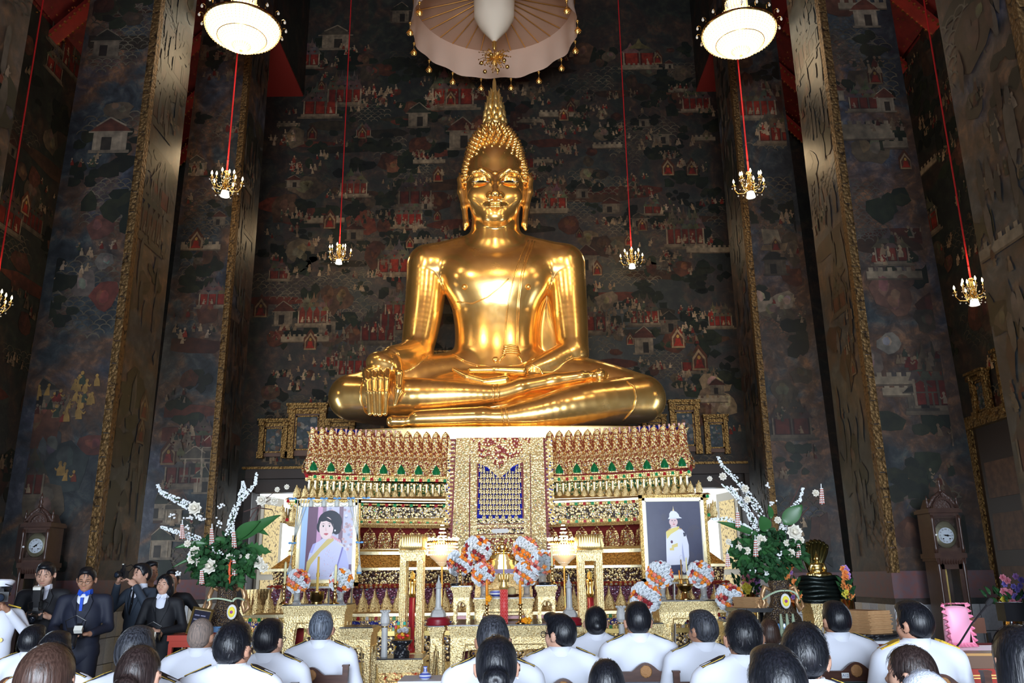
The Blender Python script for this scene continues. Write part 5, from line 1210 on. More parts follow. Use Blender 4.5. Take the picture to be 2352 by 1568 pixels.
# pale stone pillars
def stone_pillar(label, u, Y, z, vtop, red):
    p = at(u, 1400, Y, z); h_ = P(u, vtop, Y).z - z; t = thing('stone_candle_pillar', label, 'pillar candle', p, 0, 'pale stone candle pillars')
    b = MB(); r = px(14, p) / 2; z_ = 0
    if red:
        MB().lathe([(.13, 0), (.135, .02), (.12, .035), (.13, .055), (.10, .085)], n=24).build('red_base', M('maroon_lacquer', (.24, .01, .02), .35), t, True); z_ = .085
        b.lathe([(.085, z_), (.085, z_ + .03), (.06, z_ + .07), (.045, z_ + .075), (.045, z_ + .095)], n=8)
        b.lathe([(r * 1.05, z_ + .095), (r * .85, h_ * .72), (r * 1.2, h_ * .74), (r * .9, h_ * .77), (r * 1.1, h_ * .80), (r * .5, h_ * .86), (r * .3, h_ * .9), (.003, h_)], n=10)
    else:
        b.lathe([(r * 1.1, 0), (r, h_ * .66), (r * 1.05, h_ * .68), (r * 1.6, h_ * .74), (r * 1.55, h_ * .86), (r * 1.2, h_ * .93), (r * 1.5, h_)], n=12)
        for k in range(8): a = 2 * PI * k / 8; b.ico((r * 1.4 * math.cos(a), r * 1.4 * math.sin(a), h_), r * .45, 1)
    b.build('shaft', STONE, t, False)
    MB().lathe([(r * 1.12, h_ * (.3 if red else .64)), (r * 1.2, h_ * (.31 if red else .655)), (r * 1.12, h_ * (.33 if red else .67))], n=12).build('gilt_ring', BRASS, t, True)
stone_pillar('pale stone pillar with finial on a red base, left of the middle tables', 1007, 9.5, z4, 1320, True)
stone_pillar('pale stone pillar with finial on a red base, right of the middle tables', 1296 + 12, 9.5, z10, 1318, True)
stone_pillar('short stone pillar with lotus head, left of the black pedestal bowl', 885, 8.5, z3, 1403, False)
stone_pillar('short stone pillar with lotus head, between two seated heads on the right', 1426, 8.65, z13, 1393, False)
# black pedestal bowl with offerings
p = at(922, 1510, 8.5, z3); t = thing('pedestal_bowl', 'black inlaid pedestal bowl on the low gilded table', 'bowl', p)
MB().lathe([(.075, 0), (.078, .05), (.06, .06), (.055, .085), (.045, .09), (.09, .12), (.105, .15), (.10, .15), (.08, .13)], n=24, cap=False).build('bowl', INLAY, t, True); MB().lathe([(.098, .148), (.001, .15)], n=24, cap=False).build('lining', M('ochre_rim', (.5, .25, .06), .5), t)
jz = z3 + .151
t = thing('offering_jar', 'clear plastic tub of white and red sweets in the black pedestal bowl', 'tub', (p.x + .005, p.y, jz))
MB().lathe([(.075, 0), (.078, .11)], n=20, cap=False).build('tub', GLASS, t, True); MB().lathe([(.012, .1), (.012, .13)], (-.06, -.03, 0), 10).build('red_cap', M('cap_red', (.6, .03, .03), .4), t)
for nm, m_, z0_, nn, rr_ in (('white_sweets', M('sweet_white', (.78, .80, .84), .5), .055, 20, .02), ('red_sweets', M('sweet_red', (.65, .04, .03), .4), .0, 10, .022), ('yellow_sweets', M('sweet_yellow', (.85, .45, .03), .4), .012, 6, .018)):
    b = MB(); rr = random.Random(nn)
    for k in range(nn): a = rr.uniform(0, 6.28); q_ = .05 * math.sqrt(rr.random()); b.ico((q_ * math.cos(a), q_ * math.sin(a), z0_ + rr.uniform(.015, .05)), rr_, 1, sc=(1, 1, .8))
    b.build(nm, m_, t, True, kind='stuff')
OIL = M('golden_oil', (.75, .42, .03), .08, trans=.3, ior=1.4)
for u, w in ((913, 'left'), (927, 'right')):
    o_ = at(u, 1455, 8.62, z3); o_.y = 8.68; h_ = P(u, 1428, 8.62).z - z3; t = thing('oil_bottle', 'bottle of golden oil with a green cap, %s one behind the black pedestal bowl' % w, 'bottle', o_, 0, 'bottles of golden oil')
    MB().lathe([(.030, 0), (.032, .02), (.032, h_ * .40), (.024, h_ * .48), (.031, h_ * .56), (.031, h_ * .74), (.013, h_ * .86), (.012, h_ * .92)], n=16).build('glass_body', OIL, t, True); MB().lathe([(.014, h_ * .9), (.014, h_)], n=12).build('cap', M('cap_green', (.02, .35, .25), .4), t)

# ---------------------------------------------------------------- framed portraits on easels
PRINT = Mattr('portrait_print', .35, 0, 0, .4); FRG = carved_gold('frame_gilt', (.85, .58, .20), 60, .6, .35, (.4, .2, .05))
def portrait(label, ul, ur, vt, vb, Y, draw):
    a, b_, c_ = P(ul, vt, Y), P(ur, vt, Y), P((ul + ur) / 2, vb, Y); w = b_.x - a.x; h_ = (a.z + b_.z) / 2 - c_.z; t = thing('framed_portrait', label, 'portrait', ((a.x + b_.x) / 2, Y, 0), 0); zc = c_.z + h_ / 2
    for k, (e0, e1, d0, m_, nm) in enumerate(((0, .045, .05, FRG, 'outer_frame'), (.04, .075, .065, BRIGHT, 'gilt_frame'), (.07, .088, .045, M('frame_white', (.85, .80, .65), .35), 'inner_frame'))):
        f = MB()
        for s in (-1, 1):
            f.box((s * (w / 2 - (e0 + e1) / 2), 0, zc), (e1 - e0, d0, h_ - 2 * e0)); f.box((0, 0, zc + s * (h_ / 2 - (e0 + e1) / 2)), (w - 2 * e0, d0, e1 - e0))
        f.build(nm, m_, t)
    iw, ih = w - .17, h_ - .17; pc = MB(); n = [0]
    def poly(pts, col):
        n[0] += 1; pc.flat([((x - .5) * iw, -.005 - n[0] * .0001, zc + (z - .5) * ih) for x, z in pts], lin(col))
    def disc(x, z, rx, rz, col, n_=18): poly([(x + rx * math.cos(2 * PI * k / n_), z + rz * math.sin(2 * PI * k / n_)) for k in range(n_)], col)
    draw(poly, disc); pc.build('print', PRINT, t, colors=True)
    MB().box((0, .03, zc), (w - .03, .02, h_ - .03)).build('backing', BLK, t)
    e = MB()
    for s in (-1, 1): e.tube([(s * w * .40, .05, c_.z + h_ * .5), (s * w * .40, .10, 0)], .014, 6)
    e.tube([(0, .05, c_.z + h_ * .8), (0, .55, 0)], .014, 6); e.box((0, -.01, c_.z - .012), (w * .9, .10, .024)); e.build('easel', M('easel_metal', (.40, .38, .35), .35, .7), t)
    return t, zc, w, h_
def woman(poly, disc):
    poly([(0, 0), (1, 0), (1, 1), (0, 1)], (.48, .37, .50)); poly([(0, 0), (.10, 0), (.12, 1), (0, 1)], (.70, .82, .98)); poly([(.10, 0), (.28, 0), (.30, 1), (.12, 1)], (.47, .34, .44))
    poly([(.29, .2), (.38, .2), (.40, 1), (.31, 1)], (.86, .66, .80)); poly([(.38, .2), (.47, .2), (.47, 1), (.40, 1)], (.62, .52, .60)); poly([(.47, .2), (1, .2), (1, 1), (.47, 1)], (.80, .80, .88)); poly([(.72, .2), (.80, .2), (.80, 1), (.72, 1)], (.52, .42, .50))
    rr = random.Random(3)
    for k in range(46): disc(rr.choice([rr.uniform(.48, .70), rr.uniform(.81, .99)]), rr.uniform(.4, .98), .03, .02, rr.choice([(.90, .88, .93), (.72, .62, .66), (.66, .68, .80), (.84, .70, .72)]), 8)
    poly([(.15, .0), (.13, .15), (.18, .36), (.24, .48), (.36, .52), (.46, .58), (.62, .58), (.78, .50), (.90, .38), (.94, .2), (.95, 0)], (.84, .85, .97)); poly([(.74, .0), (.72, .2), (.80, .42), (.88, .38), (.94, .2), (.95, 0)], (.74, .76, .95)); poly([(.72, .2), (.80, .44), (.83, .43), (.745, .2), (.73, .0), (.71, .0)], (.52, .50, .78))
    poly([(.18, .36), (.24, .48), (.30, .50), (.24, .36)], (.72, .72, .94)); poly([(.13, .14), (.14, .24), (.50, .54), (.62, .58), (.64, .53), (.40, .38), (.22, .2), (.16, .08)], (.86, .78, .50)); poly([(.55, .55), (.80, .47), (.86, .42), (.70, .50)], (.90, .88, .80))
    for k in range(60): disc(rr.uniform(.26, .7), rr.uniform(.02, .42), .006, .005, rr.choice([(.93, .93, .99), (.75, .72, .85), (.90, .70, .74)]), 6)
    poly([(.44, .55), (.44, .70), (.60, .70), (.60, .55)], (.93, .80, .78)); disc(.55, .78, .235, .165, (.10, .13, .20)); disc(.56, .86, .15, .085, (.10, .13, .20)); disc(.68, .70, .09, .09, (.10, .13, .20)); disc(.36, .72, .06, .08, (.10, .13, .20))
    disc(.485, .70, .135, .155, (.97, .87, .86)); poly([(.40, .58), (.47, .54), (.57, .57), (.60, .66), (.38, .66)], (.97, .87, .86)); poly([(.35, .80), (.46, .86), (.60, .80), (.62, .70), (.57, .77), (.48, .80), (.40, .79)], (.10, .13, .20))
    for x in (.425, .545): disc(x, .725, .032, .010, (.98, .95, .95)); disc(x, .725, .014, .011, (.15, .10, .12)); poly([(x - .045, .752), (x, .766), (x + .045, .752), (x, .759)], (.30, .20, .22)); poly([(x - .04, .730), (x, .742), (x + .04, .728), (x, .737)], (.22, .15, .18))
    poly([(.475, .72), (.462, .665), (.49, .655), (.50, .665)], (.92, .78, .77)); poly([(.435, .618), (.47, .632), (.485, .628), (.50, .633), (.535, .62), (.49, .598)], (.80, .36, .42)); disc(.655, .665, .016, .014, (.95, .95, .98), 10)
    for k in range(9): disc(.60 + .02 * k, .575 - .008 * k + .012 * (k % 2), .022, .014, (.92, .68, .74), 8)
def soldier(poly, disc):
    poly([(0, 0), (1, 0), (1, 1), (0, 1)], (.24, .25, .36)); rr = random.Random(4)
    for k in range(30): disc(rr.uniform(.05, .95), rr.uniform(.05, .95), rr.uniform(.05, .14), rr.uniform(.05, .12), rr.choice([(.25, .26, .37), (.23, .24, .36), (.26, .26, .35)]), 14)
    poly([(.34, 0), (.35, .16), (.60, .16), (.60, 0)], (.16, .19, .36)); poly([(.33, .13), (.34, .40), (.35, .57), (.41, .62), (.50, .655), (.56, .655), (.65, .61), (.71, .55), (.75, .40), (.745, .25), (.71, .14)], (.93, .94, 1.)); poly([(.64, .14), (.62, .30), (.635, .44), (.65, .30), (.67, .14)], (.72, .74, .88))
    poly([(.35, .58), (.41, .62), (.60, .655), (.58, .61), (.44, .55), (.36, .48)], (.93, .86, .48)); poly([(.44, .40), (.55, .43), (.55, .38), (.44, .36)], (.92, .84, .50)); poly([(.40, .36), (.48, .365), (.48, .33), (.40, .33)], (.92, .84, .50)); disc(.445, .445, .022, .022, (.35, .16, .28), 10)
    poly([(.375, .60), (.45, .635), (.43, .615), (.38, .595)], (.75, .45, .38)); poly([(.56, .635), (.64, .625), (.635, .61), (.58, .62)], (.80, .62, .42)); poly([(.66, .57), (.71, .565), (.71, .52), (.67, .515)], (.20, .22, .32))
    poly([(.44, .64), (.45, .72), (.55, .72), (.55, .65)], (.86, .72, .72)); disc(.497, .715, .078, .062, (.93, .80, .80)); poly([(.40, .755), (.69 - .03, .765), (.62, .785), (.42, .782)], (.92, .93, 1.)); poly([(.425, .78), (.43, .83), (.46, .862), (.51, .87), (.56, .855), (.60, .82), (.615, .78)], (.94, .95, 1.)); poly([(.495, .865), (.505, .94), (.52, .865)], (.88, .80, .62)); poly([(.485, .87), (.505, .90), (.53, .868)], (.92, .84, .66))
    for x in (.475, .525): disc(x, .733, .015, .006, (.45, .38, .45), 8)
    disc(.503, .683, .022, .008, (.82, .50, .52), 10); poly([(.50, .73), (.488, .70), (.51, .698)], (.85, .68, .68)); poly([(.63, .18), (.60, .06), (.64, .02), (.68, .05), (.67, .18)], (.95, .95, 1.)); disc(.36, .13, .02, .02, (.85, .65, .62), 8); disc(.60, .22, .03, .05, (.84, .84, .92), 12); disc(.60, .22, .023, .042, (.93, .94, 1.), 12)
pw_, zc_, w_, h_ = portrait('gilt framed portrait of a woman in white with a yellow sash, hung with garlands', 681, 829, 1148, 1346, 11.2, woman)
portrait('gilt framed portrait of a man in white uniform and spiked helmet', 1466, 1620, 1136, 1336, 11.2, soldier)
# jasmine garlands with blue bows hanging over the left frame
g = thing('garland', 'jasmine garland with pale blue bows draped over the left portrait frame', 'garland', (pw_.location.x, 11.2, 0)); JAS = M('jasmine', (.62, .66, .62), .6); BOW = M('blue_ribbon', (.16, .42, .80), .5)
xs = [-.46, -.22, -.05, .12, .30, .50]; zt_ = zc_ + h_ / 2 + .01
b = MB()
def string(p0, p1, sag, n=16):
    for k in range(n + 1):
        t_ = k / n; b.ico((p0[0] + (p1[0] - p0[0]) * t_, -.045, p0[1] + (p1[1] - p0[1]) * t_ - sag * 4 * t_ * (1 - t_)), .009, 0)
for i in range(1, 4): string((xs[i], zt_), (xs[i + 1], zt_), .09); string((xs[i], zt_), (xs[i + 1], zt_), .055)
for s in (-1, 1):
    for k in range(4): x = s * (w_ / 2 - .03 - k * .045); string((x, zt_), (s * (w_ / 2 - .01), zc_ + .02), -.0, 46)
    for k in (0, 1): string((s * (w_ / 2 - .01 + k * .02), zc_), (s * (w_ / 2 + .03 - k * .02), zc_ - .28 - k * .05), 0, 20)
b.build('jasmine_string', JAS, g, kind='stuff')
for x in xs[1:5]: MB().lathe([(.03, -.10), (.032, -.07), (.02, -.03), (.008, 0)], (x, -.05, zt_), 8).build('tassel', JAS, g, True)
for s in (-1, 1): MB().lathe([(.03, -.12), (.034, -.07), (.02, -.02), (.008, 0)], (s * (w_ / 2 + .02), -.05, zc_ - .28), 8).build('tassel', JAS, g, True); MB().lathe([(.032, -.05), (.034, -.03), (.028, -.02)], (s * (w_ / 2 + .02), -.05, zc_ - .345), 8).build('ribbon_band', BOW, g, True)
for x, z_ in [(x, zt_) for x in xs] + [(-w_ / 2 - .01, zc_ - .01), (w_ / 2 + .01, zc_ - .01)]:
    b2 = MB()
    for s in (-1, 1): b2.ico((x + s * .03, -.05, z_ + .008), .028, 1, sc=(1, .4, .55))
    b2.ico((x, -.055, z_), .012, 1); b2.build('bow', BOW, g, True)

# ---------------------------------------------------------------- doors behind the altar, pictures over them
DARKW = M('dark_door_wood', (.03, .018, .012), .45); LACQ = carved_gold('gilt_lacquer_door', (.62, .46, .20), 22, .5, .45, (.10, .06, .03)); CREAMF = M('door_cream', (.60, .54, .42), .5)
for k, (d0, d1) in enumerate((DL, DR)):
    b = MB(); f = .10
    b.box2((d0 - .16, YB - .06, 0), (d0, YB, DZ + .16)); b.box2((d1, YB - .06, 0), (d1 + .16, YB, DZ + .16)); b.box2((d0 - .16, YB - .10, DZ), (d1 + .16, YB, DZ + .20)); b.box2((d0, YB + .05, DZ - .28), (d1, YB + .35, DZ))
    dr = b.build('door_%d' % (k + 1), DARKW, kind='structure')
    MB().box2((d0 - .22, YB - .16, DZ + .20), (d1 + .22, YB, DZ + .25)).build('lintel_moulding', OLDGILT, dr)
    for s, hx in ((1, d0), (-1, d1)):
        t = MB(); L_ = 1.05; ang = math.radians(78)
        M4 = Matrix.Translation((hx + s * .03, YB + .5, 0)) @ Matrix.Rotation(s * ang if s > 0 else PI - ang, 4, 'Z')
        t.box((L_ / 2, 0, 1.65), (L_, .06, 3.3)); o = t.build('door_leaf', CREAMF, dr); o.matrix_local = M4
        p = MB()
        for z0, z1 in ((.25, 1.5), (1.62, 3.12)):
            for e in (-1, 1): p.box((L_ / 2, e * .034, (z0 + z1) / 2), (L_ - .30, .012, z1 - z0))
        q_ = p.build('door_panel', LACQ, o)
OLDP = Mattr('old_picture', .4, noise=7.)
def old_frame(label, ul, ur, vt, vb, wall='back', group='old pictures in gilt frames over the doors', Xw=None):
    if wall == 'back':
        a, b_ = P(ul, vt, YB - .1), P(ur, vb, YB - .1); w = abs(b_.x - a.x); h_ = a.z - b_.z; loc = ((a.x + b_.x) / 2, YB - .02, b_.z); rz = 0
    else:
        a, b_ = PX(ul, vt, Xw - .1), PX(ur, vb, Xw - .1); w = abs(b_.y - a.y); h_ = a.z - PX(ul, vb, Xw - .1).z; loc = (Xw - .02, (a.y + b_.y) / 2, PX(ul, vb, Xw - .1).z); rz = PI / 2
        rz = -PI / 2 if Xw > 0 else PI / 2
    t = thing('picture_frame', label, 'picture', loc, rz, group); q_ = .17 * w
    b = MB()
    for s in (-1, 1):
        b.box((s * (w / 2 - q_ / 2), -.07, h_ * .5), (q_, .10, h_ * .78)); b.box((s * (w / 2 - q_ / 2), -.08, h_ * .08), (q_ * 1.3, .14, h_ * .16)); b.box((s * (w / 2 - q_ / 2), -.09, h_ * .86), (q_ * 1.25, .15, h_ * .10))
    b.build('pilaster', OLDGILT, t)
    MB().box((0, -.09, h_ * .965), (w * 1.10, .18, h_ * .05)).box((0, -.07, h_ * .925), (w * 1.04, .13, h_ * .04)).build('cornice', OLDGILT, t); MB().box((0, -.05, h_ * .85), (w - 2 * q_, .07, h_ * .09)).build('frieze', OLDGILT, t)
    MB().box((0, -.03, h_ * .5), (w - q_, .05, h_ * .9)).build('backboard', M('frame_brown', (.10, .05, .03), .5), t)
    pm = MB(); pw, ph, pz = w - 2.5 * q_, h_ * .60, h_ * .46; rr = random.Random(int(ul)); n = [0]
    def poly(pts, c): n[0] += 1; pm.flat([(x, -.062 - n[0] * .0003, z) for x, z in pts], c)
    poly([(-pw / 2, pz - ph / 2), (pw / 2, pz - ph / 2), (pw / 2, pz + ph / 2), (-pw / 2, pz + ph / 2)], (.06, .085, .10))
    for k in range(26):
        x, z, r = rr.uniform(-.4, .4) * pw, pz + rr.uniform(-.42, .42) * ph, rr.uniform(.04, .16) * pw; c = rr.choice([(.22, .22, .20), (.30, .28, .24), (.05, .09, .07), (.12, .14, .17), (.20, .12, .08)])
        poly([(max(-pw / 2, min(pw / 2, x + r * math.cos(a * .9))), max(pz - ph / 2, min(pz + ph / 2, z + r * rr.uniform(.6, 1.2) * math.sin(a * .9)))) for a in range(7)], c)
    pm.build('picture', OLDP, t, colors=True)
    e = MB()
    for s in (-1, 1): e.box((s * pw / 2, -.07, pz), (.03, .03, ph + .03)); e.box((0, -.07, pz + s * ph / 2), (pw + .03, .03, .03))
    e.build('inner_frame', OLDGILT, t)
old_frame('small gilt framed picture over the left door, left of the taller one', 598, 659, 962, 1052); old_frame('tall gilt framed picture over the left door', 665, 745, 926, 1052); old_frame('small gilt framed picture over the left door, half hidden by the statue base', 748, 812, 962, 1052)
old_frame('tall gilt framed picture over the right door', 1536, 1612, 918, 1042); old_frame('small gilt framed picture over the right door, right of the taller one', 1615, 1676, 952, 1042); old_frame('small gilt framed picture over the right door, half hidden by the statue base', 1474, 1533, 952, 1042)
old_frame('gilt framed picture glimpsed between the statue arm and its waist', 998, 1064, 806, 900)
old_frame('tall gilt framed picture high on the right side wall', 2285, 2345, 803, 960, 'right', Xw=XR); old_frame('small gilt framed picture on the right side wall, left of the taller one', 2226, 2281, 858, 970, 'right', Xw=XR)
b = MB(); y1, y0 = 13.75, 11.3
b.box2((XR - .08, y0 - .2, 0), (XR, y0, 3.9)); b.box2((XR - .08, y1, 0), (XR, y1 + .2, 3.9)); b.box2((XR - .14, y0 - .25, 3.75), (XR, y1 + .25, 3.95)); d3 = b.build('door_3', OLDGILT, kind='structure')
MB().box2((XR - .03, y0, 0), (XR - .004, y1, 3.75)).build('door_leaf', DARKW, d3)
for yy in (y0 + .62, y0 + 1.84):
    for z in (.5, 1.3, 2.1, 2.9): MB().box2((XR - .045, yy - .42, z - .28), (XR - .03, yy + .42, z + .28)).build('door_panel', M('door_panel_brown', (.06, .03, .018), .5, noise=(9, (.12, .06, .03), 5)), d3)

# ---------------------------------------------------------------- white ceremonial umbrella above the statue
CX, CY = -.30, 15.35; RU = 1.70; zr0 = P(1134, 178, CY + RU).z; zr1 = P(1134, 118, CY + RU).z
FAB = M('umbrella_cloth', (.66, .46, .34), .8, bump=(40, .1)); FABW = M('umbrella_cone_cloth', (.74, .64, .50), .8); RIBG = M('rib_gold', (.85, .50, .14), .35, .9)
um = thing('ceremonial_umbrella', 'white tiered ceremonial umbrella hanging over the statue, seen from below', 'umbrella', (CX, CY, zr0)); H1 = zr1 - zr0
n = 96; b = MB()
for j, (rf, z) in enumerate(((1.0, H1), (1.0, H1 * .66), (1.01, H1 * .33), (1.03, 0))):
    for i in range(n):
        a = 2 * PI * i / n; w_ = (1 - z / H1) * .022 * math.sin(a * 16) ** 3; r = RU * rf * (1 + w_); b.v.append((r * math.cos(a), r * math.sin(a), z + (1 - z / H1) * .02 * math.cos(a * 8))); b.c.append((1, 1, 1))
b.f = [(j * n + i, j * n + (i + 1) % n, (j + 1) * n + (i + 1) % n, (j + 1) * n + i) for j in range(3) for i in range(n)]
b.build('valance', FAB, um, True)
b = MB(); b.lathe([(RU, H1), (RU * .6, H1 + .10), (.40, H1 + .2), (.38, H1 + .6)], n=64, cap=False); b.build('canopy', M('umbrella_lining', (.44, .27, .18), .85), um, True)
MB().lathe([(RU * 1.005, H1 - .02), (RU * 1.02, H1), (RU, H1 + .02)], n=64, cap=False).build('hoop', RIBG, um, True)
for k in range(30):
    a = 2 * PI * (k + .5) / 30; MB().tube([(RU * .985 * math.cos(a), RU * .985 * math.sin(a), H1 - .02), (RU * .6 * math.cos(a), RU * .6 * math.sin(a), H1 + .07), (.42 * math.cos(a), .42 * math.sin(a), H1 + .17)], .011, 5).build('rib', RIBG, um)
MB().lathe([(.03, -.25), (.12, -.13), (.30, .10), (.42, .34), (.44, H1 + .05), (.41, H1 + .18)], n=40, cap=False).build('inner_cone', FABW, um, True)
MB().lathe([(.012, -.46), (.03, -.42), (.05, -.36), (.045, -.30), (.055, -.27), (.03, -.24)], n=14).build('cone_finial', RIBG, um, True)
b = MB(); rr = random.Random(9)
for k in range(110):
    d = Vector((rr.gauss(0, 1), rr.gauss(0, 1), rr.gauss(0, .8))).normalized() * rr.uniform(.10, .36); p0 = Vector((0, 0, -.66)); b.tube([tuple(p0 + d * .2), tuple(p0 + d * .7 + Vector((0, 0, .04))), tuple(p0 + d)], [.007, .007, .003], 4); b.ico(tuple(p0 + d), .016, 0)
b.tube([(0, 0, -.46), (0, 0, -.70)], .012, 6); og = b.build('hanging_ornament', STAR, um, kind='stuff')
for k in range(6): a = 2 * PI * k / 6 + .3; MB().ico((.28 * math.cos(a), .28 * math.sin(a), -.80 + .05 * math.sin(k * 2)), .045, 2).build('gilt_ball', BRASS, um, True)
tb = MB(); tb.tube([(0, 0, 0), (0, 0, -.10)], .012, 5); tb.lathe([(.03, -.06), (.035, -.04), (.01, -.02)], n=8); tb.tube([(0, 0, -.1), (0, 0, -.2)], .006, 4)
for k in range(8):
    a = 2 * PI * k / 8; c, s = math.cos(a), math.sin(a); tb.add([(c * .015, s * .015, -.18), (c * .05 - s * .025, s * .05 + c * .025, -.25), (c * .085, s * .085, -.30), (c * .05 + s * .025, s * .05 - c * .025, -.25)], [(0, 1, 2, 3)])
    tb.ico((c * .05, s * .05, -.31), .016, 0)
tme = tb.mesh('gilt_tassel', True); tme.materials.append(RIBG)
for k in range(16): a = 2 * PI * (k + .5) / 16; ob('gilt_tassel', tme, None, um, (RU * 1.04 * math.cos(a), RU * 1.04 * math.sin(a), .02))
MB().tube([(0, 0, H1 + .5), (0, 0, 16.4 - zr0)], .03, 6).build('suspension_rod', RIBG, um)

# ---------------------------------------------------------------- chandeliers
LIT = M('chandelier_glow', (1, .9, .75), .2, emit=((1.0, .90, .66), 1.7)); BEAD = M('crystal_bead_lit', (.9, .7, .4), .1, emit=((1.0, .66, .26), .45)); DROP = M('crystal_drop', (.95, .9, .8), .05, trans=.5, ior=1.45)
CORD = M('red_cord', (.45, .006, .008), .7)
def big_chandelier(label, u, v, wpx, Y):
    p = P(u, v, Y); Rr = px(wpx, p) / 2; t = thing('crystal_chandelier', label, 'chandelier', p, 0, 'great crystal chandeliers')
    prof = [(.03, -1.16), (.16, -1.1), (.21, -1.0), (.24, -.93), (.48, -.84), (.58, -.66), (.63, -.55), (.86, -.40), (.96, -.18), (.98, .0)]
    MB().lathe([(r * Rr * .97, z * Rr * .62) for r, z in prof], n=40, cap=False).build('bowl', LIT, t, True)
    MB().lathe([(Rr * .38, .12 * Rr), (Rr * .40, .20 * Rr), (Rr * .38, .55 * Rr), (Rr * .26, .60 * Rr), (Rr * .26, .95 * Rr), (Rr * .05, 1.1 * Rr)], n=28, cap=False).build('upper_tier', LIT, t, True)
    g = MB()
    def strands(pr, ns, nb, rad):
        for k in range(ns):
            a = 2 * PI * k / ns
            for j in range(nb):
                s = j / (nb - 1) * (len(pr) - 1); i = min(int(s), len(pr) - 2); f_ = s - i; r = pr[i][0] + (pr[i + 1][0] - pr[i][0]) * f_; z = pr[i][1] + (pr[i + 1][1] - pr[i][1]) * f_
                g.ico((r * Rr * math.cos(a), r * Rr * math.sin(a), z * Rr * .62), rad, 0)
    strands(prof[6:], 56, 9, .010); strands(prof[3:7], 40, 8, .010); strands(prof[:4], 22, 7, .012)
    strands([(.42, .30), (.42, .9)], 32, 9, .012); strands([(.29, 1.0), (.29, 1.5)], 24, 7, .012)
    g.build('crystal_beads', BEAD, t, kind='stuff')
    rb = MB().lathe([(Rr * .99, -.015), (Rr * 1.01, 0), (Rr * .99, .03), (Rr * .97, .025)], n=48, cap=False).lathe([(Rr * .63, -.36 * Rr), (Rr * .645, -.35 * Rr), (Rr * .63, -.335 * Rr)], n=40, cap=False).lathe([(Rr * .42, .11 * Rr), (Rr * .45, .15 * Rr), (Rr * .41, .2 * Rr)], n=32, cap=False)
    rb.build('gilt_rim', BRASS, t, True)
    cr = MB(); dr = MB()
    for rad, n_, zz in ((1.02, 18, .05), (.44, 9, .2 * Rr)):
        for k in range(n_):
            a = 2 * PI * k / n_; c, s = math.cos(a), math.sin(a); r = Rr * rad; cr.tube([(r * c, r * s, zz), (r * 1.0 * c, r * 1.0 * s, zz + .06), (r * c * 1.06, r * s * 1.06, zz + .075), (r * c * 1.09, r * s * 1.09, zz + .05)], .006, 4); dr.ico((r * c * 1.09, r * s * 1.09, zz + .02), .022, 1, sc=(1, 1, 1.4)); dr.ico((r * c * 1.09, r * s * 1.09, zz + .055), .01, 0)
    cr.build('crown_hooks', BRASS, t); dr.build('crystal_drops', DROP, t, True, kind='stuff')
    MB().tube([(0, 0, 1.0 * Rr), (0, 0, 16.4 - p.z)], .02, 6).build('chain', CORD, t)
    L = bpy.data.lights.new('chandelier_light', 'POINT'); L.energy = 26; L.color = (1, .76, .46); L.shadow_soft_size = .35; lo_ = bpy.data.objects.new('chandelier_light', L); C.objects.link(lo_); lo_.parent = t; lo_.location = (0, 0, -.72 * Rr - .25)
big_chandelier('great lit crystal chandelier upper left, in front of the left pillars', 558, 62, 172, 11.5); big_chandelier('great lit crystal chandelier upper right, in front of the right pillars', 1697, 74, 170, 11.5)
BULB = M('candle_bulb', (1, .95, .85), .2, emit=((1., .80, .5), 7.)); BELL = M('bell_shade_lit', (1, .98, .92), .3, emit=((1., .9, .72), 3.5))
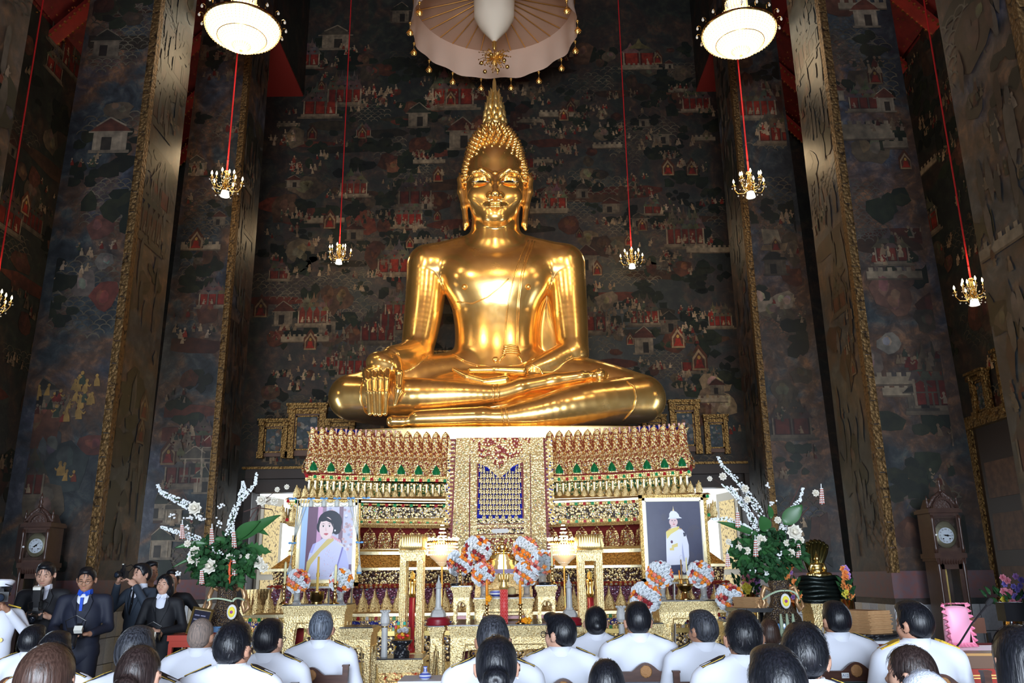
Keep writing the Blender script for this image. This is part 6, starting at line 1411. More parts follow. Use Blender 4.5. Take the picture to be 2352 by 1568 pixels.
def small_chandelier(label, u, v, wpx, Y, cordv=0):
    p = P(u, v, Y); r = px(wpx, p) / 2; k_ = r / .30; t = thing('candle_chandelier', label, 'chandelier', p, 0, 'small candle chandeliers')
    S = lambda pr: [(a * k_, b_ * k_) for a, b_ in pr]
    MB().lathe(S([(.01, -.20), (.05, -.16), (.03, -.12), (.06, -.06), (.035, 0), (.05, .04), (.03, .10), (.028, .17), (.05, .185), (.05, .20), (.012, .22)]), n=12).build('stem', BRASS, t, True)
    MB().lathe(S([(.075, -.24), (.07, -.22), (.055, -.15), (.02, -.13)]), n=16).build('bell_shade', BELL, t, True)
    am = MB(); am.tube([(0.02 * k_, 0, -.06 * k_), (.10 * k_, 0, -.15 * k_), (.20 * k_, 0, -.14 * k_), (.25 * k_, 0, -.06 * k_), (.255 * k_, 0, 0)], .008 * k_, 5); am.lathe([(.012 * k_, 0), (.034 * k_, .008 * k_), (.036 * k_, .014 * k_), (.012 * k_, .018 * k_), (.012 * k_, .06 * k_)], (.255 * k_, 0, 0), 8); ame = am.mesh('arm', True); ame.materials.append(BRASS)
    bme = MB().lathe([(.006 * k_, 0), (.018 * k_, .018 * k_), (.014 * k_, .045 * k_), (.001, .075 * k_)], n=8).mesh('candle_bulb', True); bme.materials.append(BULB)
    dm = MB()
    for a in range(3): dm.ico((.255 * k_ + .03 * k_ * math.cos(a * 2.1), .03 * k_ * math.sin(a * 2.1), -.03 * k_), .014 * k_, 1)
    dm.ico((.2 * k_, 0, -.18 * k_), .014 * k_, 1); dm.ico((.12 * k_, 0, -.19 * k_), .012 * k_, 1); dm.ico((.16 * k_, .02 * k_, -.08 * k_), .012 * k_, 1); dm.ico((.09 * k_, .02, -.03), .012 * k_, 1); dme = dm.mesh('crystal_drops', True); dme.materials.append(DROP)
    for j in range(10):
        up = j % 2; a = 2 * PI * j / 10 + .2; rz = a; sc = (.62, .62, 1.) if up else (1, 1, 1)
        o = ob('arm', ame, None, t, (0, 0, .07 * k_ * up)); o.rotation_euler = (0, 0, a); o.scale = sc
        rr_ = .255 * k_ * (.62 if up else 1); ob('candle_bulb', bme, None, t, (rr_ * math.cos(a), rr_ * math.sin(a), .06 * k_ + .07 * k_ * up)); d = ob('crystal_drops', dme, None, o)
    ch = MB().tube([(0, 0, .20 * k_), (0, 0, .42 * k_)], .014 * k_, 7); ch.build('cord_sleeve', M('red_velvet', (.60, .01, .012), .8), t)
    MB().tube([(0, 0, .40 * k_), (0, 0, 15.8 - p.z)], .013 * k_, 6).build('cord', CORD, t)
    L = bpy.data.lights.new('candle_glow', 'POINT'); L.energy = 26; L.color = (1, .72, .4); L.shadow_soft_size = .2; lo_ = bpy.data.objects.new('candle_glow', L); C.objects.link(lo_); lo_.parent = t; lo_.location = (0, 0, .42 * k_)
small_chandelier('small candle chandelier on a red cord in front of the second left pillar', 519, 420, 84, 12.3); small_chandelier('small candle chandelier on a red cord beside the statue, left of its head and shoulder', 779, 582, 62, 17.0)
small_chandelier('small candle chandelier on a red cord beside the statue, right of its shoulder', 1451, 592, 62, 17.0); small_chandelier('small candle chandelier on a red cord in front of the second right pillar', 1722, 422, 84, 12.3)
small_chandelier('small candle chandelier on a red cord in the right aisle, near the right edge', 2234, 668, 86, 11.6); small_chandelier('small candle chandelier cut off by the left edge of the picture', -14, 694, 84, 11.6)

# ---------------------------------------------------------------- longcase clocks
WOODD = M('dark_carved_wood', (.035, .016, .012), .35, noise=(14, (.05, .024, .016), 5), spec=.5); WOODC = M('carved_wood_relief', (.045, .022, .016), .45, bump=(45, 1.))
DIALM = M('dial_enamel', (.72, .77, .84), .3); DIALBR = M('dial_plate', (.30, .27, .18), .3, .8, bump=(40, .3)); ROM = ['XII', 'I', 'II', 'III', 'IIII', 'V', 'VI', 'VII', 'VIII', 'IX', 'X', 'XI']
def text_mesh(s, size, name='text'):
    cu_ = bpy.data.curves.new(name, 'FONT'); cu_.body = s; cu_.size = size; cu_.align_x = 'CENTER'; cu_.align_y = 'CENTER'; cu_.extrude = .0005
    o = bpy.data.objects.new(name, cu_); C.objects.link(o); bpy.context.view_layer.update(); me = bpy.data.meshes.new_from_object(o.evaluated_get(bpy.context.evaluated_depsgraph_get())); bpy.data.objects.remove(o); bpy.data.curves.remove(cu_); return me
def clock(label, u, vd, vc, vw, wpx, Y, hour, minute, rz=0):
    p = P(u, vd, Y); w = px(wpx, p); zd = p.z; zc = P(u, vc, Y).z; zw = P(u, vw, Y).z; d = .30; t = thing('longcase_clock', label, 'clock', (p.x, Y + d / 2, 0), rz, 'longcase clocks'); f = -d / 2
    MB().box((0, 0, .22), (w * 1.02, d * 1.05, .44)).box((0, 0, .03), (w * 1.12, d * 1.12, .06)).box((0, 0, .455), (w * 1.08, d * 1.08, .03)).build('base', WOODD, t)
    MB().box((0, f - .012, .23), (w * .7, .012, .28)).build('base_panel', WOODC, t)
    tr = MB(); tw = w * .86
    tr.box((0, d * .42, (zw + .47) / 2), (tw, .03, zw - .47)); 
    for s in (-1, 1): tr.box((s * tw / 2 * .96, 0, (zw + .47) / 2), (.035, d * .92, zw - .47)); tr.box((s * tw * .40, f + .02, (zw + .47) / 2), (.06, .03, zw - .47))
    tr.box((0, f + .02, .52), (tw, .03, .10)); tr.box((0, f + .02, zw - .06), (tw, .03, .12)); tr.build('trunk', WOODD, t)
    for s in (-1, 1): MB().lathe([(.018, .5), (.022, .56), (.014, .6), (.016, zw - .2), (.024, zw - .12), (.014, zw - .06), (.02, zw)], (s * tw * .5, f + .005, 0), 10).build('turned_column', WOODD, t, True)
    MB().box((0, f + .012, (zw + .5) / 2), (tw * .74, .004, zw - .66)).build('glass_door', GLASS, t)
    MB().lathe([(.10, -.012), (.105, 0), (.10, .012)], (0, 0, .80), 24, axis=(0, -1, 0)).build('pendulum_bob', BRASS, t, True); MB().box((0, 0, (zw + .9) / 2), (.02, .01, zw - .9)).build('pendulum_rod', BRASS, t)
    MB().ico((-tw * .40, f - .005, (zw + .5) / 2), .014, 2).build('knob', M('porcelain_knob', (.7, .7, .72), .2), t, True)
    co = MB().box((0, 0, zw + .02), (w * 1.12, d * 1.1, .05)).box((0, 0, zw - .02), (w * 1.04, d * 1.04, .03))
    for k in range(11): co.lathe([(.008, -.07), (.014, -.05), (.008, -.02)], (-w * .46 + k * w * .092, f - .005, zw), 6)
    co.build('waist_cornice', WOODD, t)
    hd = MB(); hh = zc - zw - .05; zm = zw + .045 + hh / 2
    for s in (-1, 1): hd.box((s * w * .44, 0, zm), (w * .12, d, hh))
    hd.box((0, d * .45, zm), (w * .9, .03, hh)); hd.box((0, f + .02, zc - .03), (w * .9, .03, .07)); hd.box((0, f + .02, zw + .07), (w * .9, .03, .06)); hd.build('hood', WOODD, t)
    for s in (-1, 1): MB().lathe([(.016, zw + .05), (.02, zw + .1), (.012, zw + .14), (.013, zc - .12), (.02, zc - .07), (.012, zc - .03)], (s * w * .47, f - .008, 0), 10).build('turned_column', WOODD, t, True)
    R0 = min(w * .30, hh * .40); MB().box((0, f + .05, zm), (w * .80, .01, hh)).build('dial_board', WOODC, t)
    MB().lathe([(R0 * 1.25, 0), (R0 * 1.28, .006), (R0 * 1.2, .01), (.001, .008)], (0, f + .045, zd + .01), 40, axis=(0, -1, 0), sy=1.22, cap=False).build('dial_plate', DIALBR, t, True)
    Rd = w * .27; di = MB().lathe([(Rd, 0), (Rd, .006), (.001, .008)], (0, f + .032, zd), 40, axis=(0, -1, 0), cap=False).build('dial', DIALM, t)
    for k in range(12):
        a = PI / 2 - k * PI / 6; me = text_mesh(ROM[k], Rd * .26, 'numeral'); me.materials.append(BLK); o = ob('numeral', me, None, di, (Rd * .78 * math.cos(a), f + .022, zd + Rd * .78 * math.sin(a))); o.rotation_euler = (PI / 2, k * PI / 6, 0)
    for s in (-1, 1): MB().lathe([(Rd * .09, 0), (Rd * .09, .004)], (s * Rd * .42, f + .024, zd - Rd * .42), 10, axis=(0, -1, 0)).build('winding_hole', BLK, di)
    for ang, L_, wd, nm in ((PI / 2 - (hour + minute / 60) * PI / 6, .5, .012, 'hour_hand'), (PI / 2 - minute * PI / 30, .8, .008, 'minute_hand')):
        b_ = MB(); c, s = math.cos(ang), math.sin(ang); b_.add([(-s * wd - c * .02, 0, c * wd - s * .02), (s * wd - c * .02, 0, -c * wd - s * .02), (c * Rd * L_, 0, s * Rd * L_)], [(0, 1, 2)]); b_.build(nm, BLK, t, loc=(0, f + .015, zd))
    MB().box((0, f + .006, zm), (w * .76, .003, hh * .86)).build('glass_pane', GLASS, t); MB().ico((-w * .40, f - .008, zm - .02), .012, 2).build('knob', MATS['porcelain_knob'], t, True)
    MB().box((0, -.01, zc + .012), (w * 1.18, d * 1.15, .035)).box((0, 0, zc + .035), (w * 1.08, d * 1.06, .02)).build('hood_cornice', WOODD, t)
    ar = MB(); n_ = 20; ro, ri = w * .36, w * .29; zb_ = zc + .045
    for a0, a1, yy0, yy1 in ((ro, ri, f + .0, f + .05),):
        pts = [(a0 * math.cos(PI * k / n_), zb_ + a0 * math.sin(PI * k / n_) * 1.02) for k in range(n_ + 1)] + [(a1 * math.cos(PI * k / n_), zb_ + a1 * math.sin(PI * k / n_)) for k in range(n_, -1, -1)]
        for k in range(n_):
            q_ = [pts[k], pts[k + 1], pts[2 * n_ - k], pts[2 * n_ + 1 - k]]; ar.prism(list(reversed(q_)), yy0, yy1)
    ar.build('arch', WOODD, t)
    MB().prism([(ri * 1.02 * math.cos(PI * k / n_), zb_ + ri * 1.02 * math.sin(PI * k / n_)) for k in range(n_ + 1)], f + .03, f + .045).build('fretwork', WOODC, t)
    top = zb_ + w * .58; cr = MB()
    for s in (-1, 1):
        cr.tube([(s * w * .5, f + .02, zb_ + .01), (s * w * .42, f + .02, zb_ + w * .16), (s * w * .28, f + .02, zb_ + w * .36), (s * w * .14, f + .02, zb_ + w * .46), (s * w * .03, f + .02, top)], [.02, .024, .022, .02, .012], 6)
        for k in range(9): q_ = k / 8; cr.ico((s * w * (.46 - .40 * q_), f + .02, zb_ + w * (.08 + .42 * q_ ** .8)), .022, 1, sc=(1, .5, 1)); cr.ico((s * w * (.46 - .40 * q_) * .82, f + .02, zb_ + w * (.12 + .36 * q_ ** .8) - .012), .015, 1, sc=(1, .5, 1))
    cr.build('carved_crest', WOODC, t, True)
    MB().box((0, d * .1, zb_ + w * .18), (w * .78, d * .7, w * .34), taper=.72).build('hood_roof', WOODD, t)
    for x, z_, s_ in ((0, top - .01, 1.2), (-w * .52, zb_, 1.), (w * .52, zb_, 1.)): MB().lathe([(.016 * s_, 0), (.02 * s_, .02 * s_), (.01 * s_, .035 * s_), (.02 * s_, .06 * s_), (.008 * s_, .085 * s_), (.012 * s_, .10 * s_), (.002, .14 * s_)], (x, f + .02, z_), 10).build('finial', WOODD, t, True)
clock('dark carved longcase clock on the left, behind the standing men', 79, 1253, 1209, 1302, 60, 9.4, 8, 8); clock('dark carved longcase clock on the right, behind the pink cushion', 2176, 1229, 1176, 1280, 66, 9.3, 9, 16)

# ---------------------------------------------------------------- great porcelain vases with tall bouquets
VASEM = mosaic('vase_enamel', 62, [(0, (.08, .06, .05)), (.6, (.20, .16, .11)), (.85, (.10, .12, .16))], ground=(.05, .035, .03), gold=(.26, .17, .08), ring=(.25, .45), tilt=.1)
LEAFM = M('leaf_green', (.025, .09, .03), .4, noise=(5, (.015, .06, .025), 3)); LEAFL = M('leaf_light', (.03, .11, .03), .4); FOLM = M('foliage', (.015, .055, .022), .5, noise=(6, (.03, .10, .03), 3)); TWIG = M('twig', (.07, .035, .03), .8)
PETW = M('petal_cream', (.72, .68, .58), .6); PETP = M('petal_pale', (.76, .77, .76), .6); JASW = M('jasmine_bud', (.70, .74, .76), .6); TASR = M('tassel_rose', (.55, .16, .11), .6)
PICT = Mattr('vase_picture', .15, 0, 0, .5)
def big_leaf(b, p0, p1, w, droop=.05, n=8, lobes=0):
    p0, p1 = Vector(p0), Vector(p1); ax = p1 - p0; side = ax.cross(Vector((0, -1, .25))).normalized(); up = side.cross(ax).normalized(); vs = []
    for i in range(n + 1):
        t_ = i / n; ww = w * math.sin(PI * min(1, t_ ** .75)) ** .8; 
        if lobes: ww *= (1 - .38 * (i % 2))
        c = p0 + ax * t_ + up * droop * math.sin(PI * t_) * .6 - Vector((0, 0, droop)) * t_ * t_; vs += [tuple(c + side * ww + up * .02), tuple(c), tuple(c - side * ww + up * .02)]
    b.add(vs, [(3 * i, 3 * i + 1, 3 * i + 4, 3 * i + 3) for i in range(n)] + [(3 * i + 1, 3 * i + 2, 3 * i + 5, 3 * i + 4) for i in range(n)])
def blossom(b, c, r, rr, n=8):
    c = Vector(c)
    for ring, (k, tilt) in enumerate(((n, .2), (n - 2, .7), (4, 1.2))):
        for i in range(k):
            a = 2 * PI * i / k + ring * .4 + rr.random() * .2; d = Vector((math.cos(a) * math.cos(tilt), -math.sin(tilt), math.sin(a) * math.cos(tilt))); s = d.cross(Vector((.1, -1, .2))).normalized() * r * .38; b.add([tuple(c), tuple(c + d * r * .6 + s), tuple(c + d * r), tuple(c + d * r * .6 - s)], [(0, 1, 2, 3)])
def bouquet(side, uc, vr, Y, sprays, flowers, clusters, tassels, leaves, twigs, fol, med):
    wd = 'left' if side < 0 else 'right'
    rim = P(uc, vr, Y); ppx = ppm(rim); zr = rim.z; rv = 43 / ppx; base = .52
    st_ = thing('vase_stand', 'carved stand under the great porcelain vase on the ' + wd, 'stand', (rim.x, Y, 0)); MB().lathe([(rv * 1.0, 0), (rv * 1.05, .05), (rv * .8, .10), (rv * .85, .40), (rv * 1.1, .48), (rv * 1.1, base)], n=8).build('pedestal', WOODD, st_); MB().lathe([(rv * 1.0, base - .004), (rv * 1.0, base)], n=24).build('stand_top', REDL, st_)
    t = thing('porcelain_vase', 'great dark porcelain vase with a painted panel, under the tall bouquet on the ' + wd, 'vase', (rim.x, Y, base)); H = zr - base
    MB().lathe([(rv * .62, 0), (rv * .66, .02), (rv * .78, H * .15), (rv * .98, H * .36), (rv * 1.05, H * .50), (rv * .98, H * .60), (rv * .66, H * .70), (rv * .5, H * .78), (rv * .48, H * .90), (rv * .60, H), (rv * .54, H), (rv * .42, H * .9)], n=40, cap=False).build('body', VASEM, t, True)
    pm = MB(); vs = []; n_ = 14
    def vr_(z): return np.interp(z, [0, .02, H * .15, H * .36, H * .5, H * .6], [rv * .62, rv * .66, rv * .78, rv * .98, rv * 1.05, rv * .98]) * 1.012
    zz = np.linspace(H * .16, H * .55, 9)
    for j, z in enumerate(zz):
        for i in range(n_ + 1):
            a = -PI / 2 - side * .10 + (i / n_ - .5) * 1.35 * (1 if 0 < j < 8 else .9); q_ = j / 8; c = (.16, .34, .62) if q_ > .55 else ((.30, .42, .55) if q_ > .45 else ((.36, .22, .14) if (i * 7 + j * 3) % 5 < 2 else (.07, .13, .08)))
            if q_ > .5 and (i in (4, 5, 9)) and q_ < .85: c = (.62, .60, .55)
            if q_ <= .45 and i in (6, 7, 8): c = (.55, .40, .32)
            pm.v.append((vr_(z) * math.cos(a), vr_(z) * math.sin(a), z)); pm.c.append(c)
    pm.f = [(j * (n_ + 1) + i, j * (n_ + 1) + i + 1, (j + 1) * (n_ + 1) + i + 1, (j + 1) * (n_ + 1) + i) for j in range(8) for i in range(n_)]
    pm.build('painted_panel', PICT, t, True, True)
    for s in (-1, 1):
        MB().tube([(s * rv * .5, 0, H * .90), (s * rv * .78, 0, H * .93), (s * rv * .95, 0, H * .84), (s * rv * .85, 0, H * .76), (s * rv * 1.0, 0, H * .68), (s * rv * 1.2, 0, H * .72), (s * rv * 1.1, 0, H * .80)], [.02, .028, .024, .022, .028, .022, .006], 8).build('handle', M('handle_gilt', (.45, .26, .13), .35, .5), t, True)
    g = thing('garland', 'green and white garland with a yellow oval medallion round the vase on the ' + wd, 'garland', (rim.x, Y, base)); b = MB(); mu_, mv = med; mc = P(mu_, mv, Y - rv * 1.12); mc = Vector((mc.x - rim.x, -rv * 1.12, mc.z - base))
    for s in (-1, 1):
        for k in range(40):
            q_ = k / 39; a0 = Vector((s * rv * .95, -.02, H * .80)); m1 = Vector((s * rv * .55 + mc.x * .4, -rv * 1.15, (H * .80 + mc.z + .1) / 2 + .05)); e = mc + Vector((0, 0, .10)); pp_ = a0 * (1 - q_) ** 2 + m1 * 2 * q_ * (1 - q_) + e * q_ * q_; b.ico(tuple(pp_), .012, 0)
    b.build('string', M('garland_green', (.40, .50, .34), .6), g, kind='stuff'); MB().lathe([(.047, 0), (.05, .01), (.043, .018), (.001, .016)], tuple(mc), 24, axis=(0, -1, 0), sy=1.45).build('medallion_rim', PETP, g); MB().lathe([(.035, .018), (.032, .024), (.001, .024)], tuple(mc), 24, axis=(0, -1, 0), sy=1.45).build('medallion', M('yolk_yellow', (.85, .72, .05), .5), g); MB().lathe([(.016, .024), (.013, .031), (.001, .033)], tuple(mc), 16, axis=(0, -1, 0)).build('medallion_centre', M('violet', (.35, .05, .30), .5), g)
    if side > 0:
        for x in (-.05, 0, .05): MB().lathe([(.028, -.36 - (.06 if x == 0 else 0)), (.03, -.33), (.016, -.26), (.02, -.24), (.01, -.14)], tuple(mc + Vector((x * 1.2, 0, .02))), 8).build('tassel', MATS['garland_green'], g, True)
    bq = thing('bouquet', 'tall bouquet of white sprays, cream flowers and big leaves on the ' + wd, 'bouquet', (rim.x, Y, zr)); O = Vector((rim.x, Y, zr)); rr = random.Random(77 + side)
    def L(u, v, dy=0.): return P(u, v, Y + dy) - O
    b = MB(); fu, fv, fw, fh = fol
    for k in range(430):
        a, q_ = rr.uniform(0, 2 * PI), math.sqrt(rr.random()); c = L(fu + fw * q_ * math.cos(a), fv + fh * q_ * math.sin(a), rr.uniform(-.22, .2)); d = Vector((rr.gauss(0, 1), rr.gauss(-.6, .6), rr.gauss(.1, .8))).normalized(); big_leaf(b, c, c + d * rr.uniform(.05, .11), rr.uniform(.016, .032), .01, 4)
    b.build('foliage', FOLM, bq, kind='stuff')
    b = MB(); 
    for k in range(9): b.tube([(rr.uniform(-.03, .03), rr.uniform(-.03, .03), -.25), (rr.uniform(-.05, .05), rr.uniform(-.05, .05), 0), tuple(L(fu + rr.uniform(-.6, .6) * fw, fv + rr.uniform(-.4, .4) * fh))], .008, 5)
    b.build('stem', LEAFM, bq)
    for pts in sprays:
        b = MB(); p3 = [L(u, v, rr.uniform(-.04, .04)) for u, v in pts]; ts = []
        for i in range(len(p3) - 1):
            for k in range(14): ts.append((p3[i].lerp(p3[i + 1], k / 14), (i + k / 14) / (len(p3) - 1)))
        for c, q_ in ts:
            w_ = .010 + .030 * q_ ** 1.2
            for k in range(2 + int(3 * q_)): a = rr.uniform(0, 2 * PI); b.ico(tuple(c + Vector((math.cos(a) * w_, -abs(math.sin(a)) * w_ * .8, math.sin(a) * w_))), .011, 0)
        o = b.build('white_spray', JASW, bq, kind='stuff'); MB().tube([tuple(p) for p in p3], .005, 5).build('spray_stem', LEAFM, o)
    for u, v, r in flowers: b = MB(); blossom(b, L(u, v, -.16), r / ppx * 1.15, rr); b.ico(tuple(L(u, v, -.165)), r / ppx * .25, 1); b.build('cream_flower', PETW, bq)
    for u, v in clusters:
        b = MB(); c = L(u, v, -.14)
        for k in range(9): b.ico(tuple(c + Vector((rr.gauss(0, .018), rr.gauss(-.01, .01), rr.gauss(0, .016)))), .012, 1)
        b.build('white_cluster', PETP, bq, True)
    for u, v0, v1 in tassels:
        a, e = L(u, v0, -.20), L(u + 1, v1, -.20); n_ = 14; b = MB(); b2 = MB(); b2.tube([tuple(a + Vector((0, 0, .05))), tuple(e)], .005, 5)
        for k in range(n_):
            c = a.lerp(e, k / n_); w_ = .010 + .012 * k / n_
            for j in range(6): an = 2 * PI * j / 6; (b if k % 2 else b2).ico(tuple(c + Vector((math.cos(an) * w_, math.sin(an) * w_, 0))), .0075, 0)
        o = b.build('hanging_tassel', TASR, bq, kind='stuff'); b2.build('tassel_beads', PETP, o, kind='stuff')
    for (u0, v0, u1, v1, w_, lob) in leaves: b = MB(); big_leaf(b, L(u0, v0, -.05), L(u1, v1, -.12), w_ / ppx, .03, 12, lob); b.build('large_leaf', LEAFL if lob or u1 % 2 == 0 else LEAFM, bq, True)
    for pts in twigs: MB().tube([tuple(L(u, v, .05)) for u, v in pts], [.006] * (len(pts) - 1) + [.002], 5).build('twig', TWIG, bq)
    return bq, L
bq, L = bouquet(-1, 524, 1332, 9.0,
    [[(362, 1112), (368, 1128), (385, 1138), (412, 1150), (440, 1164)], [(372, 1210), (398, 1219), (430, 1228), (470, 1245)], [(590, 1088), (586, 1112), (566, 1135), (545, 1160), (532, 1196), (525, 1236)], [(558, 1106), (560, 1122), (553, 1146)]],
    [(448, 1167, 15), (482, 1300, 16), (448, 1266, 12), (441, 1284, 10), (459, 1291, 10), (528, 1280, 9), (601, 1149, 12), (630, 1150, 9), (637, 1124, 6), (659, 1118, 6), (594, 1291, 13), (606, 1303, 11), (431, 1248, 8), (570, 1277, 6), (551, 1277, 5)],
    [(400, 1184), (436, 1188), (432, 1211), (508, 1163), (503, 1200), (489, 1264), (502, 1271), (472, 1306), (411, 1316), (438, 1275), (455, 1185), (462, 1192)],
    [(418, 1205, 1238), (486, 1214, 1252), (537, 1221, 1259), (463, 1310, 1342), (538, 1286, 1322)],
    [(548, 1240, 646, 1176, 14, 0), (540, 1236, 600, 1190, 15, 0), (556, 1262, 626, 1262, 18, 1), (548, 1282, 590, 1300, 20, 0), (540, 1300, 560, 1348, 17, 1), (560, 1290, 590, 1325, 14, 1), (480, 1250, 402, 1252, 8, 0), (470, 1275, 396, 1298, 4, 0), (520, 1245, 486, 1232, 8, 0), (560, 1235, 528, 1237, 7, 0), (585, 1215, 620, 1224, 6, 0)],
    [[(570, 1200), (580, 1180), (605, 1150), (640, 1122)], [(585, 1195), (600, 1160), (632, 1140)], [(560, 1175), (590, 1165), (625, 1170), (630, 1180)], [(430, 1150), (420, 1130)]], (512, 1290, 78, 56), (533, 1405))
hl = MB(); hl.tube([tuple(L(529, 1284, -.2)), tuple(L(527, 1310, -.22)), tuple(L(528, 1342, -.2))], [.008, .014, .006], 6)
for k in range(6): p0 = L(528, 1292 + k * 8, -.21); hl.tube([tuple(p0), tuple(p0 + Vector(((-1) ** k * .025, 0, .02)))], [.010, .002], 5)
hl.build('heliconia', M('heliconia_red', (.70, .10, .03), .5), bq, True)
bouquet(1, 1788, 1332, 9.0,
    [[(1649, 1049), (1658, 1070), (1690, 1100), (1722, 1142), (1748, 1182)], [(1680, 1118), (1700, 1148), (1722, 1182), (1738, 1212)], [(1635, 1192), (1668, 1191), (1700, 1204), (1722, 1222)], [(1844, 1121), (1838, 1146), (1815, 1172), (1802, 1200), (1796, 1222)], [(1660, 1112), (1690, 1138), (1716, 1168)]],
    [(1711, 1122, 9), (1660, 1094, 9), (1630, 1099, 6), (1824, 1222, 17), (1838, 1240, 9), (1748, 1240, 12), (1697, 1258, 8), (1715, 1264, 9), (1741, 1256, 8), (1807, 1246, 8), (1816, 1270, 10), (1786, 1194, 8), (1873, 1132, 8), (1673, 1244, 7), (1716, 1147, 8)],
    [(1762, 1116), (1772, 1153), (1795, 1212), (1788, 1275), (1731, 1311), (1760, 1318), (1822, 1242), (1680, 1248), (1735, 1225)],
    [(1887, 1122, 1158), (1735, 1240, 1279), (1834, 1250, 1282), (1694, 1176, 1212), (1671, 1272, 1302)],
    [(1800, 1204, 1842, 1152, 18, 0), (1760, 1220, 1744, 1176, 16, 0), (1740, 1262, 1690, 1232, 12, 0), (1740, 1230, 1644, 1192, 8, 0), (1700, 1270, 1664, 1266, 12, 0), (1760, 1290, 1750, 1240, 14, 0), (1800, 1270, 1838, 1290, 13, 0), (1820, 1285, 1842, 1296, 7, 0), (1770, 1190, 1762, 1150, 7, 0), (1720, 1280, 1690, 1296, 12, 0)],
    [[(1800, 1215), (1830, 1195), (1858, 1165), (1850, 1150)], [(1815, 1160), (1840, 1110), (1870, 1095)], [(1740, 1190), (1700, 1140), (1640, 1100)], [(1700, 1150), (1672, 1115)], [(1745, 1215), (1715, 1160), (1690, 1120)]], (1762, 1272, 86, 54), (1804, 1380))

# ---------------------------------------------------------------- figure under a serpent hood, manuscripts, side flowers
p = at(1886, 1380, 10.05, z14); t = thing('serpent_throne_figure', 'small gold seated figure on black serpent coils under a seven-headed hood', 'statuette', p); s_ = 1 / ppm(p); b = MB(); wz = 60 * s_
bronze = M('black_bronze', (.012, .018, .016), .3, .6, bump=(18, .5)); zt_ = P(1886, 1322, 10.05).z - z14
for k in range(6):
    zz = zt_ * (k + .5) / 6; w_ = wz * (1 - .055 * k); b.tube([(w_ * math.cos(2 * PI * i / 28), w_ * .62 * math.sin(2 * PI * i / 28), zz + .008 * math.sin(i * .9 + k)) for i in range(29)], zt_ / 10.5, 8)
b.lathe([(wz * .9, 0), (wz * .85, zt_ * .6), (wz * .62, zt_ * .98)], n=24, sy=.62); b.build('serpent_coils', bronze, t, True)
sf = seated_fig(t, (P(1886, 1276, 10.05).z - P(1886, 1322, 10.05).z) / .86, M('aged_gold', (.75, .55, .2), .3, 1.), zt_ - .02)
hm_ = MB(); hz = P(1886, 1290, 10.05).z - z14; ht = P(1886, 1242, 10.05).z - z14
for k in range(7):
    a = (k - 3) * .30; hm_.tube([(0 + math.sin(a) * .05, .10, zt_), (math.sin(a) * .10, .10, hz), (math.sin(a) * .15, .06, hz + (ht - hz) * .6 * math.cos(a * .8)), (math.sin(a) * .155, -.02, hz + (ht - hz) * math.cos(a * .8)), (math.sin(a) * .15, -.06, hz + (ht - hz) * (math.cos(a * .8) - .08))], [.03, .04, .04, .028, .008], 7)
hm_.build('serpent_hood', M('bronze_gilt_hood', (.10, .085, .03), .35, .9), t, True)
PAPER = M('manila_paper', (.52, .30, .14), .8, noise=(20, (.45, .25, .11), 4))
WHT = M('white_cloth', (.78, .80, .86), .8)
def manuscripts(label, u0, u1, v0, v1, Y, n, depth, rz):
    a, b_ = P(u0, v1, Y), P(u1, v0, Y); w = b_.x - a.x; h_ = b_.z - a.z; t = thing('manuscript_stack', label, 'manuscripts', ((a.x + b_.x) / 2, Y + depth / 2, a.z), rz, 'stacks of folded manuscripts'); rr = random.Random(n); me = MB().box((0, 0, 0), (w, depth, h_ / n * .86)).mesh('manuscript'); me.materials.append(PAPER)
    for k in range(n): o = ob('manuscript', me, None, t, (rr.uniform(-.006, .006), rr.uniform(-.01, .01), h_ * (k + .5) / n)); o.rotation_euler = (0, 0, rr.uniform(-.02, .02))
    return a.z, ((a.x + b_.x) / 2, Y + depth / 2)
zz, (mx_, my_) = manuscripts('tall stack of brown manuscripts on a black tray by the right pillar', 1972, 2034, 1402, 1456, 7.4, 17, .40, .42)
t = thing('tray', 'black inlaid tray under the tall manuscript stack', 'tray', (mx_, my_, zz - .05)); MB().lathe([(.20, 0), (.30, .03), (.31, .048), (.29, .05), (.001, .049)], n=28, cap=False).build('tray_body', INLAY, t, True)
t = thing('side_table', 'white draped table under the tall manuscript stack', 'table', (mx_ + .05, my_, 0)); MB().box((0, 0, (zz - .05) / 2), (.72, .62, zz - .05), taper=.96).build('white_drape', WHT, t)
for k in range(4): MB().box((.30 * (-1) ** k, .26 * (1 if k < 2 else -1), .2), (.04, .04, .4)).build('leg', WOODD, t)
zz, (mx_, my_) = manuscripts('small stack of manuscripts left of the great right vase', 1716, 1750, 1371, 1396, 9.0, 8, .34, .5)
t = thing('side_table', 'black table under the small manuscript stack', 'table', (mx_, my_, 0)); MB().box((0, 0, zz - .02), (.40, .5, .04)).build('table_top', BLK, t)
for k in range(4): MB().box((.16 * (-1) ** k, .2 * (1 if k < 2 else -1), (zz - .04) / 2), (.04, .04, zz - .04)).build('leg', BLK, t)
LIL = [M('petal_lilac', (.42, .22, .55), .6), M('petal_yellow', (.75, .65, .08), .6), M('petal_pink', (.70, .25, .33), .6), M('petal_violet', (.22, .18, .55), .6), M('petal_orange2', (.85, .30, .08), .6)]
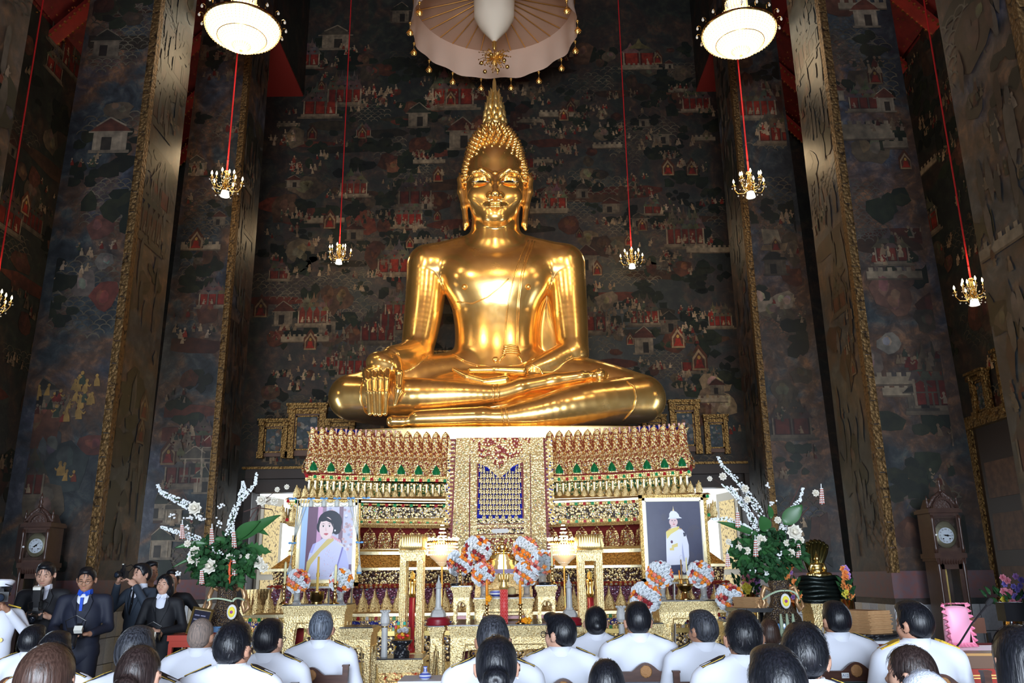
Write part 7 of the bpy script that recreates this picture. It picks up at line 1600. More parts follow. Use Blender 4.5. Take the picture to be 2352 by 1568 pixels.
def side_flowers(label, u, v, w, h, Y, pal, zf=0.):
    c = P(u, v + h / 2, Y); s = 1 / ppm(c); t = thing('flower_vase', label, 'flowers', (c.x, c.y, zf), 0, 'vases of lilac and yellow flowers'); rr = random.Random(int(u)); zc = c.z - zf
    MB().lathe([(.07, 0), (.05, .06), (.04, zc * .5), (.08, zc * .8), (.07, zc)], n=14).build('vase', BRASS, t, True); b = MB()
    for k in range(60): d = Vector((rr.gauss(0, .3) * w * s, rr.gauss(0, .06), rr.uniform(-.05, .5) * h * s)); big_leaf(b, d + Vector((0, 0, zc)), d * 1.2 + Vector((rr.gauss(0, .03), -.02, zc + .06)), .02, .01, 4)
    b.build('foliage', FOLM, t, kind='stuff')
    for k in range(34):
        zz_ = rr.random(); b = MB(); x = rr.uniform(-.5, .5) * w * s * (1 - .45 * zz_); blossom(b, (x, rr.uniform(-.10, .0), zc + zz_ * h * s), rr.uniform(.03, .045), rr, 6); b.build('blossom', LIL[pal[int((x / (w * s) + .5) * 2.2 + zz_ * 2 + rr.random() * 1.2) % len(pal)]], t)
side_flowers('lilac and yellow flowers at the right edge beyond the black-haired head', 2325, 1366, 76, 80, 8.4, (0, 1, 2, 3)); side_flowers('lilac flowers between the great right vase and the serpent throne', 1812, 1340, 44, 84, 9.6, (0, 0, 4, 4)); side_flowers('lilac and yellow flowers left of the great right vase, behind its handle', 1722, 1330, 40, 60, 10.6, (0, 1, 2)); side_flowers('lilac and yellow flowers right of the serpent throne', 1944, 1340, 18, 70, 9.7, (0, 1, 4))
# sign board and red table on the left
a = P(412, 1466, 8.2); t = thing('side_table', 'red lacquer table under the framed notice on the left', 'table', (a.x + .05, 8.45, 0)); MB().box((0, 0, a.z), (.36, .42, .05)).box((0, 0, a.z - .05), (.33, .39, .06)).build('table_top', M('bright_red_lacquer', (.42, .04, .02), .4), t)
for k in range(4): MB().box((.15 * (-1) ** k, .18 * (1 if k < 2 else -1), (a.z - .05) / 2), (.035, .035, a.z - .05)).build('leg', MATS['bright_red_lacquer'], t)
t = thing('notice_frame', 'slanted notice in a gold edged frame, left of the bald man', 'notice', (a.x + .10, 8.34, a.z + .025)); fr_ = MB(); hN, wN = .24, .17
for s in (-1, 1): fr_.box((s * wN / 2, 0, hN / 2), (.02, .025, hN)); fr_.box((0, 0, hN / 2 + s * hN / 2), (wN + .02, .025, .02))
o = fr_.build('frame', BRASS, t); o.rotation_euler = (-.35, .18, .25); pn = MB().box((0, .004, hN / 2), (wN, .008, hN)).build('notice_board', M('notice_dark', (.015, .015, .03), .3), t); pn.rotation_euler = o.rotation_euler
ln = MB()
for k in range(4):
    for j in range(2 + k % 2): ln.box((-.04 + j * .055, -.002, hN * (.74 - k * .17)), (.045, .002, .010))
ln = ln.build('faded_lines', M('notice_pale', (.20, .20, .30), .5), t, kind='stuff'); ln.rotation_euler = o.rotation_euler

# ---------------------------------------------------------------- red platform on the right with the pink cushion
Zp = .96; pa = PZ(2186, 1536, Zp); pl_ = thing('platform', 'red carpeted platform with a gold patterned border on the right', 'platform', (pa.x + .84, pa.y + .92, 0)); o0 = Vector(pl_.location)
ang = -.12
b = MB().box((0, 0, Zp / 2 - .01), (1.64, 1.8, Zp - .02)).build('platform_body', WOODD, pl_); b2 = MB().box((0, 0, Zp - .01), (1.68, 1.84, .02)).build('carpet', M('platform_carpet', (.32, .012, .014), .9, bump=(150, .3)), pl_)
fc = MB().box((0, -.926, Zp - .16), (1.68, .012, .32)).box((-.846, 0, Zp - .16), (.012, 1.84, .32)).build('carpet_drop', REDC, pl_); gb_ = MB()
for z in (Zp - .035, Zp - .05, Zp - .30): gb_.box((0, -.934, z), (1.68, .006, .007)); gb_.box((-.854, 0, z), (.006, 1.84, .007))
for k in range(10):
    x = -.74 + k * .165
    for j in range(3): gb_.tube([(x + .05 * math.cos(i * .8 + j), -.935, Zp - .17 + (.02 + .028 * j) * math.sin(i * .8 + j) + .0) for i in range(7)], .005, 4)
gb_.build('gold_pattern', M('gold_thread', (.75, .50, .16), .5, .4), pl_)
for o in (b, b2, fc, *[c for c in pl_.children if c.name.startswith('gold_pattern')]): pass
PNK = M('pink_satin', (.82, .36, .52), .45, sheen=.3, bump=(9, .15)); PNKR = M('pink_ruffle', (.82, .28, .42), .55)
c0 = PZ(2206, 1480, Zp + .07); cw = px(56, c0); chh = .43 * cw / .33 if False else (P(2206, 1388, c0.y).z - Zp - .06)
t = thing('seat_pad', 'pink satin seat pad with gold trim on the red platform', 'cushion', (c0.x + .06, c0.y - .10, Zp)); MB().box((0, 0, .028), (.62, .50, .05)).build('pad', PNK, t); MB().box((0, -.255, .035), (.63, .02, .035)).build('gold_trim', M('gold_braid', (.70, .42, .05), .5, .3, bump=(60, .8)), t)
t = thing('back_cushion', 'pink satin back cushion with ruffled edges standing on the seat pad', 'cushion', (c0.x, c0.y + .02, Zp + .054), .12)
pr = [bx((0, 0, chh * .5), (cw * .48, .035, chh * .48), (.12, 0, 0), rd=.022, k=.015), ell((0, -.012, chh * .5), (cw * .42, .055, chh * .42), (.12, 0, 0), k=.05)]
ob('cushion_body', solid(pr, .014, 'cushion_body'), PNK, t); rf = MB(); vs = []; N = 150
for i in range(N + 1):
    q_ = i / N * 4; s = int(min(q_, 3.999)); f_ = q_ - s; cs = [(-.5, 0), (-.5, 1), (.5, 1), (.5, 0), (-.5, 0)]; x = cs[s][0] + (cs[s + 1][0] - cs[s][0]) * f_; z = cs[s][1] + (cs[s + 1][1] - cs[s][1]) * f_
    ex = 1.12; y = .03 * math.sin(i * 1.3) - .12 * (z - .5) * 0; r_ = R.uniform(.96, 1.06)
    vs += [(x * cw * .92, -.03 - z * chh * -.12 * 0, .03 + z * chh * .92), (x * cw * ex * r_, -.04 + y, chh * .5 + (z - .5) * chh * 1.10 * r_)]
rf.add([(x, y + (-.12) * (-(z - chh * .5)) * 1.0, max(z, .004)) for x, y, z in vs], [(2 * i, 2 * i + 1, 2 * i + 3, 2 * i + 2) for i in range(N)]); rf.build('ruffle', PNKR, t)
bxp = PZ(2234, 1512, Zp + .05); t = thing('wooden_box', 'low brown wooden box with gilt edge at the front of the red platform', 'box', (bxp.x + .06, bxp.y + .03, Zp), -.10); MB().box((0, 0, .035), (.26, .18, .07)).build('box_body', M('box_brown', (.10, .045, .02), .5), t); MB().box((0, 0, .077), (.275, .195, .014)).build('lid', M('lid_ochre', (.36, .18, .04), .45), t)
ch_ = P(2256, 1456, 7.6); t = thing('backrest_chair', 'brown leather chair back behind the pink cushion', 'chair', (ch_.x, 7.75, 0)); h0_, h1_ = P(2256, 1456, 7.6).z, P(2256, 1420, 7.6).z; MB().box((0, 0, (h0_ + h1_) / 2), (.20, .07, h1_ - h0_)).build('backrest', M('brown_leather', (.12, .045, .025), .4), t); MB().box((0, .22, h0_ - .28), (.40, .42, .06)).build('seat', BLK, t)
for k in range(4): MB().box((.16 * (-1) ** k, .05 + (.34 if k < 2 else 0), (h0_ if k > 1 else h0_ - .3) / 2), (.03, .03, h0_ if k > 1 else h0_ - .3)).build('leg', BLK, t)
mY = PZ(2180, 1514, Zp).y; m0, m1, m2 = P(2180, 1512, mY), P(2232, 1432, mY), P(2266, 1390, mY); t = thing('microphone', 'black gooseneck microphone in front of the pink cushion', 'microphone', (m0.x, m0.y, Zp)); O = Vector(t.location); d_ = (m2 - m1).normalized()
MB().box((0, 0, .012), (.10, .12, .024)).build('base', BLK, t); MB().tube([(0, 0, .02), tuple(m0.lerp(m1, .5) - O + Vector((-.006, 0, -.012))), tuple(m1 - O), tuple(m2 - O)], .006, 7).build('gooseneck', BLK, t); MB().tube([tuple(m2 - O), tuple(m2 - O + d_ * .015), tuple(m2 - O + d_ * .05), tuple(m2 - O + d_ * .06)], [.008, .017, .017, .008], 10).build('foam_head', M('foam_black', (.015, .015, .017), .95), t)
sp = P(2322, 1404, 7.9); t = thing('loudspeaker', 'small black loudspeaker on a stand at the right edge', 'speaker', (sp.x, 7.9, 0)); MB().box((0, 0, sp.z), (.18, .14, .16)).build('cabinet', BLK, t); MB().tube([(0, .02, .02), (0, .02, sp.z - .08)], .014, 8).build('pole', BLK, t); MB().lathe([(.16, 0), (.15, .02), (.02, .03)], (0, .02, 0), 16).build('base', BLK, t)
# white table with the blue and white vase at the bottom
vz = PZ(975, 1562, .74); t = thing('side_table', 'white clothed table at the bottom middle under the blue and white vase', 'table', (vz.x + .0, vz.y + .15, 0)); MB().box((0, 0, .37), (.40, .42, .74), taper=1.0).build('white_drape', WHT, t)
p = Vector((vz.x, vz.y + .05, .742)); h_ = P(975, 1530, p.y).z - .742; t = thing('porcelain_bottle_vase', 'blue and white porcelain bottle vase on the white table', 'vase', p); b = MB(); r0 = px(30, p) / 2
for k, (ra, za, rb, zb_, c) in enumerate(((.5, 0, .85, .12, (.72, .74, .8)), (.85, .12, 1., .26, (.10, .14, .5)), (1., .26, .95, .36, (.66, .69, .8)), (.95, .36, .6, .50, (.12, .16, .55)), (.6, .50, .3, .60, (.6, .64, .8)), (.3, .60, .24, .86, (.14, .18, .55)), (.24, .86, .34, .96, (.62, .66, .8)), (.34, .96, .36, 1., (.1, .13, .5)))): b.lathe([(r0 * ra, h_ * za), (r0 * rb, h_ * zb_)], n=24, col=c, cap=False)
b.build('body', PORC, t, True, True)

# ---------------------------------------------------------------- people
SKIN = {k: M('skin_' + k, c, .5, noise=(22, c2, 4), spec=.35) for k, c, c2 in (('fair', (.58, .34, .24), (.54, .30, .21)), ('tan', (.40, .21, .13), (.36, .18, .11)), ('warm', (.50, .27, .18), (.45, .23, .15)))}
UNI = M('white_uniform', (.74, .77, .86), .75, sheen=.2, bump=(14, .12)); NAVY = M('navy_board', (.008, .012, .03), .7); GBRAID = M('gold_board', (.78, .52, .06), .45, .5, bump=(120, .8)); TROU = M('dark_trousers', (.02, .022, .03), .8)
BLKS = M('black_suit', (.008, .009, .013), .7, bump=(60, .1)); NVYS = M('midnight_suit', (.010, .013, .028), .7, bump=(60, .1)); GRYS = M('slate_suit', (.035, .05, .075), .75, bump=(60, .1)); SHIRT = M('white_shirt', (.72, .76, .88), .7); SHOE = M('black_shoe', (.01, .01, .01), .3)
def hairm(name, c, c2, rough=.36, bumpk=.5):
    if name in MATS: return MATS[name]
    m, nt, b = newmat(name); L = nt.links.new; tc = nd(nt, 'ShaderNodeTexCoord'); mp = nd(nt, 'ShaderNodeMapping'); mp.inputs['Scale'].default_value = (130, 130, 7); L(tc.outputs['Object'], mp.inputs['Vector'])
    n = nd(nt, 'ShaderNodeTexNoise', i_Scale=1., i_Detail=4.); L(mp.outputs[0], n.inputs['Vector']); r = ramp(nt, n.outputs['Fac'], [(.35, c), (.68, c2)]); L(r.outputs[0], b.inputs['Base Color']); b.inputs['Roughness'].default_value = rough; b.inputs['Specular IOR Level'].default_value = .38
    bp = nd(nt, 'ShaderNodeBump', i_Strength=bumpk, i_Distance=.006); L(n.outputs['Fac'], bp.inputs['Height']); L(bp.outputs[0], b.inputs['Normal']); MATS[name] = m; return m
HAIR = {'black': hairm('hair_black', (.004, .005, .007), (.012, .013, .018)), 'salt': hairm('hair_salt', (.007, .008, .011), (.06, .065, .08), .45), 'grey': hairm('hair_grey', (.02, .025, .036), (.17, .20, .25), .5), 'brown': hairm('hair_brown', (.030, .016, .012), (.075, .042, .032)), 'dkbrown': hairm('hair_dark_brown', (.013, .008, .008), (.045, .03, .028)), 'white': hairm('hair_white', (.48, .53, .64), (.82, .86, .95), .6), 'buzz': hairm('hair_buzz', (.13, .11, .10), (.30, .22, .18), .75)}
def rot_pts(prims, piv, rz, rx=0., ry=0.):
    m = np.array(Euler((rx, ry, rz)).to_matrix()); p0 = np.array(piv)
    for p in prims:
        for k in ('a', 'b', 'c'):
            if k in p: p[k] = m @ (p[k] - p0) + p0
        if 'rot' in p: p['rot'] = m @ p['rot']
    return prims
def head_prims(z, f=1, w=1.):
    """f = +1 faces +y; z = height of the head's middle"""
    q = [ell((0, -.006 * f, z + .012), (.076 * w, .096, .098), k=.02), ell((0, .026 * f, z - .050), (.062 * w, .068, .072), k=.03), ell((0, .062 * f, z - .088), (.034 * w, .030, .026), k=.025), cap((0, .078 * f, z - .005), (0, .103 * f, z - .040), .010, .016, k=.014),
         ell((.013, .092 * f, z - .044), (.010, .012, .009), k=.008), ell((-.013, .092 * f, z - .044), (.010, .012, .009), k=.008), ell((0, .084 * f, z - .067), (.024, .014, .008), k=.008), ell((0, .083 * f, z - .077), (.020, .013, .008), k=.006)]
    for s in (-1, 1):
        q += [ell((s * .030, .088 * f, z - .012), (.020, .016, .012), k=.014, op='s'), ell((s * .031, .071 * f, z - .012), (.014, .014, .011), k=.006), cap((s * .014, .088 * f, z + .010), (s * .046, .074 * f, z + .008), .008, .006, k=.014), ell((s * .047, .055 * f, z - .040), (.022, .022, .024), k=.025),
              ell((s * .087 * w, -.010 * f, z - .024), (.011, .022, .034), (0, s * .15, -s * f * .55), k=.008), ell((s * .092 * w, .002 * f, z - .022), (.006, .010, .018), (0, 0, -s * f * .55), k=.004, op='s')]
    return q
def strands(z, f, rx, ry, rz_, n, seed, length=1., col=None, crown=(0, -.35, .93), lift=.02, wd=.0035):
    rr = random.Random(seed); b = MB(); cr = Vector((crown[0], crown[1] * f, crown[2])).normalized()
    for k in range(n):
        d = Vector((rr.gauss(0, 1), rr.gauss(0, 1), rr.gauss(0, 1))).normalized()
        if d.dot(cr) < -.35 or (d.y * f > .55 and d.z < .35): continue
        ax = cr.cross(d)
        if ax.length < .05: continue
        ax.normalize(); tw = rr.uniform(-.5, .5); L_ = rr.uniform(.25, .6) * length; pr = []
        for i in range(5):
            t = i / 4; q = Quaternion(ax, L_ * t) @ d; q = Quaternion(d, tw * t) @ q; sc = 1.0 + lift * (.3 + t * t * rr.uniform(.2, 1.4)); pr.append((Vector((q.x * rx * sc, q.y * ry * sc - .006 * f, q.z * rz_ * sc + z + .012)), wd * (1 - t * .8)))
        vs = []
        for i, (p, w_) in enumerate(pr):
            tn = (pr[min(i + 1, 4)][0] - pr[max(i - 1, 0)][0]); nrm = Vector((p.x, p.y, p.z - z)); s_ = tn.cross(nrm)
            if s_.length < 1e-6: s_ = Vector((1, 0, 0))
            s_ = s_.normalized() * w_; vs += [tuple(p - s_), tuple(p + s_)]
        b.add(vs, [(2 * i, 2 * i + 1, 2 * i + 3, 2 * i + 2) for i in range(4)])
    return b
def hair_prims(z, f, style, w=1.):
    q = [ell((0, -.010 * f, z + .014), (.087 * w, .106, .100), k=.02)]
    if style in ('short', 'spiky', 'quiff'):
        q += [ell((0, -.048 * f, z - .022), (.071 * w, .056, .066), k=.03), ell((0, .03 * f, z + .085), (.062 * w, .075, .032), k=.03)]
        if style == 'quiff': q += [ell((0, .075 * f, z + .095), (.060, .035, .032), k=.02)]
        q += [ell((0, .100 * f, z - .030), (.100, .075, .098), k=.012, op='s'), ell((0, .04 * f, z - .110), (.12, .070, .065), k=.012, op='s')]
        for s in (-1, 1): q += [ell((s * .090, .002 * f, z - .030), (.020, .026, .038), k=.008, op='s')]
    elif style == 'buzz':
        q = [ell((0, -.010 * f, z + .014), (.080 * w, .101, .100), k=.02), ell((0, -.050 * f, z - .025), (.066 * w, .052, .062), k=.03), ell((0, .105 * f, z - .010), (.100, .085, .098), k=.015, op='s'), ell((0, .04 * f, z - .110), (.12, .070, .065), k=.012, op='s')]
        for s in (-1, 1): q += [ell((s * .088, .002 * f, z - .030), (.020, .026, .038), k=.008, op='s')]
    elif style in ('bun', 'knot', 'tied'):
        q += [ell((0, -.048 * f, z - .030), (.080 * w, .066, .078), k=.03), ell((0, .102 * f, z - .030), (.094, .070, .100), k=.015, op='s'), ell((0, .05 * f, z - .115), (.12, .070, .065), k=.012, op='s')]
        for s in (-1, 1): q += [ell((s * .094, .004 * f, z - .034), (.020, .026, .036), k=.008, op='s')]
        if style == 'bun': q += [ell((0, -.125 * f, z - .055), (.058, .040, .050), k=.012), ell((0, -.162 * f, z - .055), (.012, .012, .010), k=.012, op='s')]
        if style == 'knot': q += [ell((.012, -.112 * f, z - .035), (.034, .022, .036), k=.02)]
        if style == 'tied': q += chain([(0, -.11 * f, z - .04), (0, -.135 * f, z - .10), (0, -.12 * f, z - .22)], [.03, .034, .012], .02)
    else:   # long or bob
        q += [ell((0, -.030 * f, z - .055), (.094 * w, .082, .12), k=.05), ell((0, -.035 * f, z - (.15 if style == 'long' else .10)), (.098 * w, .070, .12 if style == 'long' else .07), k=.05), ell((0, .112 * f, z - .050), (.066, .070, .12), k=.015, op='s'), ell((0, .10 * f, z - .19), (.09, .09, .09), k=.02, op='s')]
    return q
def hand(prims, wr, tip, r=.036, s=1, k=.010):
    """palm with four curled fingers and a thumb"""
    wr, tip = Vector(wr), Vector(tip); d = (tip - wr).normalized(); sd = d.cross(Vector((0, .3, 1))).normalized(); up = sd.cross(d); pc = wr + d * .045
    prims.append(ell(tuple(pc), (.040, .044, .020), tuple(Vector((0, 1, 0)).rotation_difference(d).to_euler()), k=.015))
    for i in range(4):
        o = sd * (-.027 + .018 * i); L_ = (.034, .04, .038, .03)[i]; a = pc + d * .035 + o; b_ = a + d * L_ - up * .008; c_ = b_ + d * L_ * .3 - up * .03; prims.extend(chain([tuple(a), tuple(b_), tuple(c_)], [.0095, .009, .0075], k=.004))
    a = pc + sd * s * .034 - d * .01; prims.extend(chain([tuple(a), tuple(a + sd * s * .022 + d * .03 - up * .012), tuple(a + sd * s * .012 + d * .055 - up * .024)], [.012, .0105, .008], k=.005))
# --- seated figure, facing +y (seen from behind)
HZ = 1.192
def seat_jacket(wd=1.):
    q = [ell((0, -.01, .60), (.185 * wd, .135, .16), k=.05), ell((0, -.005, .84), (.195 * wd, .130, .25), k=.06), cap((-.150 * wd, -.012, 1.005), (.150 * wd, -.012, 1.005), .068, .068, k=.05), ell((0, -.05, .93), (.15 * wd, .085, .12), k=.05)]
    for s in (-1, 1):
        q += [cap((s * .04, -.012, 1.075), (s * .17 * wd, -.012, 1.02), .040, .050, k=.04)] + chain([(s * .205 * wd, -.005, .99), (s * .250 * wd, .02, .80), (s * .255 * wd, .06, .70)], [.066, .058, .054], .03) + chain([(s * .255 * wd, .06, .70), (s * .19, .20, .64), (s * .13, .30, .625)], [.054, .048, .041], .025)
        q += [cap((s * .262 * wd, -.05, .86), (s * .235 * wd, -.075, .74), .008, .006, k=.02, op='s')]
    q += [cap((0, -.155, .95), (0, -.150, .62), .004, .004, k=.02, op='s'), cap((-.17 * wd, -.10, .70), (.0, -.16, .66), .005, .004, k=.025, op='s'), cap((.17 * wd, -.10, .66), (.03, -.16, .60), .005, .004, k=.025, op='s')]
    return q
def seat_body(yaw, tilt, w=1., roll=0.):
    hp = rot_pts(head_prims(HZ, 1, w), (0, .0, 1.10), yaw, tilt, roll)
    q = [ell((0, -.01, .60), (.150, .105, .15), k=.05), ell((0, -.005, .84), (.155, .10, .22), k=.06), cap((-.13, -.012, .995), (.13, -.012, .995), .05, .05, k=.05), cap((0, -.008, 1.0), (0, .004, 1.15), .062, .055, k=.03)]
    for s in (-1, 1):
        q += chain([(s * .19, -.005, .985), (s * .235, .03, .74), (s * .13, .30, .625)], [.045, .036, .028], .02); hd_ = []; hand(hd_, (s * .13, .30, .625), (s * .07, .40, .60), s=-s); q += hd_
        q += chain([(s * .085, .02, .53), (s * .10, .42, .52), (s * .10, .43, .10)], [.068, .05, .035], .03)
    return q + hp
_cache = {}
def cached(key, fn, mt=None):
    if key not in _cache: _cache[key] = fn()
    me = _cache[key]
    if mt and not me.materials: me.materials.append(mt)
    return me
def seat_trousers():
    q = []
    for s in (-1, 1): q += chain([(s * .08, .0, .53), (s * .10, .42, .53), (s * .10, .44, .30), (s * .10, .44, .09)], [.092, .072, .062, .056], .03)
    q += [ell((0, -.01, .53), (.18, .12, .08), k=.05)]; return q
def seated(u, vt, wpx, label, hair='black', style='short', yaw=0, tilt=0., board=NAVY, glasses=False, skin='tan', wd=1., female=False, cloth=None, wm=None, roll=0.):
    Wm = (wm or (.198 if style in ('long', 'bob') else .178)) * math.sqrt(1 + ((u - 1176) / 1932) ** 2); Y = FPX * Wm / wpx / .963; p = P(u, vt, Y); s = p.z / 1.315; s = max(.84, min(1.10, s)); yaw = math.radians(yaw); tl = tilt
    t = thing('person', label, 'person', (p.x, Y, p.z - 1.315 * s), 0, None, s); cm = cloth or UNI
    body = ob('body', solid(seat_body(yaw, tl, roll=roll), .0115, 'body'), SKIN[skin], t)
    jm = cached(('jk', wd), lambda: solid(seat_jacket(wd), .0145, 'jacket', nb=1)); jm2 = cached(('jk', wd, cm.name), lambda: jm.copy(), cm); ob('jacket', jm2, None, t)
    ob('trousers', cached('trou', lambda: solid(seat_trousers(), .02, 'trousers'), TROU), None, t)
    for k in (-1, 1): ob('shoe', cached('shoe', lambda: solid([ell((0, .06, .035), (.045, .12, .035), k=.02), ell((0, 0, .05), (.04, .05, .05), k=.03)], .014, 'shoe'), SHOE), None, t, (k * .10, .43, 0))
    def col():
        b = MB(); n = 28; vs = []
        for j, (r, z, dz) in enumerate(((.088, 1.045, .02), (.079, 1.072, .012), (.073, 1.112, .0), (.069, 1.112, .0), (.070, 1.06, 0))):
            for i in range(n): a = 2 * PI * i / n; vs.append((r * math.cos(a), r * 1.02 * math.sin(a) - .004, z - dz * math.sin(a) * .5 - .012 * (math.sin(a) > .3)))
        b.add(vs, [(j * n + i, j * n + (i + 1) % n, (j + 1) * n + (i + 1) % n, (j + 1) * n + i) for j in range(4) for i in range(n)]); return b.mesh('collar', True)
    ob('collar', cached(('col', cm.name), col, cm), None, t)
    if board:
        def bd():
            b = MB(); pts = [(-.062, -.030), (.045, -.036), (.066, 0), (.045, .036), (-.062, .030)]; vs = [(x, y, .010) for x, y in pts] + [(x, y, 0) for x, y in pts]; b.add(vs, [(0, 1, 2, 3, 4)[::1], (9, 8, 7, 6, 5)] + [(i + 5, (i + 1) % 5 + 5, (i + 1) % 5, i) for i in range(5)]); return b.mesh('shoulder_board')
        def be():
            b = MB(); pts = [(-.062, -.031, .008), (.045, -.037, .008), (.067, 0, .008), (.045, .037, .008), (-.062, .031, .008)]; b.tube(pts, .0016, 5); return b.mesh('board_edging')
        for k in (-1, 1):
            o = ob('shoulder_board', cached(('bd', board.name), bd, board), None, t, (k * .158 * wd, -.012, 1.074)); o.rotation_euler = (0, k * .40, 0 if k < 0 else PI)
            if k > 0: o.rotation_euler = (0, -.40 * -1, 0); o.rotation_euler = (0, .40, PI) if False else (0, .40, 0)
            if k < 0: o.rotation_euler = (0, -.40, 0)
            o.scale = (-k, 1, 1)
            ob('board_edging', cached(('be', board.name), be, GBRAID), None, o)
    # hair as a child, turned with the head
    hq = rot_pts(hair_prims(HZ, 1, style), (0, 0, 1.10), yaw, tl, roll); hm = HAIR[hair]; ho = ob('hair', solid(hq, .0085, 'hair', nb=1), hm, t)
    if style not in ('buzz',):
        lg = 1.5 if style in ('long', 'bob') else 1.
        sb = strands(HZ, 1, .087, .107, .106, 420 if wpx > 80 else 240, int(u), lg, lift={'spiky': .11, 'short': .035, 'quiff': .06}.get(style, .02), crown=(.15 if u % 2 else -.1, -.42, .9), wd=.0028 if wpx > 80 else .0035)
        m = Matrix.Translation((0, 0, 1.10)) @ Euler((tl, roll, yaw)).to_matrix().to_4x4() @ Matrix.Translation((0, 0, -1.10)); sb.v = [tuple(m @ Vector(q)) for q in sb.v]; sb.build('hair_strands', hm, ho, True, kind='stuff')
    if glasses:
        b = MB(); 
        for k in (-1, 1): b.tube([(k * .08, -.01, HZ - .005), (k * .078, .06, HZ + .0), (k * .066, .10, HZ - .002)], .0028, 5); b.tube([(k * .034 + .026 * math.cos(a * PI / 6), .108, HZ - .012 + .019 * math.sin(a * PI / 6)) for a in range(13)], .0025, 5)
        b.tube([(-.01, .11, HZ - .008), (.01, .11, HZ - .008)], .0025, 5); m = Matrix.Translation((0, 0, 1.10)) @ Euler((tl, roll, yaw)).to_matrix().to_4x4() @ Matrix.Translation((0, 0, -1.10)); b.v = [tuple(m @ Vector(q)) for q in b.v]; b.build('glasses', BLK, t)
    if female and style == 'bun':
        for k in (-1, 1): o = MB().ico((k * .088, -.0, HZ - .058), .006, 1).build('earring', M('pearl', (.8, .8, .8), .2), t, True)
    return t, s
PEOPLE = []
def seat(*a, chair=None, **k):
    t, s = seated(*a, **k); PEOPLE.append((t, s, chair)); return t
seat(740, 1400, 58, 'grey-haired man in white uniform on a green-backed chair, left of the middle', 'grey', yaw=4, skin='warm', chair='green leather chair of the grey-haired man')
seat(620, 1418, 69, 'black-haired man in white uniform and glasses, second to the left of the green-backed chair', 'black', yaw=-14, glasses=True, skin='fair', chair='wooden chair under the man in glasses on the left')
seat(466, 1415, 64, 'man in white uniform with cropped greying hair below the left vase', 'buzz', 'buzz', yaw=-6, skin='tan', chair='wooden chair under the man with cropped greying hair')
seat(540, 1424, 84, 'man in white uniform with spiky black hair, nearer than the man with cropped greying hair', 'black', 'spiky', yaw=-12, skin='warm', chair='wooden chair under the man with spiky black hair')
seat(1132, 1410, 76, 'man with greying black hair in front of the red candle, behind a round bun', 'salt', yaw=0, skin='tan', chair='wooden chair under the man in front of the red candle')
seat(1285, 1406, 66, 'man in white uniform and black glasses with his head turned left', 'black', 'quiff', yaw=50, glasses=True, skin='fair', chair='carved wooden chair behind the man in black glasses', wm=.182)
seat(1367, 1388, 53, 'woman in white uniform with a sleek low knot, furthest forward in the middle', 'black', 'knot', yaw=-5, skin='fair', female=True, wd=.92, chair='wooden chair under the woman with the low knot')
seat(1463, 1379, 60, 'man in white uniform with thick black hair directly under the right middle flower ball', 'black', yaw=0, skin='warm', chair='carved wooden chair behind the man under the flower ball')
seat(1611, 1398, 64, 'man in white uniform with thinning hair, turned to the left, under the helmet portrait', 'salt', yaw=28, skin='tan', chair='carved wooden chair behind the man with thinning hair')
seat(1703, 1398, 85, 'broad man in white uniform with black hair, in front of the small manuscript stack', 'black', 'spiky', yaw=-4, skin='warm', wd=1., chair='wooden chair under the broad man on the right')
seat(1764, 1416, 52, 'brown-haired woman glimpsed between two black-haired men on the right', 'brown', 'bob', yaw=0, skin='fair', female=True, wd=.92, chair='wooden chair under the glimpsed brown-haired woman')
seat(1834, 1424, 110, 'man with swirling glossy black hair, tilted to the right', 'black', 'spiky', yaw=-10, tilt=-.12, roll=.10, skin='fair', chair='wooden chair under the man with swirling hair')
seat(1776, 1476, 134, 'nearest man with a thinning black crown, at the bottom right of the middle', 'black', 'short', yaw=6, skin='warm', chair='wooden chair under the nearest man with a thinning crown')
seat(1916, 1377, 64, 'man in white uniform with very short black hair, in front of the right pillar', 'black', 'short', yaw=6, skin='tan', chair='carved wooden chair with the white A12 sticker')
seat(2092, 1377, 77, 'man in white uniform with gold shoulder boards, turned to the left', 'black', 'short', yaw=28, board=GBRAID, skin='warm', chair='wooden chair under the man with gold shoulder boards')
seat(1140, 1453, 96, 'woman with glossy black hair in a round bun, nearest in the middle', 'black', 'bun', yaw=0, skin='fair', board=None, female=True, wd=.92, wm=.176, chair='wooden chair under the woman with the round bun')
seat(1390, 1507, 96, 'woman with straight long black hair at the bottom, right of the middle', 'black', 'long', yaw=0, skin='fair', board=None, female=True, wd=.92, chair='wooden chair under the woman with straight long hair')
seat(2082, 1475, 106, 'dark-haired woman with her head turned left and ear showing, bottom right', 'dkbrown', 'tied', yaw=46, skin='fair', board=None, female=True, wd=.92, wm=.18, chair='wooden chair under the dark-haired woman turned left')
seat(2118, 1532, 140, 'white-haired person at the bottom edge on the right', 'white', 'bob', yaw=0, skin='fair', board=None, cloth=TROU, chair='wooden chair under the white-haired person')
seat(2330, 1427, 140, 'person with a straight black bob cut off by the right edge', 'black', 'bob', yaw=0, skin='fair', board=None, cloth=BLKS, chair='wooden chair under the person with the black bob')
seat(120, 1467, 142, 'woman with smooth brown hair at the bottom left corner', 'brown', 'long', yaw=0, skin='fair', board=None, female=True, wd=.92, chair='wooden chair under the brown-haired woman')
seat(80, 1432, 64, 'man in white uniform behind the brown-haired woman at the far left', 'black', yaw=-8, skin='tan', chair='wooden chair under the man at the far left')
seat(132, 1446, 82, 'dark-haired man hidden behind the brown-haired woman', 'black', yaw=0, skin='tan', chair='wooden chair under the hidden dark-haired man')
seat(318, 1434, 92, 'man with combed dark grey hair behind the woman with a bow', 'salt', yaw=0, skin='tan', chair='wooden chair under the man with combed dark grey hair')
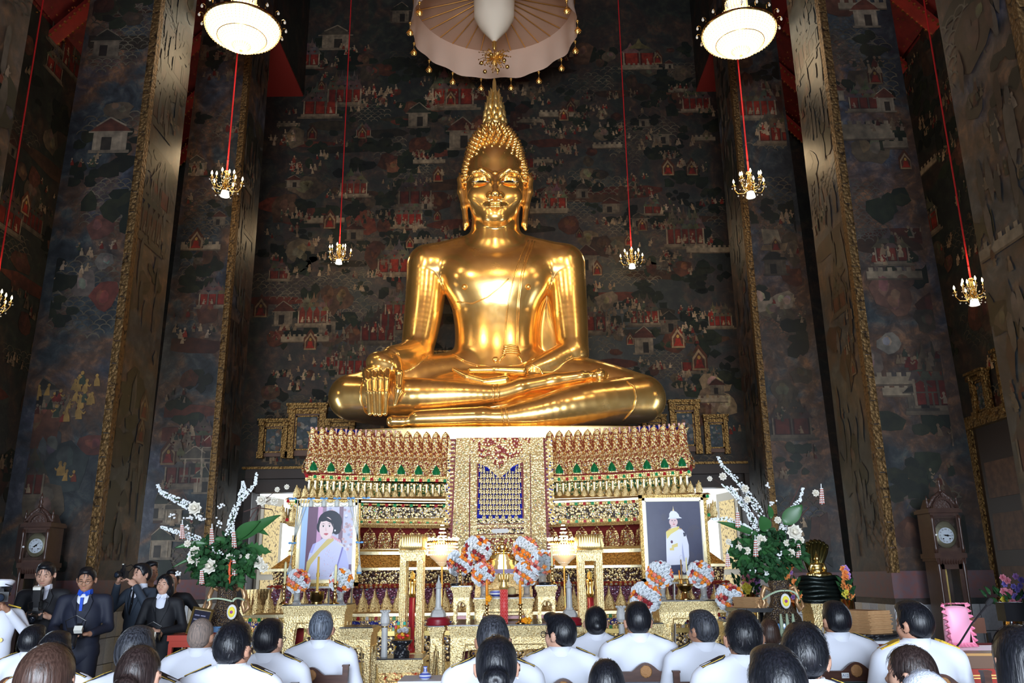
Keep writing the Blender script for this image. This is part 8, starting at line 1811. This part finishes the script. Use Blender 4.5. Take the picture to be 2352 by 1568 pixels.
tb_ = seat(326, 1474, 104, 'dark-haired woman with a black bow at the nape, bottom left', 'dkbrown', 'bun', yaw=0, skin='fair', board=None, female=True, wd=.92, chair='wooden chair under the woman with the black bow')
b = MB()
for s in (-1, 1): b.ico((s * .05, -.155, HZ - .085), .04, 1, sc=(1.1, .5, .7)); b.ico((s * .035, -.15, HZ - .13), .03, 1, sc=(.7, .4, 1.3))
b.ico((0, -.165, HZ - .085), .02, 1); b.build('hair_bow', M('bow_black', (.01, .012, .02), .6), tb_, True)

# ---------------------------------------------------------------- chairs under the seated people
CWOOD = M('chair_wood', (.055, .022, .016), .32, noise=(7, (.085, .035, .024), 5), stretch=(1, 1, 8)); GLEA = M('green_leather', (.01, .14, .11), .35, bump=(30, .15)); EMB = M('emblem_wood', (.42, .21, .08), .5, bump=(90, 1.)); STUD = M('stud', (.06, .06, .05), .3, .8)
def make_chair(label, loc, s):
    t = thing('chair', label, 'chair', loc, 0, 'wooden armless chairs of the audience', s); yb = -.235
    for k in (-1, 1):
        ob('back_leg', cached('ch_bl', lambda: MB().box((0, 0, .475), (.038, .042, .95)).box((0, 0, .955), (.046, .05, .012)).mesh('back_leg'), CWOOD), None, t, (k * .235, yb, 0)); ob('front_leg', cached('ch_fl', lambda: MB().box((0, 0, .21), (.04, .04, .42), taper=1.1).mesh('front_leg'), CWOOD), None, t, (k * .215, .20, 0))
    def crest():
        b = MB(); n = 24; up = []; 
        for i in range(n + 1): x = -.217 + .434 * i / n; up.append((x, .895 + (.052 * math.cos(x / .085 * PI / 2) if abs(x) < .085 else 0)))
        poly = [(-.217, .835)] + [(.217, .835)] + list(reversed(up)); 
        for i in range(n): q = [(up[i][0], .835), (up[i + 1][0], .835), up[i + 1], up[i]]; b.prism(q, -.016, .016)
        return b.mesh('crest_rail')
    c = ob('crest_rail', cached('ch_cr', crest, CWOOD), None, t, (0, yb, 0))
    ob('emblem', cached('ch_em', lambda: MB().lathe([(.036, 0), (.038, .006), (.030, .008), (.001, .010)], (0, -.014, .895), 20, axis=(0, -1, 0)).mesh('emblem', True), EMB), None, t, (0, yb, 0))
    ob('back_panel', cached('ch_bp', lambda: solid([bx((0, 0, .69), (.212, .022, .135), rd=.02, k=.01), ell((0, -.012, .69), (.18, .026, .11), k=.03)], .014, 'back_panel'), GLEA), None, t, (0, yb, 0))
    sd = MB()
    def studs():
        b = MB()
        for i in range(9): b.ico((-.19 + i * .0475, -.026, .815), .007, 1)
        for i in range(5):
            for k in (-1, 1): b.ico((k * .200, -.026, .60 + i * .05), .007, 1)
        return b.mesh('upholstery_studs', True)
    ob('upholstery_studs', cached('ch_st', studs, STUD), None, t, (0, yb, 0), kind='stuff')
    ob('seat', cached('ch_seat', lambda: solid([bx((0, -.0, .435), (.225, .225, .03), rd=.025, k=.01)], .02, 'seat'), GLEA), None, t)
    ob('seat_rail', cached('ch_sr', lambda: MB().box((0, 0, .395), (.44, .44, .05)).box((0, -.235, .54), (.44, .03, .04)).box((0, .0, .2), (.40, .025, .03)).mesh('seat_rail'), CWOOD), None, t); return t
for t, s, lab in PEOPLE:
    if lab:
        l = t.location; cs = max(.93, min(1.06, s)); ch = make_chair(lab, (l.x, l.y - .005, 0), cs)
        if 'A12' in lab:
            st_ = MB().box((-.075, -.018, .868), (.046, .004, .032)).build('sticker', M('sticker_white', (.75, .78, .8), .5), ch, loc=(0, -.235, 0)); me = text_mesh('A12', .024, 'sticker_text'); me.materials.append(M('print_blue', (.03, .07, .25), .5)); o = ob('sticker_text', me, None, st_, (-.075, -.0205, .868)); o.rotation_euler = (PI / 2, 0, 0)

# ---------------------------------------------------------------- the standing photographers on the left
EYEW = M('eye_white', (.6, .6, .58), .3); EYED = M('eye_dark', (.012, .008, .006), .2); LIPM = M('lip', (.42, .14, .12), .5)
def standing(label, u, vt, Y, rz, suit, el, wl, er, wr_, skin='tan', hair='black', style='short', tilt=0., yaw=0., shirt=True, tie=False, wd=1., skirt=False, glasses=False, hands=((0, -.06, -.02), (0, -.06, -.02)), boards=None, trous=None, lower=None, hgt=None, hair_off=None):
    """faces -y at rz = 0; elbows and wrists in body coordinates"""
    p = P(u, vt, Y); s = p.z / 1.715; t = thing('person', label, 'person', (p.x, Y, 0), rz, None, s); hz = 1.585
    hp = rot_pts(head_prims(hz, -1), (0, .0, 1.46), yaw, tilt)
    bq_ = [ell((0, 0, 1.0), (.14, .10, .17), k=.05), ell((0, 0, 1.22), (.15, .10, .2), k=.05), cap((-.13, .01, 1.375), (.13, .01, 1.375), .05, .05, k=.05), cap((0, .012, 1.36), (0, -.004, 1.51), .060, .053, k=.03)]
    jq = [ell((0, 0, 1.02), (.170 * wd, .125 * wd, .20), k=.05), ell((0, 0, 1.22), (.178 * wd, .122 * wd, .20), k=.05), cap((-.148 * wd, .01, 1.372), (.148 * wd, .01, 1.372), .058, .058, k=.05), ell((0, .005, .86), (.185 * wd, .125 * wd, .14), k=.05)]
    for k, e, w_, hd_ in ((-1, el, wl, hands[0]), (1, er, wr_, hands[1])):
        sh_ = (k * .195 * wd, .012, 1.365); bq_ += chain([sh_, e, w_], [.045, .036, .028], .02); hq = []; hand(hq, w_, tuple(np.array(w_) + np.array(hd_)), s=k); bq_ += hq
        wv = np.array(w_) + (np.array(e) - np.array(w_)) * .10; jq += chain([sh_, e], [.058 * wd ** .5, .050], .03) + chain([e, tuple(wv)], [.050, .041], .02)
        bq_ += chain([(k * .085, 0, .90), (k * .09, -.005, .48), (k * .09, .01, .08)], [.08, .052, .036], .03)
    if shirt: jq += [cap((0, -.175 * wd ** .3, 1.44), (0, -.185 * wd ** .3, 1.12), .070, .008, k=.008, op='s')]
    ob('body', solid(bq_ + hp, .0115, 'body'), SKIN[skin], t); ob('jacket', solid(jq, .0135, 'jacket', nb=1), suit, t)
    if shirt:
        ob('shirt', solid([ell((0, -.01, 1.22), (.13, .108 * wd, .20), k=.05), cap((-.05, .0, 1.37), (.05, .0, 1.37), .048, .048, k=.05), ell((0, -.03, 1.36), (.070, .070, .08), k=.03)], .015, 'shirt'), SHIRT, t)
        c = MB(); c.lathe([(.072, 1.41), (.068, 1.45), (.064, 1.475), (.060, 1.47)], (0, .004, 0), 24, cap=False)
        for k in (-1, 1): c.add([(k * .004, -.075, 1.455), (k * .055, -.060, 1.47), (k * .060, -.082, 1.425), (k * .028, -.105, 1.405)], [(0, 1, 2, 3) if k > 0 else (3, 2, 1, 0)])
        c.build('shirt_collar', SHIRT if shirt is True else shirt, t)
        lp_ = MB()
        for k in (-1, 1): lp_.add([(k * .060, -.085 * wd, 1.435), (k * .100, -.105 * wd, 1.36), (k * .085, -.128 * wd, 1.28), (k * .012, -.148 * wd, 1.11), (k * .040, -.138 * wd, 1.26)], [(0, 1, 2, 3, 4) if k < 0 else (4, 3, 2, 1, 0)])
        lp_.build('lapels', suit, t)
    if tie: MB().add([(-.014, -.100, 1.43), (.014, -.100, 1.43), (.022, -.130, 1.16), (0, -.132, 1.12), (-.022, -.130, 1.16)], [(0, 4, 3, 2, 1)]).ico((0, -.098, 1.435), .016, 1).build('tie', BLK, t)
    tq = []
    if skirt: tq = [cap((0, 0, .90), (0, 0, .42), .15, .165, k=.05, sc=(1, .75, 1))]
    else:
        for k in (-1, 1): tq += chain([(k * .08, 0, .90), (k * .095, -.005, .50), (k * .095, .01, .06)], [.105 * wd ** .5, .08, .068], .03)
        tq += [ell((0, 0, .90), (.165, .115, .10), k=.05)]
    ob('skirt' if skirt else 'trousers', solid(tq, .018, 'trousers'), trous or suit, t)
    for k in (-1, 1): o = ob('shoe', cached('shoe', lambda: solid([ell((0, .06, .035), (.045, .12, .035), k=.02)], .014, 'shoe'), SHOE), None, t, (k * .095, .01, 0)); o.rotation_euler = (0, 0, PI)
    hq = rot_pts(hair_prims(hz, -1, style), (0, 0, 1.46), yaw, tilt); ho = ob('hair', solid(hq, .0095, 'hair', nb=1), HAIR[hair], t)
    m = Matrix.Translation((0, 0, 1.46)) @ Euler((tilt, 0, yaw)).to_matrix().to_4x4() @ Matrix.Translation((0, 0, -1.46)); sb = strands(hz, -1, .087, .107, .106, 160, int(u), lift=.06); sb.v = [tuple(m @ Vector(q)) for q in sb.v]; sb.build('hair_strands', HAIR[hair], ho, True, kind='stuff')
    f = -1
    fl_ = [('mouth', LIPM, lambda b, k=0: b.tube([(-.022, -.0935, hz - .072), (0, -.1005, hz - .071), (.022, -.0935, hz - .072)], [.002, .0045, .002], 6))]
    for k in (-1, 1): fl_ += [('eye', EYED, lambda b, k=k: b.ico((k * .031, -.0845, hz - .0125), .008, 1, sc=(1.25, .35, .55))), ('eyebrow', HAIR['black'], lambda b, k=k: b.tube([(k * .014, -.0935, hz + .010), (k * .034, -.090, hz + .014), (k * .048, -.080, hz + .009)], [.003, .0035, .002], 5))]
    for nm, mt_, mk in fl_:
        b = MB(); mk(b); b.v = [tuple(m @ Vector(q)) for q in b.v]; b.build(nm, mt_, t, True)
    if glasses:
        b = MB()
        for k in (-1, 1): b.tube([(k * .033 + .023 * math.cos(a * PI / 6), -.103, hz - .014 + .016 * math.sin(a * PI / 6)) for a in range(13)], .0016, 5); b.tube([(k * .058, -.10, hz - .008), (k * .082, -.02, hz - .008)], .0018, 5)
        b.tube([(-.01, -.105, hz - .01), (.01, -.105, hz - .01)], .0018, 5); b.v = [tuple(m @ Vector(q)) for q in b.v]; b.build('glasses', STUD, t)
    return t, s
CAMB = M('camera_black', (.012, .012, .014), .4); LENS = M('lens_glass', (.02, .03, .05), .05, spec=.8); FLASHM = M('flash_panel', (.80, .80, .72), .3)
def photo_camera(label, loc, rz, rx=0., flash=0, white=False, s=1., long=.09):
    t = thing('photo_camera', label, 'camera', loc, rz, 'cameras of the standing photographers', s); t.rotation_euler = (rx, 0, rz)
    MB().box((0, 0, 0), (.135, .06, .085)).box((0, -.005, .055), (.06, .05, .035), taper=.7).box((-.055, -.022, 0), (.03, .035, .085)).build('camera_body', CAMB, t)
    MB().lathe([(.034, .025), (.036, .05), (.034, .055), (.038, .06 + long * .6), (.036, .06 + long)], (0, -.005, -.005), 20, axis=(0, -1, 0)).build('lens_barrel', CAMB, t, True); MB().lathe([(.030, .062 + long), (.02, .068 + long), (.001, .07 + long)], (0, -.005, -.005), 20, axis=(0, -1, 0), cap=False).build('front_glass', LENS, t, True)
    if flash == 1: f = MB().box((0, 0, .10), (.05, .045, .06)).box((0, 0, .19), (.066, .055, .12)).build('flash_unit', CAMB, t); MB().box((0, -.01, .262), (.068, .062, .028)).build('flash_head', FLASHM, t)
    if flash == 2: MB().box((.05, 0, .095), (.04, .04, .05)).build('flash_unit', CAMB, t); MB().box((.05, -.035, .10), (.072, .05, .05)).build('flash_head', FLASHM, t)
    if flash == 3: MB().box((0, 0, .10), (.03, .03, .06)).build('flash_unit', CAMB, t); MB().box((0, -.016, .125), (.03, .004, .012)).build('flash_head', FLASHM, t)
    if white: MB().box((0, -.03, .075), (.095, .06, .05)).build('flash_head', FLASHM, t)
    MB().tube([(-.07, .02, .02), (-.09, .07, .09), (0, .11, .12), (.09, .07, .09), (.07, .02, .02)], .005, 5).build('neck_strap', BLK, t); return t
def bpt(t, s, rz, x, y, z): v = Matrix.Rotation(rz, 3, 'Z') @ Vector((x, y, z)) * s; return (t.location.x + v.x, t.location.y + v.y, v.z)
t, s = standing('tall man in black suit and tie looking down at a camera with a large flash', 112, 1285, 9.0, .30, BLKS, (-.24, -.02, 1.12), (-.10, -.25, 1.17), (.24, -.02, 1.12), (.12, -.25, 1.16), skin='fair', tilt=.30, yaw=-.1, tie=True, hands=((.05, -.05, .03), (-.05, -.05, .03)))
photo_camera('black camera with a large upright flash held by the tall man in suit and tie', bpt(t, s, .30, .01, -.315, 1.19), .30, .25, 1)
t, s = standing('stout man in midnight suit over a blue and white polo shirt, looking at his camera', 205, 1297, 8.75, .22, NVYS, (-.26, -.02, 1.10), (-.13, -.26, 1.04), (.26, -.02, 1.10), (.14, -.24, 1.05), skin='tan', tilt=.26, wd=1.06, glasses=True, shirt=M('polo_blue', (.01, .07, .50), .7), hands=((.06, -.04, .0), (-.06, -.04, .0)))
photo_camera('black camera with a side flash held low by the stout man', bpt(t, s, .22, .02, -.31, 1.065), .22, .9, 2)
MB().box((0, -.125, 1.33), (.028, .02, .13)).build('placket', MATS['polo_blue'], t)
t, s = standing('young man in slate suit raising a small camera to his eye', 330, 1290, 10.1, -.35, GRYS, (-.30, -.10, 1.20), (-.13, -.22, 1.49), (.26, -.16, 1.22), (.10, -.20, 1.46), skin='fair', tilt=.05, yaw=-.25, tie=True, hands=((.05, -.04, .05), (-.06, -.03, .05)))
photo_camera('small camera raised to the eye of the young man in slate suit', bpt(t, s, -.35, -.05, -.24, 1.575), -.45, 0, 3, s=.9, long=.04)
t, s = standing('man in dark suit standing behind the young man with the raised camera, facing right', 347, 1286, 10.75, 1.1, BLKS, (-.25, .02, 1.10), (-.22, -.10, .88), (.25, .02, 1.10), (.22, -.10, .88), skin='warm', shirt=False)
t, s = standing('woman in long black dress and jacket with folded hands and a camera on her arm', 381, 1314, 9.75, .10, BLKS, (-.26, .0, 1.08), (-.02, -.20, 1.07), (.26, .0, 1.08), (.05, -.22, 1.05), skin='fair', hair='black', style='bob', yaw=-.12, skirt=True, wd=.92, hands=((.07, -.03, -.02), (-.08, -.03, -.02)))
photo_camera('camera with a white flash cap hanging from the woman in black', bpt(t, s, .10, .02, -.33, 1.0), .15, 1.0, 0, True, long=.12)
t, s = standing('man in black suit behind the woman in black, hand on his hip', 398, 1305, 10.35, .15, BLKS, (-.25, .06, 1.10), (-.17, -.10, .95), (.36, .10, 1.14), (.20, -.05, .96), skin='warm', shirt=False, hands=((.0, -.04, -.05), (-.05, -.03, .0)))
t, s = standing('officer in white uniform and peaked cap photographing, cut off by the left edge', 4, 1330, 8.0, .55, UNI, (-.27, -.06, 1.15), (-.08, -.23, 1.50), (.30, -.08, 1.16), (.08, -.26, 1.42), skin='tan', shirt=False, trous=UNI, hands=((.04, -.04, .05), (-.06, -.03, .05)))
cap_ = MB().lathe([(.094, 1.60), (.098, 1.63), (.10, 1.65), (.125, 1.685), (.125, 1.70), (.09, 1.715), (.001, 1.718)], (0, .005, 0), 28, sy=1.12, cap=False); cap_.build('peaked_cap', UNI, t, True); MB().lathe([(.098, 1.60), (.101, 1.645)], (0, .005, 0), 28, sy=1.12, cap=False).build('cap_band', BLK, t, True); MB().add([(-.075, -.085, 1.605), (0, -.115, 1.605), (.075, -.085, 1.605), (.06, -.14, 1.585), (0, -.165, 1.58), (-.06, -.14, 1.585)], [(0, 5, 4, 1), (1, 4, 3, 2)]).build('cap_peak', BLK, t)
for k in (-1, 1): o = MB().box((0, 0, 0), (.12, .06, .012)).build('shoulder_board', GBRAID, t, loc=(k * .15, .01, 1.448)); o.rotation_euler = (0, k * .30, 0)
MB().lathe([(.022, 0), (.02, .006)], (.06, -.135, 1.13), 14, axis=(0, -1, 0)).build('medal', BRASS, t)
photo_camera('large black camera held to the face of the officer at the left edge', bpt(t, s, .55, .0, -.22, 1.545), .55, 0, 0, long=.11)
